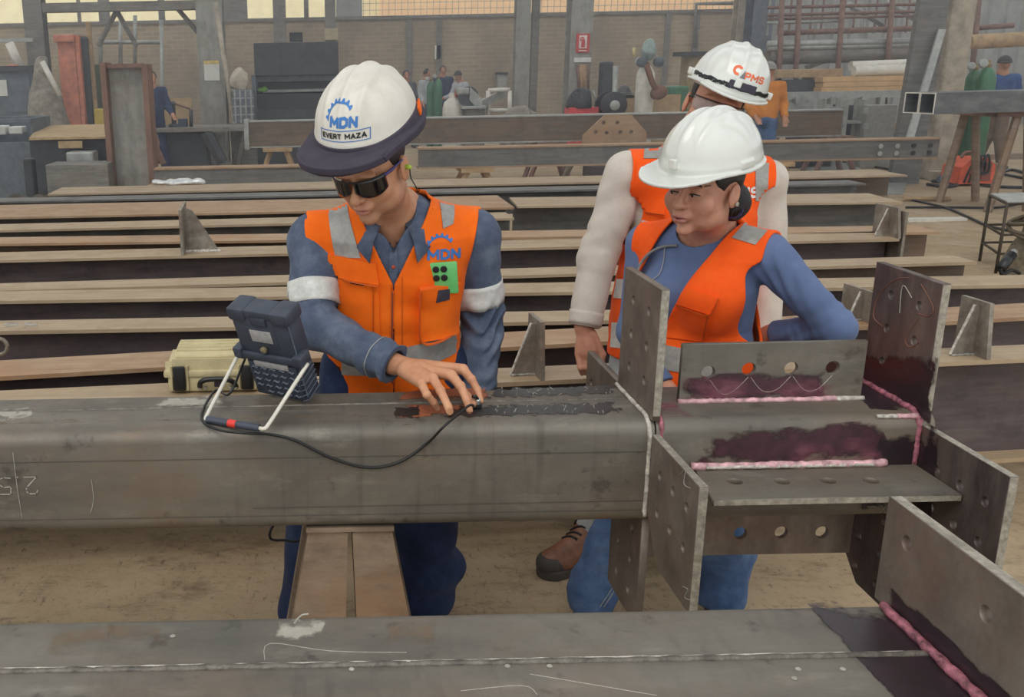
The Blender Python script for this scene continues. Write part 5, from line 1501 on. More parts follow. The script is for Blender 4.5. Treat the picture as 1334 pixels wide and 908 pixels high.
# ================================================================ the flaw detector, its cable and the carrying case
M['rubber_navy'] = plain('navy_rubber_housing', (56, 62, 74), 0.5, 0, .14, 26, .12)
M['rubber_light'] = plain('worn_rubber_edge', (92, 100, 112), 0.6, 0, .2, 60, .1)
M['sticker'] = plain('silver_label', (168, 166, 164), 0.4, .2, .12, 90)
M['ivory'] = plain('ivory_bail_handle', (206, 202, 188), 0.35, 0, .06, 20)
def detector():
    a = Vector(at_z(334, 513, ZT)); b = Vector(at_z(404, 527, ZT))
    u = (b - a); W = .162; u.normalize()
    n = Vector((u.y, -u.x, 0))                       # towards the camera side
    if n.y > 0: n = -n
    lean = math.radians(22)
    up = (Vector((0, 0, 1)) * math.cos(lean) + n * math.sin(lean)).normalized()
    out = (n * math.cos(lean) - Vector((0, 0, 1)) * math.sin(lean)).normalized()   # out of the back, to the camera
    o = (a + b) / 2 + Vector((0, 0, .002))
    m = Matrix(((u.x, out.x, up.x, o.x), (u.y, out.y, up.y, o.y), (u.z, out.z, up.z, o.z), (0, 0, 0, 1)))
    if m.determinant() < 0: pass
    root = empty('flaw_detector', (o.x, o.y, ZT), 'dark navy portable test instrument propped on its ivory handle on the column', 'instrument')
    H_ = .252
    B = lambda lo, hi, name, mat, c=.003, par=None: MB().box(lo, hi, m, c).build(name, mat, par, True, 40)
    P = []
    # housing: narrower foot, broad head. local: x across, y out of the back, z up
    mb = MB()
    mb.box((-.078, -.056, .003), (.078, -.002, .150), m, .008)
    mb.box((-.082, -.056, .125), (.082, .0, H_ - .02), m, .009)
    P.append(mb.build('housing', M['rubber_navy'], None, True, 40))
    P.append(B((-.086, -.060, H_ - .034), (-.036, .004, H_), 'corner_bumper', M['rubber_navy'], .007))
    P.append(B((.036, -.060, H_ - .034), (.086, .004, H_), 'corner_bumper', M['rubber_navy'], .007))
    P.append(B((-.040, -.054, H_ - .024), (.040, .001, H_ - .002), 'battery_lid', M['rubber_navy'], .004))
    P.append(B((-.022, .0, H_ - .040), (.022, .004, H_ - .018), 'lid_latch', M['rubber_navy'], .003))
    P.append(B((-.034, .0, .166), (.026, .0026, .198), 'rating_label', M['sticker'], .0006))
    P.append(B((-.050, -.001, .150), (.040, .001, .205), 'label_recess', M['rubber_navy'], .0006))
    P.append(MB().lathe([(.0085, 0), (.0085, .006), (.006, .0075)], m @ Vector((-.006, .002, .146)), out, 14).build('brass_knob', plain('dull_brass_knob', (164, 152, 124), .35, .6), None, True, 40))
    P.append(B((-.084, -.004, .112), (.084, .008, .132), 'hinge_bar', M['rubber_navy'], .004))
    P.append(B((-.048, .002, .094), (.050, .0062, .110), 'serial_label', M['sticker'], .0005))
    P.append(B((-.070, -.004, .006), (.070, .003, .104), 'ribbed_panel', M['rubber_navy'], .003))
    for r in range(5):
        for c in range(5):
            if r == 0 and c == 0: continue
            x = -.052 + c * .026; z = .018 + r * .0175
            rb = MB().tube([m @ Vector((x - .009, .0036, z - .003)), m @ Vector((x - .002, .0046, z + .004)), m @ Vector((x + .006, .0046, z - .001)), m @ Vector((x + .010, .0036, z + .003))], .0026, 5)
            P.append(rb.build('grip_rib', M['rubber_light'], None, True))
    for s in (-1, 1):
        P.append(B((s * .086 - .013, -.030, .112), (s * .086 + .013, .012, .142), 'hinge_block', M['rubber_navy'], .005))
        P.append(MB().lathe([(.017, -.008), (.019, -.004), (.019, .004), (.016, .008)], m @ Vector((s * .088, -.012, .118)), u, 18).build('hinge_disc', M['rubber_light'], None, True, 40))
    for k_ in range(5):
        z = .018 + k_ * .015
        P.append(MB().tube([m @ Vector((.0785, -.054, z)), m @ Vector((.0790, -.004, z - .008)), m @ Vector((.064, .0035, z - .012))], .0013, 5).build('side_rib', M['rubber_light'], None))
    P.append(MB().tube([m @ Vector(q) for q in ((.083, -.001, .222), (.083, -.001, .15), (.079, -.001, .125), (.079, -.001, .02))], .0014, 5).build('edge_wear', M['rubber_light'], None))
    P.append(B((-.0865, -.048, .170), (-.0845, -.030, .200), 'side_label', M['sticker'], .0004))
    # screen on the far side
    P.append(B((-.062, -.060, .07), (.062, -.055, .20), 'screen', plain('dark_screen', (30, 40, 48), .12), .001))
    # bail handle
    gl, gr = Vector(at_z(267, 546, ZT + .009)), Vector(at_z(346, 559, ZT + .009))
    hl, hr = m @ Vector((-.099, -.010, .114)), m @ Vector((.099, -.010, .114))
    P.append(MB().tube(smooth_path([hl, hl.lerp(gl, .5), hl.lerp(gl, .93), gl + (gr - gl) * .02, gl + (gr - gl) * .10], 6), .0046, 8).build('bail_arm', M['ivory'], None, True))
    P.append(MB().tube(smooth_path([hr, hr.lerp(gr, .5), hr.lerp(gr, .93), gr + (gl - gr) * .03, gr + (gl - gr) * .10], 6), .0046, 8).build('bail_arm', M['ivory'], None, True))
    P.append(MB().tube([gl.lerp(gr, .04), gl.lerp(gr, .90)], .0085, 12).build('grip', M['rubber_navy'], None, True, 40))
    P.append(MB().tube([gl.lerp(gr, .40), gl.lerp(gr, .53)], .0089, 12).build('red_band', plain('red_tape', (206, 52, 44), .5), None, True, 40))
    for q in P: hold(q, root)
    # probe cable: from the far side of the unit, over the edge, along the face and up to the probe
    gz = lambda x, y, d=.003: at_z(x, y, ZT + d)
    fy = lambda x, y: at_y(x, y, Y0 - .004)
    pts = [m @ Vector((-.06, -.058, .10)), m @ Vector((-.105, -.05, .09)), gz(300, 512, .03), gz(282, 508, .004), gz(266, 530), gz(264, 548), gz(285, 560), gz(315, 564, .004), fy(352, 566), fy(385, 574), fy(430, 596), fy(478, 609), fy(520, 602), fy(556, 578), gz(578, 556, .012), gz(600, 537, .026), gz(612, 528, .034), gz(617, 529, .030)]
    cb = tag(MB().tube(smooth_path(pts, 8), .0030, 7).build('probe_cable', M['black_cord'], None, True), 'thin black cable looping over the column face from instrument to probe', 'cable')
    pts = [Vector((-.04, 2.35, .69)), at_y(352, 692, 2.33), at_y(372, 704, 2.33), at_y(392, 704, 2.33), at_y(408, 694, 2.33), Vector((.02, 2.36, .70))]
    tag(MB().tube(smooth_path([Vector((-.10, 2.31, .80))] + pts + [Vector((.05, 2.31, .80))], 8), .0035, 7).build('hanging_cable', M['black_cord'], None, True), 'loop of black cable hanging below the column before the dark trousers', 'cable')
detector()

def hard_case():
    Yc = 3.15; z0 = .622
    a, b = at_y(212, 470, Yc), at_y(342, 466, Yc)
    w = b.x - a.x; root = empty('hard_case', ((a.x + b.x) / 2, Yc + .12, z0), 'sand-coloured hard plastic carrying case behind the propped instrument', 'case')
    x0, x1 = a.x, b.x; zt = at_y(260, 444, Yc + .20).z; zm = z0 + (zt - z0) * .52
    sand = plain('sand_plastic_case', (190, 178, 138), .6, 0, .08, 20, .08)
    P = []
    mb = MB().box((x0 + .012, Yc, z0), (x1 - .012, Yc + .24, zm - .004), None, .012); P.append(mb.build('base_shell', sand, None, True, 40))
    # lid with sloped front and ribs
    prof = [(Yc + .002, zm + .004), (Yc + .006, zm + .05), (Yc + .05, zt - .03), (Yc + .10, zt - .006), (Yc + .21, zt), (Yc + .24, zm + .03), (Yc + .24, zm + .004)]
    P.append(MB().prism(prof, x0 + .03, x1 - .03, lambda q, v, e: (e, q, v)).build('lid', sand, None))
    prof2 = [(Yc + .012, zm + .004), (Yc + .02, zm + .04), (Yc + .07, zt - .045), (Yc + .20, zt - .03), (Yc + .235, zm + .02), (Yc + .235, zm + .004)]
    P.append(MB().prism(prof2, x0 + .004, x1 - .004, lambda q, v, e: (e, q, v)).build('lid_side', sand, None))
    for i in range(6):
        t = i / 5; y = Yc + .035 + .165 * t; z = np.interp(y, [Yc + .006, Yc + .05, Yc + .10, Yc + .21], [zm + .05, zt - .03, zt - .006, zt])
        P.append(MB().tube([(x0 + .034, y, z), (x1 - .034, y, z)], .006, 6).build('lid_rib', sand, None, True))
    P.append(MB().box((x0, Yc - .006, zm - .012), (x1, Yc + .245, zm + .012), None, .006).build('rim', sand, None, True, 40))
    for t in (.16, .84):
        x = x0 + w * t
        P.append(MB().box((x - .020, Yc - .018, zm - .055), (x + .020, Yc - .004, zm + .030), None, .005).build('latch', M['black'], None, True, 40))
        P.append(MB().box((x - .030, Yc - .010, z0 + .01), (x - .023, Yc + .004, zt - .03), None, .002).build('latch_guard', sand, None))
        P.append(MB().box((x + .023, Yc - .010, z0 + .01), (x + .030, Yc + .004, zt - .03), None, .002).build('latch_guard', sand, None))
    hx0, hx1 = x0 + w * .36, x0 + w * .72; zh = zm - .010
    P.append(MB().tube(smooth_path([(hx0, Yc - .006, zh - .035), (hx0 + .006, Yc - .03, zh - .012), (hx0 + .03, Yc - .036, zh), (hx1 - .03, Yc - .036, zh), (hx1 - .006, Yc - .03, zh - .012), (hx1, Yc - .006, zh - .035)], 6), .009, 8).build('handle', M['black'], None, True))
    for x in (hx0, hx0 + .018, hx1, hx1 - .018):
        P.append(MB().lathe([(.006, 0), (.006, .014), (.004, .016)], (x, Yc - .002, zh - .036), (0, -1, 0), 10).build('handle_pin', plain('steel_pin', (190, 190, 186), .3, .8), None, True, 40))
    P.append(MB().box(((hx0 + hx1) / 2 - .012, Yc - .008, z0 + .02), ((hx0 + hx1) / 2 + .012, Yc, z0 + .045), None, .003).build('lock_plate', M['navy_cloth'], None))
    for q in P: hold(q, root)
hard_case()
# ================================================================ stock of rolled beams lying on the floor behind
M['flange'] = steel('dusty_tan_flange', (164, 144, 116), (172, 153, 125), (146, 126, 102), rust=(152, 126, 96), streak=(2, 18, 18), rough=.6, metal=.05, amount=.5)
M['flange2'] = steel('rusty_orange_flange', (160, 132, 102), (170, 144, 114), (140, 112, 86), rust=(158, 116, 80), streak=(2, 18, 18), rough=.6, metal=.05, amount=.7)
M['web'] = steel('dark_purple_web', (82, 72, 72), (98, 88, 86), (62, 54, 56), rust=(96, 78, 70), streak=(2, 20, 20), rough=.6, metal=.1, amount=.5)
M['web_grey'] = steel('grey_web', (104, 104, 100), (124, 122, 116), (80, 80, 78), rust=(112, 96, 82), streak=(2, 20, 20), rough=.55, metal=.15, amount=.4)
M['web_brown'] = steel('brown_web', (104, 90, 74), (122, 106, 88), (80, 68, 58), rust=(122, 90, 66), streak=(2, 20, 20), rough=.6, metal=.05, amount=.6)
M['bracket'] = steel('stiffener_plate', (138, 130, 118), (172, 166, 152), (98, 90, 82), rust=(128, 100, 80), streak=(9, 9, 9), rough=.45, metal=.4)
STOCK = {}
def ibeam(key, L, R, rear, z, depth, label, fl='flange', wb='web', lext=1.2, group=None, back=None, tf=.016):
    """top front edge seen from L to R (pixels of the photo); rear: pixel row of the far edge at L"""
    A, Bq = Vector(at_z(L[0], L[1], z)), Vector(at_z(R[0], R[1], z))
    d = (Bq - A); d.z = 0; d.normalize(); A = A - d * lext
    nrm = Vector((-d.y, d.x, 0))
    rr = Vector(at_z(L[0], rear, z)); w = max(.10, (rr - (A + d * lext)).dot(nrm))
    Ln = (Bq - A).dot(d)
    root = empty('steel_beam', (A + d * Ln / 2 + nrm * w / 2) * 1.0 - Vector((0, 0, depth)), label, 'steel beam', group)
    fr = lambda u, v, e: A + d * e + nrm * u + Vector((0, 0, v))
    t = .012
    o1 = MB().prism([(0, -tf), (w, -tf), (w, 0), (0, 0)], 0, Ln, fr).build('top_flange', M[fl])
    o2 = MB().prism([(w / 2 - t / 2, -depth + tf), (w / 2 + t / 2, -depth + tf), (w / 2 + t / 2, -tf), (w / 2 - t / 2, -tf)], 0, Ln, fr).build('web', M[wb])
    o3 = MB().prism([(0, -depth), (w, -depth), (w, -depth + tf), (0, -depth + tf)], 0, Ln, fr).build('bottom_flange', M[fl])
    for o in (o1, o2, o3): hold(o, root)
    STOCK[key] = (A, d, nrm, w, Ln, z, depth, root)
    return root
Z = .62
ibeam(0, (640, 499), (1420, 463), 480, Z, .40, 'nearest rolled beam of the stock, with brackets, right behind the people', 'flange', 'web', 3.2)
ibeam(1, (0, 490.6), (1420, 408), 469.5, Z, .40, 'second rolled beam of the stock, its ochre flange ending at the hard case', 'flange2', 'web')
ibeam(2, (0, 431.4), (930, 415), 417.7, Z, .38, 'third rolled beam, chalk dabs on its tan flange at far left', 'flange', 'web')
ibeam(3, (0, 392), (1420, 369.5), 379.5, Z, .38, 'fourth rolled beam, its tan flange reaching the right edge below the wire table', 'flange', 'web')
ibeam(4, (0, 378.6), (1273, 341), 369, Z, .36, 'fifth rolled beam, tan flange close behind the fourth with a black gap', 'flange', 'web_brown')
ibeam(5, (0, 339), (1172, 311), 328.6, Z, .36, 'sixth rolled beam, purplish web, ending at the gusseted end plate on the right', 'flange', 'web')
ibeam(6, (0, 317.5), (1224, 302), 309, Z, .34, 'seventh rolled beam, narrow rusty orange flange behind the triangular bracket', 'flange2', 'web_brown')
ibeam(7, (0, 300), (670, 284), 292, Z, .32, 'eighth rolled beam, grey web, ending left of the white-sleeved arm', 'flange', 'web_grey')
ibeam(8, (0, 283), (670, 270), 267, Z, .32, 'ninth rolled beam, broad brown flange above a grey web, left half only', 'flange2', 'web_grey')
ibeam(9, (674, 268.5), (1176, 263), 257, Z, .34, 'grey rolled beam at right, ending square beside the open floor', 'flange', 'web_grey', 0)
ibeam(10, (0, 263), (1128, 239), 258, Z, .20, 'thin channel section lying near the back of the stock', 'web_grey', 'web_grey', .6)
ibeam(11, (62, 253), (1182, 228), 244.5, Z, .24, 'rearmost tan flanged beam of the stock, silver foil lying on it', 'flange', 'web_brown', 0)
# sleepers that carry the stock
for i, (x, y0, y1) in enumerate(((-2.2, 3.4, 6.4), (1.2, 3.1, 6.2), (3.1, 3.3, 7.6), (-1.6, 6.4, 10.8), (2.8, 6.6, 11.2))):
    s = MB().box((x - .08, y0, 0), (x + .08, y1, .205), None, .008).build('timber_sleeper', plain('old_timber_%d' % i, (112, 94, 70), .85, 0, .3, 9, .3))
    tag(s, ['sleeper under the front of the stock, far left', 'sleeper under the front of the stock, behind the people', 'sleeper under the front of the stock, right end', 'sleeper under the rear of the stock, left', 'sleeper under the rear of the stock, right'][i], 'timber')
# stiffener brackets welded on the flanges are parts of their beams
def tri_bracket(key, px, py, size, lean=1, plate=True, end=False, flip=1):
    A, d, nrm, w, Ln, z, depth, root = STOCK[key]
    p = Vector(at_z(px, py, z)); s = (p - A).dot(d); h = size
    base = A + d * s
    fr = lambda u, v, e: base + d * e + nrm * u + Vector((0, 0, v))
    # upright plate across the beam, with a sloping rib beside it
    pl = MB().prism([(0, 0), (w, 0), (w, h), (w * .15, h * 1.0)] if not end else [(0, -depth), (w, -depth), (w, h), (0, h)], -.008, .008, fr)
    hold(pl.build('end_plate', M['bracket']), root)
    rib = MB().prism([(0, 0.002), (flip * -h * .45, 0.002), (flip * -h * .12, h * .92), (0, h * .92)], w * .42, w * .42 + .010, lambda u, v, e: base + d * u + nrm * e + Vector((0, 0, v)))
    hold(rib.build('gusset_rib', M['bracket']), root)
    ew = MB().tube([base + d * (flip * -h * .45) + nrm * (w * .42 + .005) + Vector((0, 0, .004)), base + d * (flip * -h * .12) + nrm * (w * .42 + .005) + Vector((0, 0, h * .93))], .0055, 5)
    hold(ew.build('rib_edge', M['weld_white']), root)
    hold(weld('bracket_weld', [base + d * (flip * -h * .45) + nrm * (w * .42 - .004) + Vector((0, 0, .003)), base + nrm * (w * .42 - .004) + Vector((0, 0, .003))], .006, M['weld'], None, 3), root)
def knee(key, px, py, h, side=1):
    tri_bracket(key, px, py, h, flip=side)
knee(0, 703, 492, .20)
knee(0, 1290, 470, .20)
knee(1, 1130, 420, .13)
knee(5, 1172, 311, .18)
tri_bracket(5, 1178, 311, .16, end=True)
# bracket on the left: a web with a slanting flange
A, d, nrm, w, Ln, z, depth, root = STOCK[5]
p = Vector(at_z(239, 331, z)); b = A + d * ((p - A).dot(d))
hold(MB().prism([(0, 0), (.21, 0), (.06, .25), (0, .28)], w * .45, w * .45 + .012, lambda u, v, e: b + d * u + nrm * e + Vector((0, 0, v))).build('gusset_rib', M['bracket']), root)
hold(MB().prism([(0, 0), (w, 0), (w, .29), (0, .27)], -.008, .008, lambda u, v, e: b + d * e + nrm * u + Vector((0, 0, v))).build('end_plate', M['bracket']), root)
hold(weld('bracket_weld', [b + nrm * (w * .42) + Vector((0, 0, .004)), b + d * .22 + nrm * (w * .42) + Vector((0, 0, .004))], .012, M['weld_white'], None, 5), root)
A, d, nrm, w, Ln, z, depth, root = STOCK[1]
p = Vector(at_z(6, 490, z)); b = A + d * ((p - A).dot(d)) + nrm * (w * .75)
ey = MB().tube([b + Vector((.0 + .03 * math.cos(t), -.12, .10 + .03 * math.sin(t))) for t in np.linspace(0, 2 * PI, 14)], .008, 6, False)
hold(ey.build('lifting_eye', M['bracket'], None, True), root)
st = A + d * ((Vector(at_z(113, 452, z)) - A).dot(d))
# dabs of chalk on flanges
A, d, nrm, w, Ln, z, depth, root = STOCK[2]
for x0, x1 in ((4, 24), (30, 50)):
    hold(film('chalk_dab', [at_z(x0, 427, z), at_z(x1, 427, z), at_z(x1, 419, z), at_z(x0, 419, z)], M['chalkfilm'], None, .001), root)
foil = MB(); rnd = random.Random(8); c = Vector(at_z(232, 241.5, Z))
fo = soft('foil', lambda P: s_ell(P, (c.x, c.y + .1, c.z + .02), (.26, .09, .035)) + .012 * wob(P, 30, 7), np.array(c) - A3(.4, .2, .1), np.array(c) + A3(.4, .4, .1), .014, plain('silver_foil', (214, 216, 214), .25, .5, .15, 30))
tag(fo, 'crumpled silver foil lying on the rearmost tan beam', 'foil')
# ================================================================ the hall behind
def blend(c, f=0.0): return c
k = N('sooty_brick_wall')
br = k.n('TexBrick'); br.inputs['Scale'].default_value = 1.0
br.inputs['Brick Width'].default_value = .30; br.inputs['Row Height'].default_value = .105; br.inputs['Mortar Size'].default_value = .012
for s_, c_ in (('Color1', (168, 152, 124)), ('Color2', (150, 134, 109)), ('Mortar', (174, 160, 134))): br.inputs[s_].default_value = lin(c_)
sp = k.n('SeparateXYZ'); cb_ = k.n('CombineXYZ'); k.l(k.co.outputs['Object'], sp.inputs[0])
k.l(sp.outputs[0], cb_.inputs[0]); k.l(sp.outputs[2], cb_.inputs[1]); k.l(cb_.outputs[0], br.inputs['Vector'])
c_ = k.mix(k.mask(k.noise(.5, 6, .7), .42, .7), br.outputs['Color'], (124, 114, 98))
c_ = k.mix(k.math('MULTIPLY', k.mask(k.noise(1.7, 6, .7), .52, .7), .5), c_, (150, 132, 106))
k.set(base=c_, rough=.95); k.bump(br.outputs['Fac'], -.4, .02)
M['brick'] = k.m
M['paintgrey'] = steel('grey_painted_steel', (146, 146, 138), (164, 162, 152), (118, 116, 108), rust=(136, 116, 92), streak=(9, 9, 2), rough=.6, metal=.05, amount=.5)
M['concrete'] = plain('stained_concrete', (166, 156, 138), .9, 0, .22, 5, .2)
M['girder'] = steel('dusty_grey_girder', (120, 118, 110), (140, 136, 126), (92, 90, 84), rust=(116, 98, 80), rough=.6, metal=.1)
M['bluegrey'] = plain('blue_grey_machine_paint', (98, 106, 112), .55, .1, .2, 8, .1)
M['dark_machine'] = plain('dark_machine_steel', (64, 66, 68), .55, .3, .25, 6, .1)
M['orange_steel'] = plain('faded_orange_paint', (202, 126, 98), .6, 0, .2, 6)
M['cardboard'] = plain('brown_cardboard', (176, 150, 112), .85, 0, .12, 7)
M['paper'] = plain('white_paper', (212, 212, 204), .8, 0, .05, 10)
M['wood'] = plain('raw_timber', (170, 142, 104), .8, 0, .2, 6, .2)
M['rust_tube'] = plain('red_brown_scaffold_tube', (124, 94, 80), .7, .1, .25, 12)
M['galv'] = plain('galvanised_steel', (162, 164, 158), .45, .4, .15, 8)
M['green_cyl'] = plain('green_cylinder_paint', (62, 112, 80), .4, .1, .15, 7)
M['cyl_white'] = plain('white_cylinder_paint', (212, 208, 196), .45, 0, .1, 7)
M['brass'] = plain('brass_valve', (150, 128, 80), .35, .7)
M['cream'] = plain('cream_outdoor_cladding', (252, 236, 190), .8, 0, .06, 2)
M['peach'] = plain('peach_outdoor_wall', (252, 206, 156), .85, 0, .06, 2)
M['tarp'] = plain('dusty_grey_tarpaulin', (134, 128, 116), .85, 0, .25, 9, .3)
YW_ = 26.0
def pxbox(x0, y0, x1, y1, Y, dep, floor=False):
    ym = (y0 + y1) / 2; xm = (x0 + x1) / 2
    a = at_y(x0, ym, Y).x; b = at_y(x1, ym, Y).x
    zt = at_y(xm, y0, Y).z; zb = 0.0 if floor else at_y(xm, y1, Y).z
    return (a, Y, zb), (b, Y + dep, zt)
def bx(name, px, Y, dep, mat, parent=None, floor=False, c=.0):
    lo, hi = pxbox(*px, Y, dep, floor)
    return MB().box(lo, hi, None, c).build(name, mat, parent)
def bthing(name, px, Y, dep, mat, label, cat, floor=False, c=.01, group=None):
    """thing of several parts: returns an Empty and adds the body"""
    lo, hi = pxbox(*px, Y, dep, floor)
    r = empty(name, ((lo[0] + hi[0]) / 2, Y + dep / 2, lo[2]), label, cat, group)
    hold(MB().box(lo, hi, None, c).build('body', mat), r)
    r['lo'] = lo; r['hi'] = hi
    return r
def st(o, **kw): o['kind'] = 'structure'; return o
zw = at_y(300, 29, YW_).z
wl = at_y(990, 60, YW_).x
st(MB().box((-16, YW_, 0), (wl, YW_ + .25, zw)).build('wall_back', M['brick']))
st(MB().box((-16, YW_ - .04, zw), (wl, YW_ + .30, zw + .08)).build('trim_1', M['girder']))
# corrugated cladding on the right of the back wall
k = N('grey_corrugated_cladding'); k.set(base=k.ramp(k.noise(2.2, 5, .7), [(.3, (128, 130, 128)), (.7, (160, 160, 154))]), rough=.55, metal=.3); M['corrug'] = k.m
vs = []; fs = []; x = wl; i = 0
while x < 25:
    for dx, dy in ((0, 0), (.05, .06), (.17, .06), (.22, 0)): vs += [(x + dx, YW_ + .3 + dy, 0), (x + dx, YW_ + .3 + dy, 5.2)]
    x += .44
n2 = len(vs) // 2
fs = [(i * 2, i * 2 + 2, i * 2 + 3, i * 2 + 1) for i in range(n2 - 1)]
cw = mesh_obj('wall_back', vs, fs, M['corrug']); st(cw)
md = cw.modifiers.new('thickness', 'SOLIDIFY'); md.thickness = .02
# ceiling: unseen sheet bays, added to dim the hall; gaps sized for daylight
M['ceiling'] = plain('dusty_roof_sheet', (120, 118, 110), .8, 0, .1, 2)
for i, (y0, y1) in enumerate(((.3, 1.8), (4.6, 6.8), (9.6, 11.8), (14.6, 16.8), (19.6, 21.6), (25.2, 27.2))):
    st(MB().box((-16, y0, 7.6), (25, y1, 7.7)).build('ceiling', M['ceiling']))
for x in (-16.2, 25):
    st(MB().box((x, -1.0, 0), (x + .2, YW_, 3.2)).build('wall_left' if x < 0 else 'wall_right', M['brick']))
# the yard beyond: pale sheds in daylight
for (x0, x1, c) in ((-40, 60, 'cream'), (495, 985, 'peach')):
    if c == 'cream':
        o = MB().box((-22, 32, 0), (30, 32.4, 8)).build('outdoor_shed', M['cream']); tag(o, 'pale cream shed wall seen through the opening above the brick wall', 'building')
    else:
        a, b = at_y(495, 10, 31), at_y(985, 10, 31)
        o = MB().box((a.x, 31, 0), (b.x, 31.3, 7)).build('outdoor_wall', M['peach']); tag(o, 'peach coloured building seen above the brick wall, right of centre', 'building')
# frames and dark sheets in the high opening
for i, (x0, x1) in enumerate(((36, 56), (128, 142), (206, 214), (100, 104), (292, 322), (396, 402))):
    a, b = at_y(x0, 15, YW_), at_y(x1, 15, YW_)
    st(MB().box((a.x, YW_ + .02, zw), (b.x, YW_ + .12, zw + 1.6)).build('trim_2', M['girder']))
a, b = at_y(438, 15, YW_), at_y(472, 15, YW_)
st(MB().box((a.x, YW_ + .05, zw), (b.x, YW_ + .08, zw + 1.6)).build('trim_3', M['corrug']))
# wire mesh of the high opening
mesh = MB()
a, b = at_y(440, 10, YW_).x, at_y(985, 10, YW_).x
xx = a
while xx < b:
    mesh.box((xx, YW_ + .1, zw), (xx + .012, YW_ + .112, zw + 1.3)); xx += .16
for i in range(8): mesh.box((a, YW_ + .1, zw + .06 + .16 * i), (b, YW_ + .112, zw + .072 + .16 * i))
o = mesh.build('trim_4', M['galv']); o['kind'] = 'structure'
# pilaster lines on the brick wall
for x in (533, 572, 868, 905):
    a = at_y(x, 60, YW_)
    st(MB().box((a.x - .07, YW_ - .05, 0), (a.x + .07, YW_, zw)).build('trim_5', M['girder']))

# ---- columns of the hall
def icolumn(x0, x1, Y, label, mat='paintgrey', top=7.55):
    a, b = at_y(x0, 60, Y), at_y(x1, 60, Y); w = b.x - a.x
    r = empty('column', ((a.x + b.x) / 2, Y + w / 2, 0), label, 'column')
    hold(MB().box((a.x, Y, 0), (b.x, Y + .03, top)).build('flange', M[mat]), r)
    hold(MB().box((a.x + w / 2 - .015, Y + .03, 0), (a.x + w / 2 + .015, Y + w, top)).build('web', M[mat]), r)
    hold(MB().box((a.x, Y + w, 0), (b.x, Y + w + .03, top)).build('flange', M[mat]), r)
    hold(MB().box((a.x - .06, Y - .06, 0), (b.x + .06, Y + w + .09, .03)).build('base_plate', M[mat]), r)
    return r
icolumn(34, 58, 22, 'grey steel column at far left between the machine and the orange upright', 'girder')
c1 = icolumn(257, 291, 19, 'grey steel column with a paper notice, left of the dark press')
icolumn(357, 373, 24, 'slim grey column rising behind the dark press', 'girder')
icolumn(424, 438, 24, 'dark slim column right of the dark press top', 'girder')
c2 = icolumn(672, 690, 21, 'slim pale column left of the fire extinguisher sign column')
icolumn(693, 702, 23, 'thin brownish post just behind the slim pale column', 'girder')
c3 = icolumn(743, 771, 20, 'pale steel column carrying the red fire extinguisher sign')
lo, hi = pxbox(266, 79, 286, 105, 19, .02)
pn = empty('notice', ((lo[0] + hi[0]) / 2, 18.99, lo[2]), 'white paper notice with yellow top strip on the grey column', 'notice')
hold(MB().box((lo[0], 18.98, lo[2]), (hi[0], 18.995, hi[2])).build('sheet', M['paper']), pn)
hold(MB().box((lo[0], 18.974, hi[2] - .06), (hi[0], 18.98, hi[2])).build('yellow_strip', plain('yellow_strip', (216, 190, 110), .7)), pn)
# fire extinguisher sign
lo, hi = pxbox(750.5, 44, 767.5, 68.5, 20, .02); w = hi[0] - lo[0]; h = hi[2] - lo[2]
sg = empty('fire_extinguisher_sign', ((lo[0] + hi[0]) / 2, 19.98, lo[2]), 'red and white fire extinguisher sign on the pale column', 'sign')
red = plain('red_sign', (196, 62, 52), .5); wht = plain('white_sign', (220, 212, 204), .5)
hold(MB().box((lo[0], 19.97, lo[2]), (hi[0], 19.995, hi[2])).build('panel', red), sg)
hold(MB().box((lo[0] + w * .2, 19.962, lo[2] + h * .22), (hi[0] - w * .2, 19.97, hi[2] - h * .08)).build('white_field', wht), sg)
xm = (lo[0] + hi[0]) / 2
e = MB(); e.box((xm - w * .13, 19.954, lo[2] + h * .28), (xm + w * .13, 19.962, lo[2] + h * .70)); hold(e.build('extinguisher_symbol', red), sg)
e = MB(); e.tube(smooth_path([(xm, 19.955, lo[2] + h * .70), (xm, 19.955, lo[2] + h * .80), (xm - w * .18, 19.955, lo[2] + h * .78), (xm - w * .2, 19.955, lo[2] + h * .6)], 4), w * .045, 5); hold(e.build('hose_symbol', red), sg)
hold(MB().box((lo[0] + w * .2, 19.962, lo[2] + h * .07), (hi[0] - w * .2, 19.97, lo[2] + h * .13)).build('white_line', wht), sg)
bd_ = bx('white_board', (748, 75, 770, 81), 19.97, .02, M['paper']); tag(bd_, 'narrow white strip notice on the column below the red sign', 'notice')
# concrete column on the right with plates leaning on it
lo, hi = pxbox(1228, 0, 1260, 195, 14.2, .4, True)
cc = empty('concrete_column', ((lo[0] + hi[0]) / 2, 14.4, 0), 'broad pale concrete column on the right, behind the square tubes', 'column')
hold(MB().box((lo[0], 14.2, .0), (hi[0], 14.62, 7.55), None, .03).build('shaft', M['concrete']), cc)
hold(MB().box((lo[0] - .02, 14.02, 0), (hi[0] + .02, 14.18, .14), None, .01).build('kerb_block', M['concrete']), cc)
lp = empty('leaning_channel', at_y(1205, 178, 14.0) * 1.0, 'tall dark steel channel leaning against the concrete column', 'steel channel')
A0, A1 = at_y(1196, 178, 13.8), at_y(1222, -20, 14.1)
A0.z = 0.0; A0.x -= .1
hold(MB().prism([(-.20, 0), (.20, 0), (.20, .10), (.18, .10), (.18, .02), (-.18, .02), (-.18, .10), (-.20, .10)], 0, 1, lambda u, v, e: A0.lerp(A1, e) + Vector((u, v, 0))).build('channel', M['web_grey']), lp)
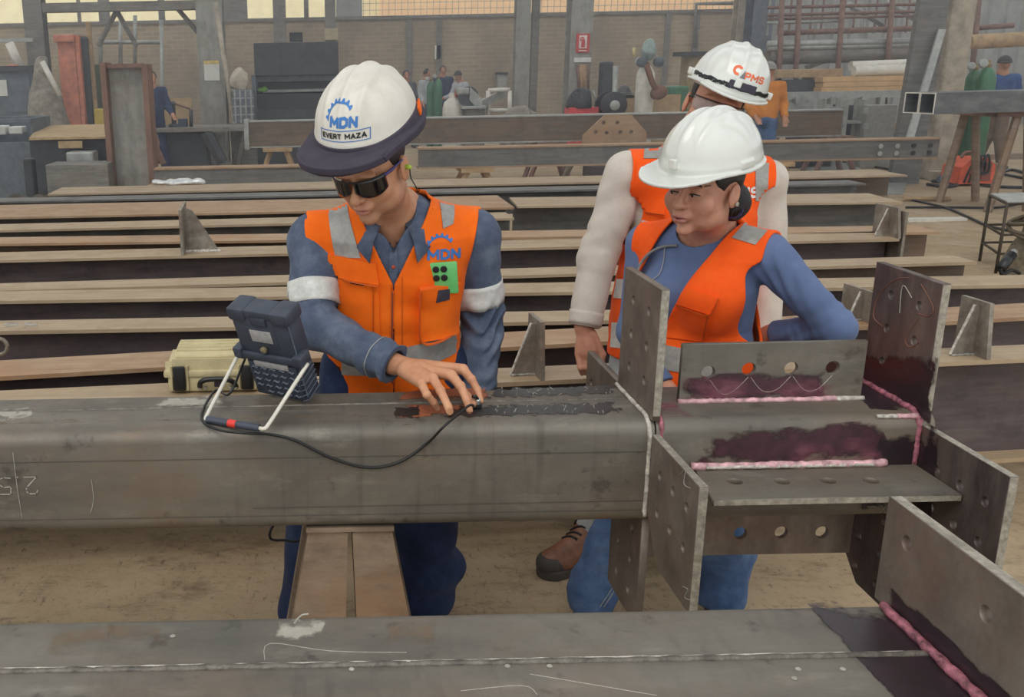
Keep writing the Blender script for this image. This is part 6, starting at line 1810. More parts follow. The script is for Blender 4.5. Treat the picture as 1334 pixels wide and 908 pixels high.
pl_ = MB().prism([(-.05, 0), (.05, 0), (.05, .03), (-.05, .03)], 0, 1, lambda u, v, e: at_y(1186, 180, 13.6).lerp(at_y(1228, 38, 13.95), e) + Vector((u, v, 0))).build('leaning_plank', M['galv'])
tag(pl_, 'pale flat bar leaning beside the dark channel', 'steel bar')

# ---- left: machines
m1 = bthing('machine_cabinet', (-30, 92, 44, 152), 20, 1.2, M['bluegrey'], 'blue-grey machine cabinet with a white sheet at the far left edge', 'machine', True)
hold(bx('paper_sheet', (-4, 104, 9, 125), 19.98, .02, M['paper']), m1)
hold(bx('top_tray', (-30, 86, 44, 93), 19.9, 1.3, M['dark_machine']), m1)
hold(bx('door_panel', (12, 100, 40, 146), 19.97, .03, M['bluegrey']), m1)
arm = MB().tube([at_y(12, 56, 20.5), at_y(28, 92, 20.5)], .09, 10).build('white_funnel', M['cyl_white'], None, True); tag(arm, 'slanting white tube standing on the blue-grey machine', 'tube')
ob = bx('orange_clamp', (9, 84, 22, 92), 20.1, .2, M['orange_steel'], None, False, .03); tag(ob, 'small orange block beside the slanting white tube', 'clamp')
rail = MB().box(*pxbox(-30, 50, 42, 55, 21, .1)).build('handrail', M['galv']); tag(rail, 'grey horizontal rail above the blue-grey machine, far left', 'rail')
bk = pxbox(-40, 155, 44, 232, 14, 1.0, True)
bin_ = empty('scrap_bin', ((bk[0][0] + bk[1][0]) / 2, 14.5, 0), 'dark blue-grey steel bin with white sheets inside, far left', 'bin')
(x0, y0, z0), (x1, y1, z1) = bk
for nm, lo, hi in (('front_panel', (x0, y0, 0), (x1, y0 + .03, z1 - .32)), ('back_panel', (x0, y1 - .03, 0), (x1, y1, z1)), ('side_panel', (x1 - .03, y0 + .03, 0), (x1, y1 - .03, z1)), ('side_panel', (x0, y0 + .03, 0), (x0 + .03, y1 - .03, z1)), ('top_rim', (x0, y0, z1 - .06), (x1, y0 + .05, z1)), ('shelf', (x0 + .03, y0 + .03, z1 - .45), (x1 - .03, y1 - .03, z1 - .42))):
    hold(MB().box(lo, hi, None, .006).build(nm, M['bluegrey']), bin_)
for i, px in enumerate(((-6, 164, 7, 176), (11, 165, 29, 175))):
    o = bx('white_packet', px, 14.3, .25, M['paper'], None, False, .02); tag(o, ['left white packet in the blue-grey bin', 'right white packet in the blue-grey bin'][i], 'packet')
tb = bthing('dark_bench', (40, 182, 142, 232), 13.6, 1.3, M['dark_machine'], 'dark steel bench under a big cardboard sheet, left', 'bench', True)
sh_ = MB().prism([(at_y(38, 184, 13.45).x, 13.45), (at_y(142, 184, 13.45).x, 13.45), (at_y(140, 184, 14.9).x, 15.0), (at_y(52, 184, 14.9).x, 15.0)], 0, .03, lambda u, v, e: (u, v, tb['hi'][2] + .012 + (v - 13.45) * .06 + e)).build('cardboard_sheet', M['cardboard']); tag(sh_, 'large brown cardboard sheet lying on the dark bench', 'cardboard')
fl_ = bx('cardboard_flap', (76, 184, 107, 193), 13.42, .03, M['cardboard']); tag(fl_, 'small cardboard flap hanging from the front of the cardboard sheet', 'cardboard')
gb = bx('grey_offcut', (86, 198, 122, 214), 13.2, .3, M['galv'], None, False, .02); tag(gb, 'grey sheet metal offcut in front of the dark bench', 'offcut')
gb2 = bx('bench_step', (60, 214, 141, 240), 12.6, .5, M['girder'], None, True, .01); tag(gb2, 'long grey box section lying before the dark bench', 'steel section')
pot = bx('paint_tin', (30, 207, 42, 226), 12.8, .18, M['dark_machine'], None, True, .02); tag(pot, 'dark tin with pale lid on the floor at far left', 'tin')
rg = soft('rag_pile', lambda P: s_ell(P, np.array(at_y(35, 240, 12.2)) * A3(1, 1, 0) + A3(0, 0, .10), (.42, .2, .16)) + .05 * wob(P, 14, 2), np.array(at_y(35, 240, 12.2)) - A3(.7, .4, 1), np.array(at_y(35, 240, 12.2)) + A3(.7, .4, .5), .03, plain('dark_rags', (70, 60, 46), .9, 0, .4, 12)); tag(rg, 'heap of dark rags on the floor at far left', 'rags')
# orange upright
ou = pxbox(78, 46, 106, 150, 21, .3, True)
oc_ = empty('orange_upright', ((ou[0][0] + ou[1][0]) / 2, 21.1, 0), 'faded orange steel upright of a lifting frame, left background', 'steel upright')
x0, x1, zt = ou[0][0], ou[1][0], ou[1][2]; w = x1 - x0
hold(MB().box((x0, 21, 0), (x0 + w * .8, 21.06, zt), None, .01).build('front_flange', M['orange_steel']), oc_)
hold(MB().box((x0 + w * .3, 21.06, 0), (x0 + w * .5, 21.4, zt)).build('web', M['orange_steel']), oc_)
hold(MB().box((x0 + w * .82, 21.02, 0), (x1, 21.4, zt)).build('side_flange', M['orange_steel']), oc_)
hold(bx('arm', (69, 45, 96, 55), 20.9, .3, M['orange_steel'], None, False, .02), oc_)
bs_ = bx('hose_bundle', (106, 47, 117, 150), 21.2, .25, M['dark_machine'], None, True, .05); tag(bs_, 'tall black bundle beside the orange upright', 'hose')
tf_ = bx('tan_post', (116, 28, 122, 150), 21.3, .1, M['wood'], None, True); tag(tf_, 'slim tan post right of the orange upright', 'post')
yb = bx('yellow_box', (122, 142, 136, 151), 21.0, .3, plain('yellow_plastic', (196, 170, 70), .6), None, True, .02); tag(yb, 'small yellow box beside the tan post', 'box')
gp = bx('green_board', (122, 84, 134, 142), 21.6, .05, plain('dull_green_panel', (98, 108, 78), .7), None, True); tag(gp, 'dull green panel behind the standing section', 'panel')
tp = soft('tarpaulin_heap', lambda P: smin(s_cap(P, np.array(at_y(62, 150, 18.5)) * A3(1, 1, 0), np.array(at_y(53, 82, 18.7)), .62, .10), s_ell(P, np.array(at_y(64, 150, 18.4)), (.30, .3, .5)), .1) + .03 * wob(P, 10, 4), np.array(at_y(62, 150, 18.5)) * A3(1, 1, 0) - A3(1.1, .9, .9), np.array(at_y(62, 150, 18.5)) + A3(1.1, .9, 1.6), .045, M['tarp']); tag(tp, 'pointed heap under a dusty grey tarpaulin, left background', 'tarpaulin')
lt = MB(); lt.tube([at_y(55, 80, 18.2), at_y(78, 125, 18.2)], .05, 8); tag(lt.build('pale_pipe', M['cyl_white'], None, True), 'pale pipe leaning on the tarpaulin heap', 'pipe')
pf = empty('pipe_rack', at_y(170, 95, 23) * 1.0, 'thin grey pipe frame high before the left wall', 'frame')
for a, b in (((131, 55), (208, 55)), ((131, 55), (131, 95)), ((157, 20), (157, 85)), ((176, 20), (176, 85)), ((210, 26), (212, 196)), ((131, 55), (131, 197))):
    hold(MB().tube([at_y(*a, 23), at_y(*b, 23)], .045, 8).build('pipe', M['galv'], None, True), pf)
gd = bx('girder', (55, 2, 258, 14), 19.2, .3, M['girder']); tag(gd, 'long grey roof girder across the top left', 'girder')
for i, (x0, y0, x1, y1) in enumerate(((152, 14, 128, 60), (152, 14, 178, 60), (232, 12, 262, 47))):
    o = MB().tube([at_y(x0, y0, 19.45), at_y(x1, y1, 19.45)], .05, 6).build('brace', M['girder']); tag(o, ['slanting brace left of the small trestle frame under the girder', 'slanting brace right of the small trestle frame under the girder', 'short slanting brace between girder and noticed column'][i], 'brace')
# the standing I-section
lo, hi = pxbox(138, 83, 198, 242, 13, .35, True)
vs_ = empty('standing_section', ((lo[0] + hi[0]) / 2, 13.2, 0), 'brown I-section standing upright like a door, left background', 'steel section')
w = hi[0] - lo[0]
hold(MB().box((lo[0], 12.9, 0), (lo[0] + .07, 13.3, hi[2] + .02)).build('left_flange', steel('rust_brown_flange', (122, 92, 76), (136, 106, 90), (96, 72, 62), rust=(130, 92, 70), streak=(9, 9, 2), metal=.05)), vs_)
hold(MB().box((hi[0] - .07, 12.9, 0), (hi[0], 13.3, hi[2] - .01)).build('right_flange', bpy.data.materials['rust_brown_flange']), vs_)
hold(MB().box((lo[0] + .07, 13.09, 0), (hi[0] - .07, 13.12, hi[2])).build('web', M['paintgrey']), vs_)
hold(MB().box((lo[0] + .07, 12.95, hi[2] - .05), (hi[0] - .07, 13.09, hi[2])).build('cap_plate', bpy.data.materials['rust_brown_flange']), vs_)
# work table behind it
tl, th = pxbox(193, 166, 322, 172, 17, 1.0)
wt = empty('work_table', ((tl[0] + th[0]) / 2, 17.5, 0), 'steel work table with red and black legs, left of the dark press', 'table')
hold(MB().box(tl, th, None, .01).build('table_top', M['girder']), wt)
def leg(p, q, r, mat): hold(MB().tube([p, q], r, 6).build('leg', mat), wt)
tz = tl[2]
leg(at_y(199, 172, 17.1), at_y(214, 213, 17.1), .07, M['rust_tube']); leg(at_y(268, 172, 17.1), at_y(290, 212, 17.1), .11, M['dark_machine'])
leg(at_y(316, 172, 17.8), at_y(308, 213, 17.8), .07, M['girder']); leg(at_y(202, 172, 17.8), at_y(204, 213, 17.8), .07, M['rust_tube'])
db = bx('dark_crate', (208, 173, 270, 214), 17.3, .6, M['dark_machine'], None, True, .02); tag(db, 'big dark box standing under the work table', 'box')
wp_ = bx('metal_sheet', (270, 173, 294, 212), 17.8, .05, M['galv'], None, True); tag(wp_, 'pale metal panel under the right end of the work table', 'panel')
cbp = bx('tan_board', (194, 128, 250, 166), 17.95, .03, M['cardboard']); tag(cbp, 'tan board standing on the work table behind the tools', 'board')
vt = empty('bench_tool', at_y(238, 164, 17.3) * 1.0, 'dark bench tool with a brown lever on the work table', 'tool')
hold(MB().lathe([(.10, 0), (.10, .05), (.04, .07), (.04, .36), (.06, .40), (.02, .44)], at_y(227, 166, 17.3), n=12).build('stand', M['dark_machine'], None, True, 40), vt)
hold(bx('base_box', (232, 155, 243, 166), 17.25, .2, plain('dark_blue_box', (48, 56, 78), .5), None, False, .01), vt)
hold(MB().tube([at_y(225, 134, 17.3), at_y(248, 142, 17.3)], .02, 6).build('lever', M['rust_tube'], None, True), vt)
hold(MB().tube([at_y(249, 166, 17.3), at_y(249, 143, 17.3)], .035, 6).build('post', M['dark_machine'], None, True), vt)
# leaning pipe, crate, bag
o = MB().tube([at_y(306, 170, 18), at_y(281, 4, 18.6)], .045, 8).build('leaning_pipe', M['concrete'], None, True); tag(o, 'long pale pipe leaning from the floor up beside the column', 'pipe')
lo, hi = pxbox(303, 117, 331, 160, 18, .5)
pc = empty('plastic_crate', ((lo[0] + hi[0]) / 2, 18.25, lo[2]), 'grey plastic mesh container between the leaning pipe and the dark press', 'crate')
hold(MB().box((lo[0], 18, lo[2]), (hi[0], 18.5, hi[2]), None, .02).build('tub', M['bluegrey']), pc)
for i in range(4):
    x = lo[0] + (hi[0] - lo[0]) * (.12 + .25 * i); hold(MB().box((x - .012, 17.985, lo[2]), (x + .012, 18.0, hi[2])).build('rib', M['galv']), pc)
for i in range(3):
    z = lo[2] + (hi[2] - lo[2]) * (.25 + .25 * i); hold(MB().box((lo[0], 17.985, z - .01), (hi[0], 18.0, z + .01)).build('rib', M['galv']), pc)
tb_ = bx('crate_stand', (300, 160, 332, 172), 18, .5, M['girder'], None, True); tag(tb_, 'grey stand beneath the plastic container', 'stand')
c_ = np.array(at_y(312, 105, 18.25)); o = soft('sack', lambda P: s_ell(P, c_, (.16, .14, .22)) + .02 * wob(P, 22, 3), c_ - .4, c_ + .4, .03, plain('pale_sack', (184, 174, 156), .9)); tag(o, 'pale sack sitting on the plastic container', 'sack')
# dark press
lo, hi = pxbox(331, 55, 441, 196, 18.6, 1.2, True)
pr_ = empty('sheet_press', ((lo[0] + hi[0]) / 2, 19.2, 0), 'large dark sheet press with a dark hood, behind the technician\'s helmet', 'machine')
def pp(name, px, Y, dep, mat): hold(bx(name, px, Y, dep, mat, None, False, .01), pr_)
pp('hood', (331, 55, 441, 98), 18.6, 1.2, M['dark_machine']); pp('beam', (334, 98, 441, 106), 18.8, 1.0, M['bluegrey'])
pp('throat', (334, 106, 441, 122), 19.2, .5, M['black']); pp('clamp_bar', (336, 116, 441, 120), 18.9, .25, M['galv'])
pp('bed', (333, 122, 441, 142), 18.75, 1.0, plain('black_bed', (36, 38, 42), .5)); hold(bx('base', (331, 142, 441, 196), 18.7, 1.0, M['dark_machine'], None, True), pr_)
pp('side_cheek', (329, 98, 335, 196), 18.65, 1.1, M['bluegrey'])
o = bx('control_box', (377, 42, 394, 54), 18.9, .3, M['black'], None, False, .01); tag(o, 'small black control box on top of the dark press', 'box')
o = bx('cream_box', (423, 37, 440, 52), 23.74, .255, plain('cream_box', (176, 164, 132), .6), None, False, .01); tag(o, 'cream electrical box on the slim column above the press', 'box')
c_ = np.array(at_y(341, 117, 18.85)); o = soft('green_cloth', lambda P: s_ell(P, c_, (.11, .08, .055)) + .015 * wob(P, 30, 3), c_ - .2, c_ + .2, .02, plain('bright_green_cloth', (120, 168, 66), .8)); tag(o, 'bright green cloth lying in the throat of the press', 'cloth')

# ---- long beams on trestles behind the stock
def long_beam(name, x0, y0, x1, y1, Y, h, w, label, fl, wb, Y1=None, holes=0):
    A_ = at_y(x0, y0, Y); B_ = at_y(x1, y1, Y1 or Y); z = (A_.z + B_.z) / 2; A_.z = B_.z = z
    d = (B_ - A_).normalized(); nrm = Vector((-d.y, d.x, 0)); L = (B_ - A_).length
    r = empty(name, (A_ + B_) / 2 - Vector((0, 0, h)), label, 'steel beam')
    fr = lambda u, v, e: A_ + d * e + nrm * u + Vector((0, 0, v))
    hold(MB().prism([(0, -.02), (w, -.02), (w, 0), (0, 0)], 0, L, fr).build('top_flange', M[fl]), r)
    hold(MB().prism([(.02, -h), (.045, -h), (.045, -.02), (.02, -.02)], 0, L, fr).build('web', M[wb]), r)
    hold(MB().prism([(0, -h), (w, -h), (w, -h + .02), (.045, -h + .02), (.0, -h + .02)], 0, L, fr).build('bottom_flange', M[fl]), r)
    for i in range(holes):
        p = A_ + d * (L - .12 - .22 * (i // 2)) + nrm * .012 + Vector((0, 0, -h * (.35 if i % 2 else .70)))
        hold(MB().lathe([(.032, 0), (.032, .006)], p, tuple(-nrm), 10).build('bolt_hole', M['black'] if i < 4 else M['galv']), r)
    return A_, B_, r
A_, B_, r12 = long_beam('steel_beam', 545, 192, 1226, 181, 13.2, .27, .3, 'long grey beam with bolt holes at its right end, behind the stock', 'flange2', 'web_grey', None, 8)
long_beam('steel_beam', 200, 217, 432, 218, 12.6, .23, .3, 'grey beam with rusty top lying before the work table, left', 'flange2', 'web_grey')
A13, B13, r13 = long_beam('steel_beam', 322, 158, 1100, 142, 15.2, .40, .3, 'deep brown beam with pale top edge on trestles, across the middle background', 'galv', 'web_brown')
hold(MB().box((A13.x - .05, 15.15, A13.z - .42), (A13.x + .02, 15.5, A13.z + .02)).build('end_plate', M['galv']), r13)
g0 = at_y(760, 190, 14.6)
gp_ = [(at_y(x, y, 14.6).x, at_y(x, y, 14.6).z) for x, y in ((758, 190), (760, 176), (788, 150), (822, 149), (842, 172), (842, 190))]
o = outline_plate('gusset_plate', gp_, [(at_y(x, y, 14.6).x, at_y(x, y, 14.6).z, .03) for x, y in ((776, 172), (790, 173), (808, 172), (822, 172), (786, 160), (804, 160))], .05, ((0, 14.62, 0), (1, 0, 0), (0, 0, 1), (0, 1, 0)), M['flange2'])
hold(o, r13)
def trestle2(x, y, Y, label, zt, wood='wood'):
    c = at_y(x, y, Y); r = empty('trestle', (c.x, Y, 0), label, 'trestle')
    hold(MB().box((c.x - .22, Y - .1, zt - .06), (c.x + .22, Y + .5, zt - .002)).build('top_bar', M[wood]), r)
    for s in (-1, 1):
        for yy in (0, .4): hold(MB().tube([(c.x + s * .12, Y + yy, zt - .05), (c.x + s * .30, Y + yy, 0)], .04, 6).build('leg', M[wood]), r)
zb13 = A13.z - .40; zb12 = A_.z - .27
trestle2(621, 220, 13.25, 'small timber trestle under the bolt-holed beam, behind the technician', zb12)
trestle2(1010, 215, 13.25, 'timber trestle under the bolt-holed beam near its right half', zb12)
trestle2(362, 200, 15.25, 'timber trestle under the left end of the deep brown beam', zb13)
trestle2(716, 218, 15.25, 'timber trestle under the middle of the deep brown beam', zb13, 'rust_tube')
trestle2(1092, 180, 15.25, 'timber trestle under the right end of the deep brown beam', zb13, 'rust_tube')
trestle2(215, 230, 12.65, 'low timber block trestle under the left grey beam', at_y(300, 239, 12.6).z)
trestle2(415, 230, 12.65, 'low timber block trestle under the right part of the left grey beam', at_y(300, 239, 12.6).z)
# bits on the floor between trestles
o = bx('dark_crate', (768, 216, 800, 234), 14.2, .4, M['web'], None, True, .02); tag(o, 'dark box on the floor below the gusset plate', 'box')
o = MB().tube([at_z(735, 232, .05), at_y(748, 205, 14.4)], .05, 8).build('grey_tool', M['galv'], None, True); tag(o, 'short grey pipe leaning below the deep brown beam', 'pipe')

# ---- workers far behind
def figure(label, px, py, Y, h, shirt, trousers, arms, facing=0, cap=None, bend=0.0, skin='skin_far', sleeves=None, res=.018):
    """a small standing person: px, py is the crown of the head"""
    top = np.array(at_y(px, py, Y)); z = top[2]; s = h / 1.7; x = top[0]
    r = empty('person', (x, Y, 0), label, 'person')
    f = A3(math.sin(facing), -math.cos(facing), 0); sd = A3(math.cos(facing), math.sin(facing), 0)
    hip = A3(x, Y, .92 * s) - f * bend * .35 * s
    head = A3(x, Y, z - .12 * s); neck = head - A3(0, 0, .13 * s) - f * .02 - f * bend * .06
    sh = [neck + sd * q * .19 * s - A3(0, 0, .07 * s) for q in (-1, 1)]
    el = [sh[i] + (arms[i][0] if arms else A3(0, 0, 0)) * s for i in (0, 1)]
    wr = [el[i] + arms[i][1] * s for i in (0, 1)]
    feet = [A3(hip[0], hip[1], 0) + sd * q * .13 * s + f * (.15 * q) * s for q in (-1, 1)]
    kn = [(hip + feet[i]) / 2 + A3(0, 0, .02) + f * .04 for i in (0, 1)]
    def body(P):
        d = s_ell(P, head + A3(0, 0, .015), A3(.078, .092, .112) * s)
        d = smin(d, s_cap(P, head + f * .09 * s - A3(0, 0, .015), head + f * .105 * s - A3(0, 0, .035), .010, .014), .015)
        d = smin(d, s_cap(P, head - A3(0, 0, .06), neck, .055 * s, .06 * s), .02)
        d = smin(d, s_cap(P, neck, hip, .09 * s, .09 * s), .03)
        for i in (0, 1):
            d = smin(d, s_chain(P, [sh[i], el[i], wr[i]], (.045 * s, .04 * s, .032 * s), .02), .02)
            u = (wr[i] - el[i]) / (np.linalg.norm(wr[i] - el[i]) + 1e-6)
            d = smin(d, s_cap(P, wr[i], wr[i] + u * .09, .034 * s, .030 * s), .02)
            for q in (-.025, -.008, .009, .026): d = smin(d, s_cap(P, wr[i] + u * .08 + sd * q, wr[i] + u * .16 + sd * q, .010, .008), .006)
            d = smin(d, s_cap(P, wr[i] + u * .03 + sd * .03, wr[i] + u * .09 + sd * .05, .012, .010), .01)
        return d
    lo = np.minimum.reduce([head, hip, *el, *wr, *feet]) - .26; hi = np.maximum.reduce([head, hip, *el, *wr, *feet]) + .26
    P_ = [soft('body', body, lo, hi, res * .8, M[skin])]
    tk = hip + A3(0, 0, .05)
    def top_(P):
        ch = (sh[0] + sh[1]) / 2 - A3(0, 0, .05)
        d = smin(s_cap(P, ch + sd * .07 * s, hip + sd * .05 * s, .13 * s, .125 * s), s_cap(P, ch - sd * .07 * s, hip - sd * .05 * s, .13 * s, .125 * s), .05)
        d = smin(d, s_cap(P, sh[0], sh[1], .07 * s, .07 * s), .04)
        for i in (0, 1): d = smin(d, s_chain(P, [sh[i], el[i], el[i] * .15 + wr[i] * .85], (.072 * s, .064 * s, .05 * s), .03), .03)
        return smax(d, neck[2] + .01 - P[:, 2], .02) * 0 + smax(d, P[:, 2] - neck[2] - .0, .02) + .006 * wob(P, 18, 5)
    P_.append(soft('shirt', top_, lo, hi, res, shirt))
    def legs(P):
        d = s_ell(P, hip, A3(.17, .15, .14) * s)
        for i in (0, 1): d = smin(d, s_chain(P, [hip + sd * (-.09, .09)[i] * s, kn[i], feet[i] + A3(0, 0, .1)], (.10 * s, .085 * s, .075 * s), .03), .03)
        return smax(d, .06 - P[:, 2], .01)
    P_.append(soft('trousers', legs, lo, hi, res, trousers))
    for i in (0, 1):
        P_.append(soft('boot', lambda P: smax(s_cap(P, feet[i] + A3(0, 0, .05), feet[i] + f * .17 + A3(0, 0, .045), .055, .05), -P[:, 2], .005), feet[i] - .3, feet[i] + .3, res, M['dark_machine']))
    if cap is None:
        P_.append(soft('hair', lambda P: smax(s_ell(P, head + A3(0, 0, .02), A3(.086, .10, .118) * s), np.maximum((P - head) @ f - .062 * s, -(P[:, 2] - head[2]) + .01 - .5 * np.clip(-((P - head) @ f), 0, .1)), .01), head - .25, head + .25, res * .7, M['hair']))
    else:
        def ch(P):
            d = smax(s_ell(P, head + A3(0, 0, .03), A3(.098, .112, .115) * s), head[2] + .03 - P[:, 2], .005)
            return smin(d, smax(s_ell(P, head + A3(0, 0, .035) + f * .08 * s, A3(.09, .09, .012) * s), head[2] - P[:, 2], .005), .01)
        P_.append(soft('cap', ch, head - .3, head + .3, res * .7, cap))
    for o in P_: hold(o, r)
    return r, head, f, sd, neck
grey_shirt = cloth('pale_grey_shirt', (176, 180, 184), (194, 196, 198), (150, 154, 160))
blue_sh = cloth('blue_work_shirt', (58, 84, 130), (74, 100, 146), (44, 64, 104))
tan_suit = cloth('tan_orange_leather_jacket', (196, 124, 52), (212, 140, 66), (166, 100, 42))
brown_tr = cloth('brown_work_trousers', (112, 94, 78), (130, 110, 92), (90, 74, 62))
dn = (A3(-.05, 0, -.27), A3(.06, -.14, -.18)); dn2 = (A3(.05, 0, -.27), A3(-.06, -.14, -.18))
figure('worker in dark shirt half hidden behind the brown standing section', 197, 93, 17.2, 1.68, cloth('navy_work_shirt', (52, 62, 88), (66, 76, 100), (40, 48, 70)), M['denim_dark'], ((A3(-.05, -.05, -.26), A3(.15, -.18, -.1)), (A3(.08, -.05, -.26), A3(.1, -.18, -.14))), .5)
figure('worker with dark hair right beside the technician\'s helmet, far behind', 529, 92, 22.5, 1.62, cloth('dim_work_shirt', (84, 88, 92), (100, 102, 104), (64, 68, 74)), M['denim_dark'], (dn, dn2), .3)
figure('worker in pale shirt standing left of the green gas cylinders', 556, 90, 23.5, 1.62, grey_shirt, M['denim_dark'], (dn, dn2), .9)
figure('worker bent forward in pale shirt and black cap right of the gas cylinders', 597, 93, 23.5, 1.62, grey_shirt, brown_tr, ((A3(-.10, -.10, -.24), A3(-.2, -.1, -.06)), (A3(.0, -.12, -.26), A3(-.22, -.1, -.04))), -1.0, M['black'], .9)
figure('worker in dark clothes behind the gas cylinders by the wall', 577, 86, 24.6, 1.66, M['denim_dark'], M['denim_dark'], (dn, dn2), 0)
wr_, hd_, f_, sd_, nk_ = figure('welder in tan leather jacket and grey hood, behind the onlooker\'s helmet', 1003, 82, 14.25, 1.62, tan_suit, M['jeans'], ((A3(-.06, 0, -.27), A3(.05, -.16, -.16)), (A3(.07, .0, -.27), A3(-.03, -.14, -.18))), -.15, plain('grey_welding_hood', (132, 128, 122), .6), 0, 'skin_far', None, .013)
wm = figure('man in blue shirt and dark cap at the right edge', 1310, 74, 15.6, 1.68, blue_sh, brown_tr, ((A3(-.08, -.02, -.26), A3(-.02, -.2, -.1)), (A3(.07, 0, -.27), A3(-.05, -.16, -.14))), -.3, plain('dark_cap', (60, 58, 60), .7))

# ---- gas cylinders, bottles and odds and ends by the wall
def cylinder(px, ytop, ybase, w, Y, mat, label, group=None, cap=True):
    c = at_y(px, 100, Y); r_ = w / 2 * (Y / F_PX) * .985; zt = at_y(px, ytop, Y).z
    r = empty('gas_cylinder', (c.x, Y, 0), label, 'gas cylinder', group); s = zt / 1.5
    hold(MB().lathe([(r_ * .9, 0), (r_, .03), (r_, zt * .83), (r_ * .93, zt * .87), (r_ * .6, zt * .92), (r_ * .3, zt * .94)], (c.x, Y, 0), n=18).build('shell', mat, None, True, 40), r)
    hold(MB().lathe([(r_ * .32, 0), (r_ * .36, zt * .01), (r_ * .36, zt * .03), (r_ * .2, zt * .035), (r_ * .2, zt * .06), (r_ * .1, zt * .065)], (c.x, Y, zt * .935), n=12).build('valve', M['brass'], None, True, 40), r)
    hold(MB().tube([(c.x, Y, zt * .975), (c.x - r_ * .9, Y - .05, zt * .985)], r_ * .15, 6).build('outlet', M['galv']), r)
    hold(MB().lathe([(r_ * .5, 0), (r_ * .5, .03), (r_ * .3, .04)], (c.x - r_ * .9, Y - .05, zt * .97), (0, -1, .2), 10).build('gauge', M['galv']), r)
    return r
cylinder(561.5, 100, 160, 11, 22, M['green_cyl'], 'left green gas cylinder beside the pale-shirted worker')
cylinder(571, 97, 160, 11, 21.8, M['green_cyl'], 'right green gas cylinder beside the white gas bottle')
cylinder(1269, 82, 205, 20, 14.8, M['green_cyl'], 'left green gas cylinder behind the square tubes')
cylinder(1285, 78, 212, 23, 14.4, M['green_cyl'], 'right, slightly taller green gas cylinder behind the square tubes')
# white bottle
c = at_y(591, 140, 20.5); gb = empty('gas_bottle', (c.x, 20.5, 0), 'squat white gas bottle before the bending worker', 'gas bottle')
zt = at_y(591, 126, 20.5).z; rr_ = 14 * 20.5 / F_PX
hold(MB().lathe([(rr_ * .9, 0), (rr_, .08), (rr_, zt - .22), (rr_ * .85, zt - .10), (rr_ * .4, zt - .02)], (c.x, 20.5, 0), n=20).build('shell', M['cyl_white'], None, True, 40), gb)
hold(MB().lathe([(rr_ * .45, 0), (rr_ * .45, .10)], (c.x, 20.5, zt - .03), n=14).build('collar', M['cyl_white'], None, True, 40), gb)
hold(MB().lathe([(.05, 0), (.05, .12), (.02, .14)], (c.x + .05, 20.4, zt), n=10).build('valve', plain('red_cap', (170, 84, 70), .5)), gb)
# cut-off saw on its stand
sw = empty('chop_saw', at_y(618, 140, 20) * 1.0, 'grey metal chop saw with slanting chute right of the white bottle', 'machine')
for nm, px, Y, dep, mt in (('stand', (606, 142, 632, 170), 20.1, .5, 'girder'), ('table', (602, 138, 634, 142), 20, .7, 'galv')):
    hold(bx(nm, px, Y, dep, M[mt], None, nm == 'stand', .01), sw)
hold(MB().prism([(-.13, 0), (.13, 0), (.13, .2), (-.13, .2)], 0, 1, lambda u, v, e: at_y(612, 122, 20.1).lerp(at_y(628, 137, 20.1), e) + Vector((0, v, u))).build('guard', M['galv']), sw)
hold(MB().lathe([(.2, -.02), (.2, .02)], at_y(610, 126, 20.15), (0, 1, 0), 16).build('blade', M['dark_machine']), sw)
hold(MB().box(*pxbox(596, 114, 612, 124, 20.1, .3), None, .04).build('motor', M['galv']), sw)
o = MB().prism([(-.16, 0), (.16, 0), (.16, .25), (-.16, .25)], 0, 1, lambda u, v, e: at_y(628, 136, 20.4).lerp(at_y(660, 120, 20.8), e) + Vector((0, v, u * .5))).build('metal_chute', M['galv']); tag(o, 'slanting grey metal chute between saw and white frame', 'chute')
wf = empty('pipe_stand', at_y(650, 153, 20.6) * 1.0, 'low white pipe frame right of the chop saw', 'frame')
for a, b in (((636, 118), (636, 156)), ((664, 118), (664, 156)), ((636, 118), (664, 117)), ((636, 144), (664, 144))):
    hold(MB().tube([at_y(*a, 20.6), at_y(*b, 20.6)], .045, 8).build('pipe', M['cyl_white'], None, True), wf)
eb = bthing('electrical_box', (648, 95, 661, 117), 25.78, .2, plain('grey_box', (156, 156, 148), .6), 'pale grey electrical box on the back wall left of the slim column', 'box', False)
hold(bx('lid_seal', (647, 94, 662, 97), 25.74, .25, M['dark_machine']), eb)
o = bx('wall_notice', (566.5, 59, 574.5, 77), 25.95, .03, M['paper']); tag(o, 'small white notice on the brick wall above the workers', 'notice')
c_ = np.array(at_y(678, 150, 19.5)); o = soft('dark_heap', lambda P: s_ell(P, c_ * A3(1, 1, 0) + A3(0, 0, .45), (.5, .25, .5)) + .06 * wob(P, 9, 3), c_ - A3(.9, .6, 2), c_ + A3(.9, .6, .6), .05, M['tarp']); tag(o, 'grey heap of scrap at the foot of the slim pale column', 'scrap')
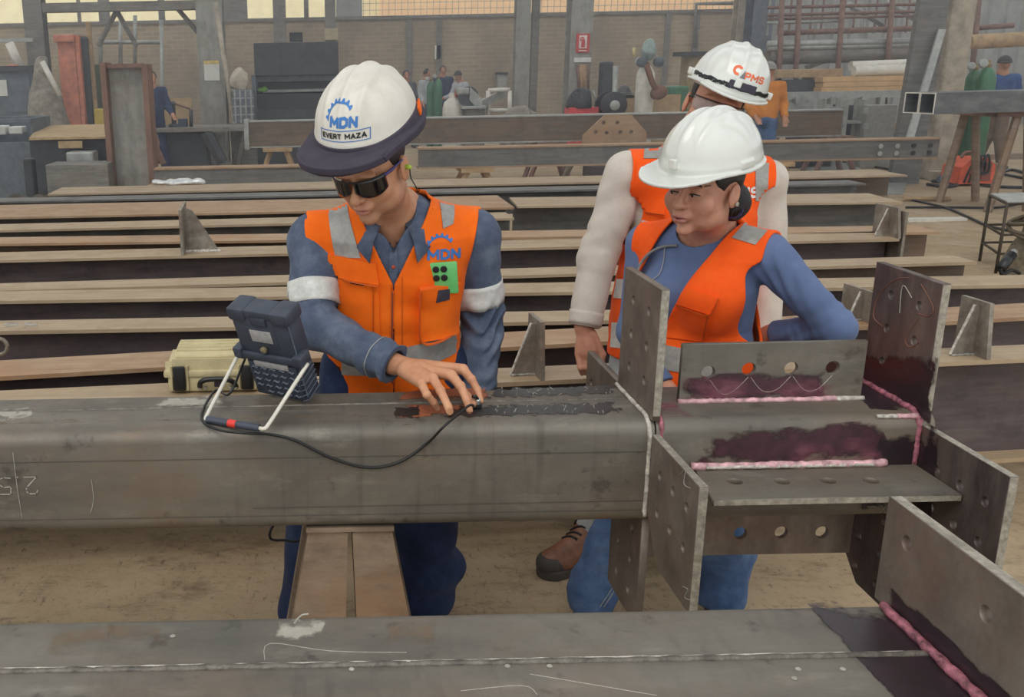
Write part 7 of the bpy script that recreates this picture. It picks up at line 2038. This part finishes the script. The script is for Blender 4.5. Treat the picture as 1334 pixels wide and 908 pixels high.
# extinguisher cover, welding mask on red box, cable drum, little helmet
c_ = at_y(760, 100, 19.8); ext = empty('tool_bundle', (c_.x, 19.8, at_y(760, 122, 19.8).z), 'rusty bundle of tools hanging on the sign column', 'tools')
for i in range(5):
    hold(MB().tube([at_y(753 + i * 3, 84, 19.955), at_y(755 + i * 2.6, 121, 19.955)], .035, 6).build('tool', [M['rust_tube'], M['wood'], M['flange2'], M['wood'], M['rust_tube']][i], None, True), ext)
rb_ = bthing('red_toolbox', (742, 140, 780, 156), 17.6, .4, plain('red_toolbox_paint', (206, 62, 66), .4), 'red toolbox under the black welding mask', 'toolbox', True)
mk = empty('welding_mask', at_y(760, 140, 17.6) * 1.0, 'black welding mask resting on the red toolbox', 'welding mask')
c_ = np.array(at_y(757, 138, 17.8))
hold(soft('shell', lambda P: smax(np.abs(s_ell(P, c_, (.25, .22, .30))) - .014, np.maximum(c_[2] - .04 - P[:, 2], (P[:, 0] - c_[0]) - .14), .01), c_ - .4, c_ + .45, .022, M['black']), mk)
hold(MB().tube([c_ + A3(.16, -.12, .26), c_ + A3(.24, -.08, .1), c_ + A3(.30, 0, -.02)], .02, 6).build('head_band', M['galv'], None, True), mk)
cd_ = at_y(798.5, 137, 17.4); dr = empty('cable_drum', (cd_.x, 17.4, 0), 'black cable drum standing before the tan board', 'cable drum')
R_ = 16.5 * 17.4 / F_PX
hold(MB().lathe([(R_, -.03), (R_, .03), (R_ * .9, .04)], (cd_.x, 17.35, cd_.z), (0, -1, 0), 28).build('front_disc', M['black'], None, True, 40), dr)
hold(MB().lathe([(R_ * .6, 0), (R_ * .6, .3)], (cd_.x, 17.40, cd_.z), (0, 1, 0), 20).build('core', M['dark_machine'], None, True, 40), dr)
hold(MB().lathe([(R_, -.03), (R_, .03)], (cd_.x, 17.72, cd_.z), (0, 1, 0), 28).build('back_disc', M['black'], None, True, 40), dr)
hold(MB().lathe([(R_ * .38, 0), (R_ * .38, .03), (R_ * .2, .05)], (cd_.x, 17.30, cd_.z), (0, -1, 0), 16).build('hub', M['galv'], None, True, 40), dr)
hold(MB().box((cd_.x - .3, 17.3, 0), (cd_.x + .3, 17.8, cd_.z - R_)).build('stand', M['girder']), dr)
o = bx('tan_board', (776, 124, 886, 160), 18.3, .04, M['cardboard'], None, True); tag(o, 'long tan board standing behind the cable drum', 'board')
c_ = np.array(at_y(813, 121, 18.4)); o = soft('dark_hard_hat', lambda P: smin(smax(s_ell(P, c_, (.12, .14, .14)), c_[2] - P[:, 2], .01), s_ell(P, c_ + A3(0, 0, -.01), (.15, .17, .02)), .01), c_ - .3, c_ + .3, .018, plain('grey_black_hat', (70, 70, 70), .4)); tag(o, 'dark hard hat lying on the tan board', 'hard hat')
o = bx('hat_shelf', (800, 124, 826, 128), 18.3, .4, M['girder']); tag(o, 'short ledge under the dark hard hat', 'shelf')
o = MB().tube([at_y(802, 86, 19), at_y(802, 130, 19) * 1.0 - Vector((0, 0, at_y(802, 130, 19).z))], .05, 8).build('grey_pole', M['galv'], None, True); tag(o, 'upright grey pole left of the white gas cylinder', 'pole')
o = bx('dark_locker', (784, 80, 799, 135), 19.6, .3, M['dark_machine'], None, True, .05); tag(o, 'tall narrow dark locker left of the grey pole', 'locker')
cw_ = cylinder(841, 76, 150, 23, 17.9, M['cyl_white'], 'white gas cylinder hung with a strap and a mask')
hold(MB().tube(smooth_path([at_y(842, 84, 17.6), at_y(850, 108, 17.55), at_y(857, 122, 17.6)], 5), .05, 6).build('leather_strap', plain('brown_strap', (118, 84, 64), .8), None, True), cw_)
hold(soft('leather_bag', lambda P: s_ell(P, np.array(at_y(858, 120, 17.6)), (.15, .09, .12)) + .01 * wob(P, 20, 3), np.array(at_y(858, 120, 17.6)) - .3, np.array(at_y(858, 120, 17.6)) + .3, .025, plain('brown_bag', (116, 82, 64), .8)), cw_)
c_ = np.array(at_y(845, 65, 17.8)); rp = empty('respirator', c_ - A3(0, 0, .2), 'pale green-grey face mask hanging on the white cylinder valve', 'mask')
hold(soft('visor', lambda P: smax(s_ell(P, c_, (.13, .12, .18)), -s_ell(P, c_ + A3(0, .05, 0), (.10, .12, .15)), .01) + .01 * wob(P, 24, 4), c_ - .3, c_ + .3, .02, plain('grey_green_mask', (142, 158, 152), .4)), rp)
for dx in (-.12, .16): hold(MB().lathe([(.09, 0), (.09, .07), (.05, .09)], c_ + A3(dx, -.03, -.20), (dx, -1, -.1), 12).build('filter', M['bluegrey'], None, True, 40), rp)
o = MB().tube([at_y(826, 62, 17.8), at_y(826, 74, 17.8)], .03, 8).build('yellow_tube', plain('pale_yellow_tube', (200, 184, 130), .5), None, True); tag(o, 'short pale yellow tube beside the hanging mask', 'tube')
o = bx('green_bin', (871, 112, 897, 150), 18.6, .5, M['green_cyl'], None, True, .04); tag(o, 'dull green bin left of the onlooker\'s face', 'bin')
sf = empty('wall_shelf', at_y(905, 100, 22) * 1.0, 'narrow yellowish cupboard with a dark top behind the onlooker', 'cupboard')
hold(bx('top', (889, 67, 925, 73), 22, .6, M['dark_machine']), sf); hold(bx('cupboard_body', (895, 73, 922, 150), 22.1, .5, plain('ochre_cupboard', (146, 128, 86), .7), None, True), sf)
o = MB().tube([at_y(905, 62, 25.9), at_y(907, 5, 25.9), at_y(960, 4, 25.9)], .05, 8).build('bent_pipe', M['girder'], None, True); tag(o, 'grey bent pipe fixed high on the brick wall', 'pipe')

# ---- right: rack of scaffold tubes
icolumn(958, 975, 23.5, 'ochre-grey post left of the scaffold rack', 'concrete')
icolumn(978, 1004, 22.5, 'blue-grey column at the left end of the scaffold rack', 'bluegrey')
rk = empty('scaffold_rack', Vector((at_y(1110, 118, 20).x, 20, 0)), 'rack of red-brown scaffold tubes before the corrugated wall', 'rack')
for x, x2, y1 in ((1020, 1021, 100), (1043, 1040, 120), (1100, 1096, 100), (1165, 1160, 100), (1278, 1274, 85)):
    a, b = at_y(x, -30, 19.5), at_y(x2, y1, 19.5); b.z = 0
    hold(MB().tube([a, b], .05, 8).build('upright', M['rust_tube'], None, True), rk)
for (x0, y0, x1, y1, mt, r) in ((1018, 43, 1222, 36, 'rust_tube', .05), (1262, 37, 1320, 33, 'rust_tube', .05), (1000, 20, 1225, 14, 'rust_tube', .03), (1000, 10, 1225, 5, 'rust_tube', .03), (1000, 58, 1222, 53, 'galv', .07), (1000, 63, 1222, 58, 'galv', .06), (1000, 67, 1128, 64, 'rust_tube', .03), (1000, 30, 1100, 27, 'galv', .03), (1000, 25, 1225, 20, 'rust_tube', .025)):
    hold(MB().tube([at_y(x0, y0, 19.6), at_y(x1, y1, 19.6)], r, 8).build('rail', M[mt], None, True), rk)
for (x0, y0, x1, y1) in ((1105, 5, 1150, 33), (1155, 2, 1200, 30), (1050, 88, 1100, 70)):
    hold(MB().tube([at_y(x0, y0, 19.8), at_y(x1, y1, 19.8)], .05, 8).build('brace', M['galv'], None, True), rk)
for i in range(16):
    x = 1004 + i * 14; a = at_y(x, 0, 20.6); 
    hold(MB().box((a.x - .015, 20.6, 2.2), (a.x + .015, 20.63, 4.6)).build('bar', M['rust_tube'] if i % 3 else M['galv']), rk)
for i, (x0, y0, x1, y1, Y, r, mt, lb) in enumerate(((1000, 74, 1222, 68, 19.7, .16, 'girder', 'thick grey tube on the rack below the scaffold rails'), (1108, 86, 1213, 82, 19.0, .09, 'cyl_white', 'upper of two pale rolled tubes on the orange timber'), (1112, 93, 1215, 89, 18.8, .10, 'cyl_white', 'lower of two pale rolled tubes on the orange timber'), (1262, 55, 1350, 50, 19, .14, 'wood', 'long timber on the rack right of the concrete column'))):
    o = MB().tube([at_y(x0, y0, Y), at_y(x1, y1, Y)], r, 10).build('long_tube', M[mt], None, True, 40); tag(o, lb, 'tube')
lo, hi = pxbox(1071, 99, 1213, 119, 18.6, .8)
tbx = empty('timber_stack', ((lo[0] + hi[0]) / 2, 19, lo[2]), 'stack of orange-tan timber boards on the rack', 'timber')
for i in range(3):
    z0, z1 = lo[2] + (hi[2] - lo[2]) * i / 3, lo[2] + (hi[2] - lo[2]) * (i + 1) / 3
    hold(MB().box((lo[0] + .02 * (i % 2), 18.6, z0 + .003), (hi[0] - .03 * (i % 2), 19.4, z1 - .003)).build('board', plain('orange_timber_%d' % i, (206, 168, 118), .75, 0, .12, 4)), tbx)
o = bx('grey_plank', (1014, 90, 1098, 101), 18.9, .4, M['wood'], None, False, .01); tag(o, 'grey-brown plank on the rack left of the orange timber', 'plank')
o = bx('dark_container', (1010, 104, 1071, 122), 18.9, .5, M['dark_machine'], None, False, .01); tag(o, 'dark steel box below the grey-brown plank', 'box')
rs = bx('rack_bed', (1005, 119, 1215, 126), 18.5, 1.0, M['girder']); tag(rs, 'grey bed of the rack carrying the timber', 'rack bed')
lb_ = empty('light_girder', Vector((at_y(1100, 125, 17).x, 17, 0)), 'pale grey girder with bolted lugs before the rack', 'girder')
hold(bx('chord', (1005, 119, 1205, 128), 17, .2, M['galv']), lb_)
hold(bx('lower_chord', (1020, 134, 1060, 142), 17, .2, M['galv']), lb_)
for x in (1040, 1086, 1126, 1150, 1184):
    hold(bx('lug', (x - 3, 126, x + 3, 136), 16.95, .15, M['galv']), lb_)
for x in (1012, 1198): hold(bx('post', (x - 3, 128, x + 3, 175), 17.02, .15, M['galv'], None, True), lb_)
dp = bthing('dark_cabinet', (1034, 143, 1090, 180), 16.2, .25, M['dark_machine'], 'dark steel panel box below the pale girder', 'cabinet', True)
hold(bx('side_edge', (1090, 140, 1096, 180), 16.15, .3, M['galv'], None, True), dp)
sfr = empty('shelf_frame', Vector((at_y(1113, 150, 16).x, 16.2, 0)), 'open steel frame with a shelf between the dark and grey panels', 'shelf')
for px in ((1099, 130, 1104, 180), (1123, 130, 1127, 180)): hold(bx('post', px, 16.1, .3, M['galv'], None, True), sfr)
hold(bx('shelf_board', (1104, 158, 1123, 161), 16.1, .5, M['galv']), sfr); hold(bx('back_panel', (1104, 137, 1123, 178), 16.5, .03, M['dark_machine']), sfr)
gpn = bthing('grey_cabinet', (1127, 137, 1167, 179), 16, .3, plain('grey_panel_paint', (136, 134, 126), .6), 'plain grey panel standing right of the open shelf frame', 'panel', True)
hold(bx('hinge', (1126, 140, 1131, 148), 15.95, .05, M['galv']), gpn); hold(bx('hinge', (1126, 160, 1131, 168), 15.95, .05, M['galv']), gpn)
for i in range(4):
    o = bx('yellow_board', (1166, 160 + i * 4, 1196, 163 + i * 4), 16.4 + .05 * i, .4, plain('yellowish_board_%d' % i, (192 - 8 * i, 164 - 6 * i, 96), .7)); tag(o, ['topmost yellowish board in the pile by the leaning channel', 'second yellowish board from the top in the pile by the leaning channel', 'third yellowish board from the top in the pile by the leaning channel', 'lowest yellowish board in the pile by the leaning channel'][i], 'board', 'yellowish boards by the channel')
o = bx('board_support', (1167, 176, 1195, 182), 16.4, .5, M['girder'], None, True); tag(o, 'low support under the yellowish boards', 'support')
# square tubes on a trestle, right
M['hollow'] = steel('grey_hollow_section', (98, 100, 100), (120, 122, 120), (72, 74, 76), streak=(2, 14, 14), rough=.5, metal=.2)
sq0 = at_y(1216, 150, 10.6); zt = at_y(1216, 121, 10.6).z; zb = at_y(1216, 149, 10.6).z
W2 = zt - zb; t = .012; L = 6.0; dirv = Vector((1, .16, 0)).normalized(); nr = Vector((-dirv.y, dirv.x, 0))
for i in (1, 0):
    base = Vector((sq0.x, 10.6, 0)) + nr * (W2 + .006) * i
    r = empty('square_tube', base + dirv * L / 2 + nr * W2 / 2 + Vector((0, 0, zb)), ['front square steel tube with bright cut end, right background', 'rear square steel tube, its open dark end left of the other'][i], 'steel tube')
    fr = lambda u, v, e: base + dirv * e + nr * u + Vector((0, 0, v))
    O = [(0, zb), (W2, zb), (W2, zt), (0, zt)]; I_ = [(t, zb + t), (W2 - t, zb + t), (W2 - t, zt - t), (t, zt - t)]
    vv = [fr(u, v, 0) for u, v in O] + [fr(u, v, L) for u, v in O] + [fr(u, v, 0) for u, v in I_] + [fr(u, v, L) for u, v in I_]
    ff = [(q, (q + 1) % 4, 4 + (q + 1) % 4, 4 + q) for q in range(4)] + [(8 + q, 12 + q, 12 + (q + 1) % 4, 8 + (q + 1) % 4) for q in range(4)]
    hold(MB().add(vv, ff + [(4, 5, 13, 12), (5, 6, 14, 13), (6, 7, 15, 14), (7, 4, 12, 15), (12, 13, 14, 15)]).build('wall', M['hollow']), r)
    vv = [fr(u, v, e) for e in (-.006, 0) for q in (O, I_) for u, v in q]
    hold(MB().add(vv, [(q, (q + 1) % 4, 8 + (q + 1) % 4, 8 + q) for q in range(4)] + [(q, 4 + q, 4 + (q + 1) % 4, (q + 1) % 4) for q in range(4)] + [(4 + q, 12 + q, 12 + (q + 1) % 4, 4 + (q + 1) % 4) for q in range(4)]).build('cut_end', M['cyl_white']), r)
zt_ = at_y(1250, 148, 10.6).z
tt = empty('trestle', (at_y(1300, 150, 11.4).x, 11.4, 0), 'rusty leg trestle under the square tubes', 'trestle')
xc = at_y(1301, 150, 11.4).x
hold(MB().box((xc - .35, 10.9, zt_ - .06), (xc + .35, 12.1, zt_ - .004)).build('top_bar', M['rust_tube']), tt)
for s in (-1, 1):
    for y in (11.0, 11.9): hold(MB().tube([(xc + s * .06, y, zt_ - .05), (xc + s * .22, y, 0)], .045, 6).build('leg', M['trestle']), tt)
# welding set with its cables
lo, hi = pxbox(1251, 206, 1298, 236, 13.4, .5, True)
ws = empty('welding_set', ((lo[0] + hi[0]) / 2, 13.6, 0), 'orange portable welding set on the floor, right', 'welding set')
hold(MB().prism([(lo[0], .03), (hi[0], .03), (hi[0] - .02, hi[2] - .10), (hi[0] - .12, hi[2]), (lo[0] + .14, hi[2]), (lo[0] + .02, hi[2] - .12)], 0, .42, lambda u, v, e: (u, 13.4 + e, v)).build('housing', plain('orange_red_plastic', (216, 92, 56), .5, 0, .12, 12)), ws)
hold(MB().box((lo[0] + .28, 13.385, .07), (lo[0] + .42, 13.4, hi[2] - .06), None, .01).build('vent_panel', plain('brown_vent', (140, 78, 56), .6)), ws)
hold(MB().tube(smooth_path([(lo[0] + .12, 13.6, hi[2] - .01), (lo[0] + .16, 13.6, hi[2] + .06), (hi[0] - .16, 13.6, hi[2] + .06), (hi[0] - .12, 13.6, hi[2] - .01)], 5), .02, 6).build('handle', M['rust_tube'], None, True), ws)
hold(MB().box((hi[0] - .02, 13.45, .06), (hi[0] + .10, 13.75, hi[2] - .08), None, .02).build('end_cover', M['web_brown']), ws)
def cable(pts, r, label, mat='black_cord', Y=None, cat='cable'):
    P = [at_z(x, y, r + .002) for x, y in pts]
    return tag(MB().tube(smooth_path(P, 6), r, 6).build('floor_cable', M[mat], None, True), label, cat)
t_ = MB()
for q in range(3):
    t_.tube(smooth_path([(lo[0] + .05 + .06 * q, 13.36, .05), (lo[0] + .10 + .07 * q, 13.34, hi[2] * .7), (lo[0] + .2 + .06 * q, 13.36, hi[2] + .05), (lo[0] + .26 + .05 * q, 13.37, hi[2] * .5), (lo[0] + .1, 13.33, .16)], 5), .015, 5)
o = t_.build('cable_tangle', M['black_cord'], None, True); o['kind'] = 'stuff'; tag(o, 'tangle of black cable draped over the orange welding set', 'cable')
cable([(1174, 206), (1230, 214), (1260, 222), (1300, 226), (1334, 232)], .02, 'black cable on the floor passing behind the orange welding set')
cable([(1208, 240), (1230, 243), (1246, 241), (1240, 236), (1215, 236), (1250, 238), (1300, 243), (1340, 244)], .022, 'looped black cable on the floor before the orange welding set')
cable([(1060, 205), (1120, 214), (1180, 224), (1225, 231), (1250, 233)], .018, 'black cable crossing the floor toward the orange welding set')
cable([(1302, 226), (1318, 221), (1340, 227)], .022, 'short black cable right of the orange welding set')
cable([(1185, 260), (1230, 270), (1262, 283), (1290, 295), (1340, 305)], .014, 'thin dark cable slanting under the wire table')
cable([(1180, 270), (1240, 270), (1300, 270), (1340, 262)], .014, 'thin dark cable running straight behind the wire table')
gr_ = MB().tube([at_z(1224, 234, .06), at_z(1238, 231, .08), at_z(1252, 228, .12)], [.05, .07, .04], 8).build('earth_clamp', plain('blue_grey_clamp', (86, 98, 118), .5), None, True); tag(gr_, 'blue-grey earth clamp beside the orange welding set', 'clamp')
a, b = at_z(1176, 259, .03), at_z(1238, 259, .03); o = MB().tube([a, b], .03, 6).build('floor_bar', M['wood'], None); tag(o, 'thin wooden bar on the floor right of the grey beam end', 'bar')
a, b = at_z(1184, 287, .02), at_z(1276, 289, .02); o = MB().box((a.x, a.y, 0), (b.x, a.y + .12, .03)).build('floor_plank', M['cyl_white']); tag(o, 'long pale flat bar on the floor left of the wire table', 'bar')
for i, q in enumerate((((1128, 254), (1176, 254), (1182, 236), (1138, 235)), ((1040, 226), (1126, 226), (1112, 214), (1044, 214)))):
    pts = [at_z(x, y, 0) for x, y in q]
    o = MB().prism([(p.x, p.y) for p in pts], .002, .02).build('floor_plate', M['galv']); tag(o, ['pale steel sheet on the floor right of the stock', 'pale steel sheet on the floor below the bolt-holed beam'][i], 'steel sheet')
o = MB().box(*[(lambda p: (p.x, p.y, 0))(at_z(1198, 210, 0)), (lambda p: (p.x, p.y + .12, .09))(at_z(1345, 206, 0))]).build('floor_channel', M['trestle']); tag(o, 'long rusty channel on the floor behind the orange welding set', 'steel channel')
# wire table
ta, tb2, tc2 = at_z(1276, 340, 0), at_z(1297, 356, 0), at_z(1313, 334, 0)
zt_ = at_y(1276, 254, ta.y).z
tw = empty('wire_table', (ta.x + .5, ta.y - .1, 0), 'spindly table of thin dark rods with a flat sheet top, right', 'table')
fl_, fr_, bl_, br_ = Vector((tb2.x, tb2.y, 0)), Vector((tb2.x + 1.0, tb2.y + .02, 0)), Vector((ta.x, ta.y, 0)), Vector((ta.x + 1.0, ta.y + .02, 0))
up = Vector((0, 0, zt_))
for p in (fl_, fr_, bl_, br_): hold(MB().tube([p, p + up], .012, 6).build('leg', plain('dark_rod', (74, 66, 54), .6, .3) if 'dark_rod' not in bpy.data.materials else bpy.data.materials['dark_rod'], None, True), tw)
dr_ = bpy.data.materials['dark_rod']
for a, b in ((fl_, bl_), (fl_, fr_), (bl_, br_), (fr_, br_)):
    for h in (.99, .55, .28): hold(MB().tube([a + up * h, b + up * h], .010, 6).build('rod', dr_, None, True), tw)
hold(MB().prism([(p.x, p.y) for p in (fl_, fr_, br_, bl_)], zt_, zt_ + .012).build('top_sheet', M['galv']), tw)
# sack with tool at the right edge
c_ = np.array(at_y(1347, 325, 6.6)); c_[2] = .50
sk = soft('burlap_sack', lambda P: smin(s_cap(P, c_ - A3(0, 0, .45), c_ + A3(.05, 0, .10), .21, .12), s_ell(P, c_ + A3(.08, 0, .24), (.08, .09, .16)), .1) + .018 * wob(P, 16, 9, st=(.5, .5, 2)) , c_ - A3(.5, .45, .6), c_ + A3(.6, .45, .7), .02, plain('grey_brown_burlap', (112, 102, 84), .9, 0, .25, 22, .3)); tag(sk, 'grey-brown burlap bundle wound with cord at the right edge', 'bundle')
bsk = bvh_of(sk); cm = MB()
for i in range(3): cm.tube([c_ + A3(.155 * math.cos(t) * 1.08, .155 * math.sin(t) * 1.08, .02 + .05 * i + .05 * math.sin(t + i)) for t in np.linspace(0, 2 * PI, 20)], .014, 6, False)
o = cm.build('cord_wrap', plain('dull_cord', (92, 82, 66), .8), None, True); o['kind'] = 'stuff'; hold(o, sk)
h0_ = np.array(at_y(1304, 350, 6.3)); h1_ = np.array(at_y(1318, 332, 6.4))
tl_ = empty('hand_torch', tuple((h0_ + h1_) / 2), 'black-handled torch hanging from the burlap bundle', 'tool')
hold(MB().tube([h0_, h1_], .032, 10).build('handle', M['black'], None, True), tl_)
hold(MB().tube([h1_, h1_ + (h1_ - h0_) * .25], .022, 8).build('collar', M['galv'], None, True), tl_)
hold(MB().tube(smooth_path([h0_, np.array(at_y(1306, 358, 6.3)), np.array(at_y(1318, 352, 6.35)), np.array(at_y(1328, 356, 6.4))], 5), .012, 6).build('hose', M['black_cord'], None, True), tl_)
# light dust hanging in the far half of the hall

k = bpy.data.materials.new('welding_haze'); k.use_nodes = True
for n_ in list(k.node_tree.nodes): k.node_tree.nodes.remove(n_)
vo = k.node_tree.nodes.new('ShaderNodeVolumeScatter'); vo.inputs['Density'].default_value = HAZE; vo.inputs['Color'].default_value = (.93, .95, 1, 1); vo.inputs['Anisotropy'].default_value = .2
ou_ = k.node_tree.nodes.new('ShaderNodeOutputMaterial'); k.node_tree.links.new(vo.outputs[0], ou_.inputs['Volume'])
hz = MB().box((-15.9, 7.0, .02), (24.8, 25.9, 7.5)).build('haze', k); tag(hz, 'thin bluish welding haze hanging in the far half of the hall', 'haze', None, 'stuff')
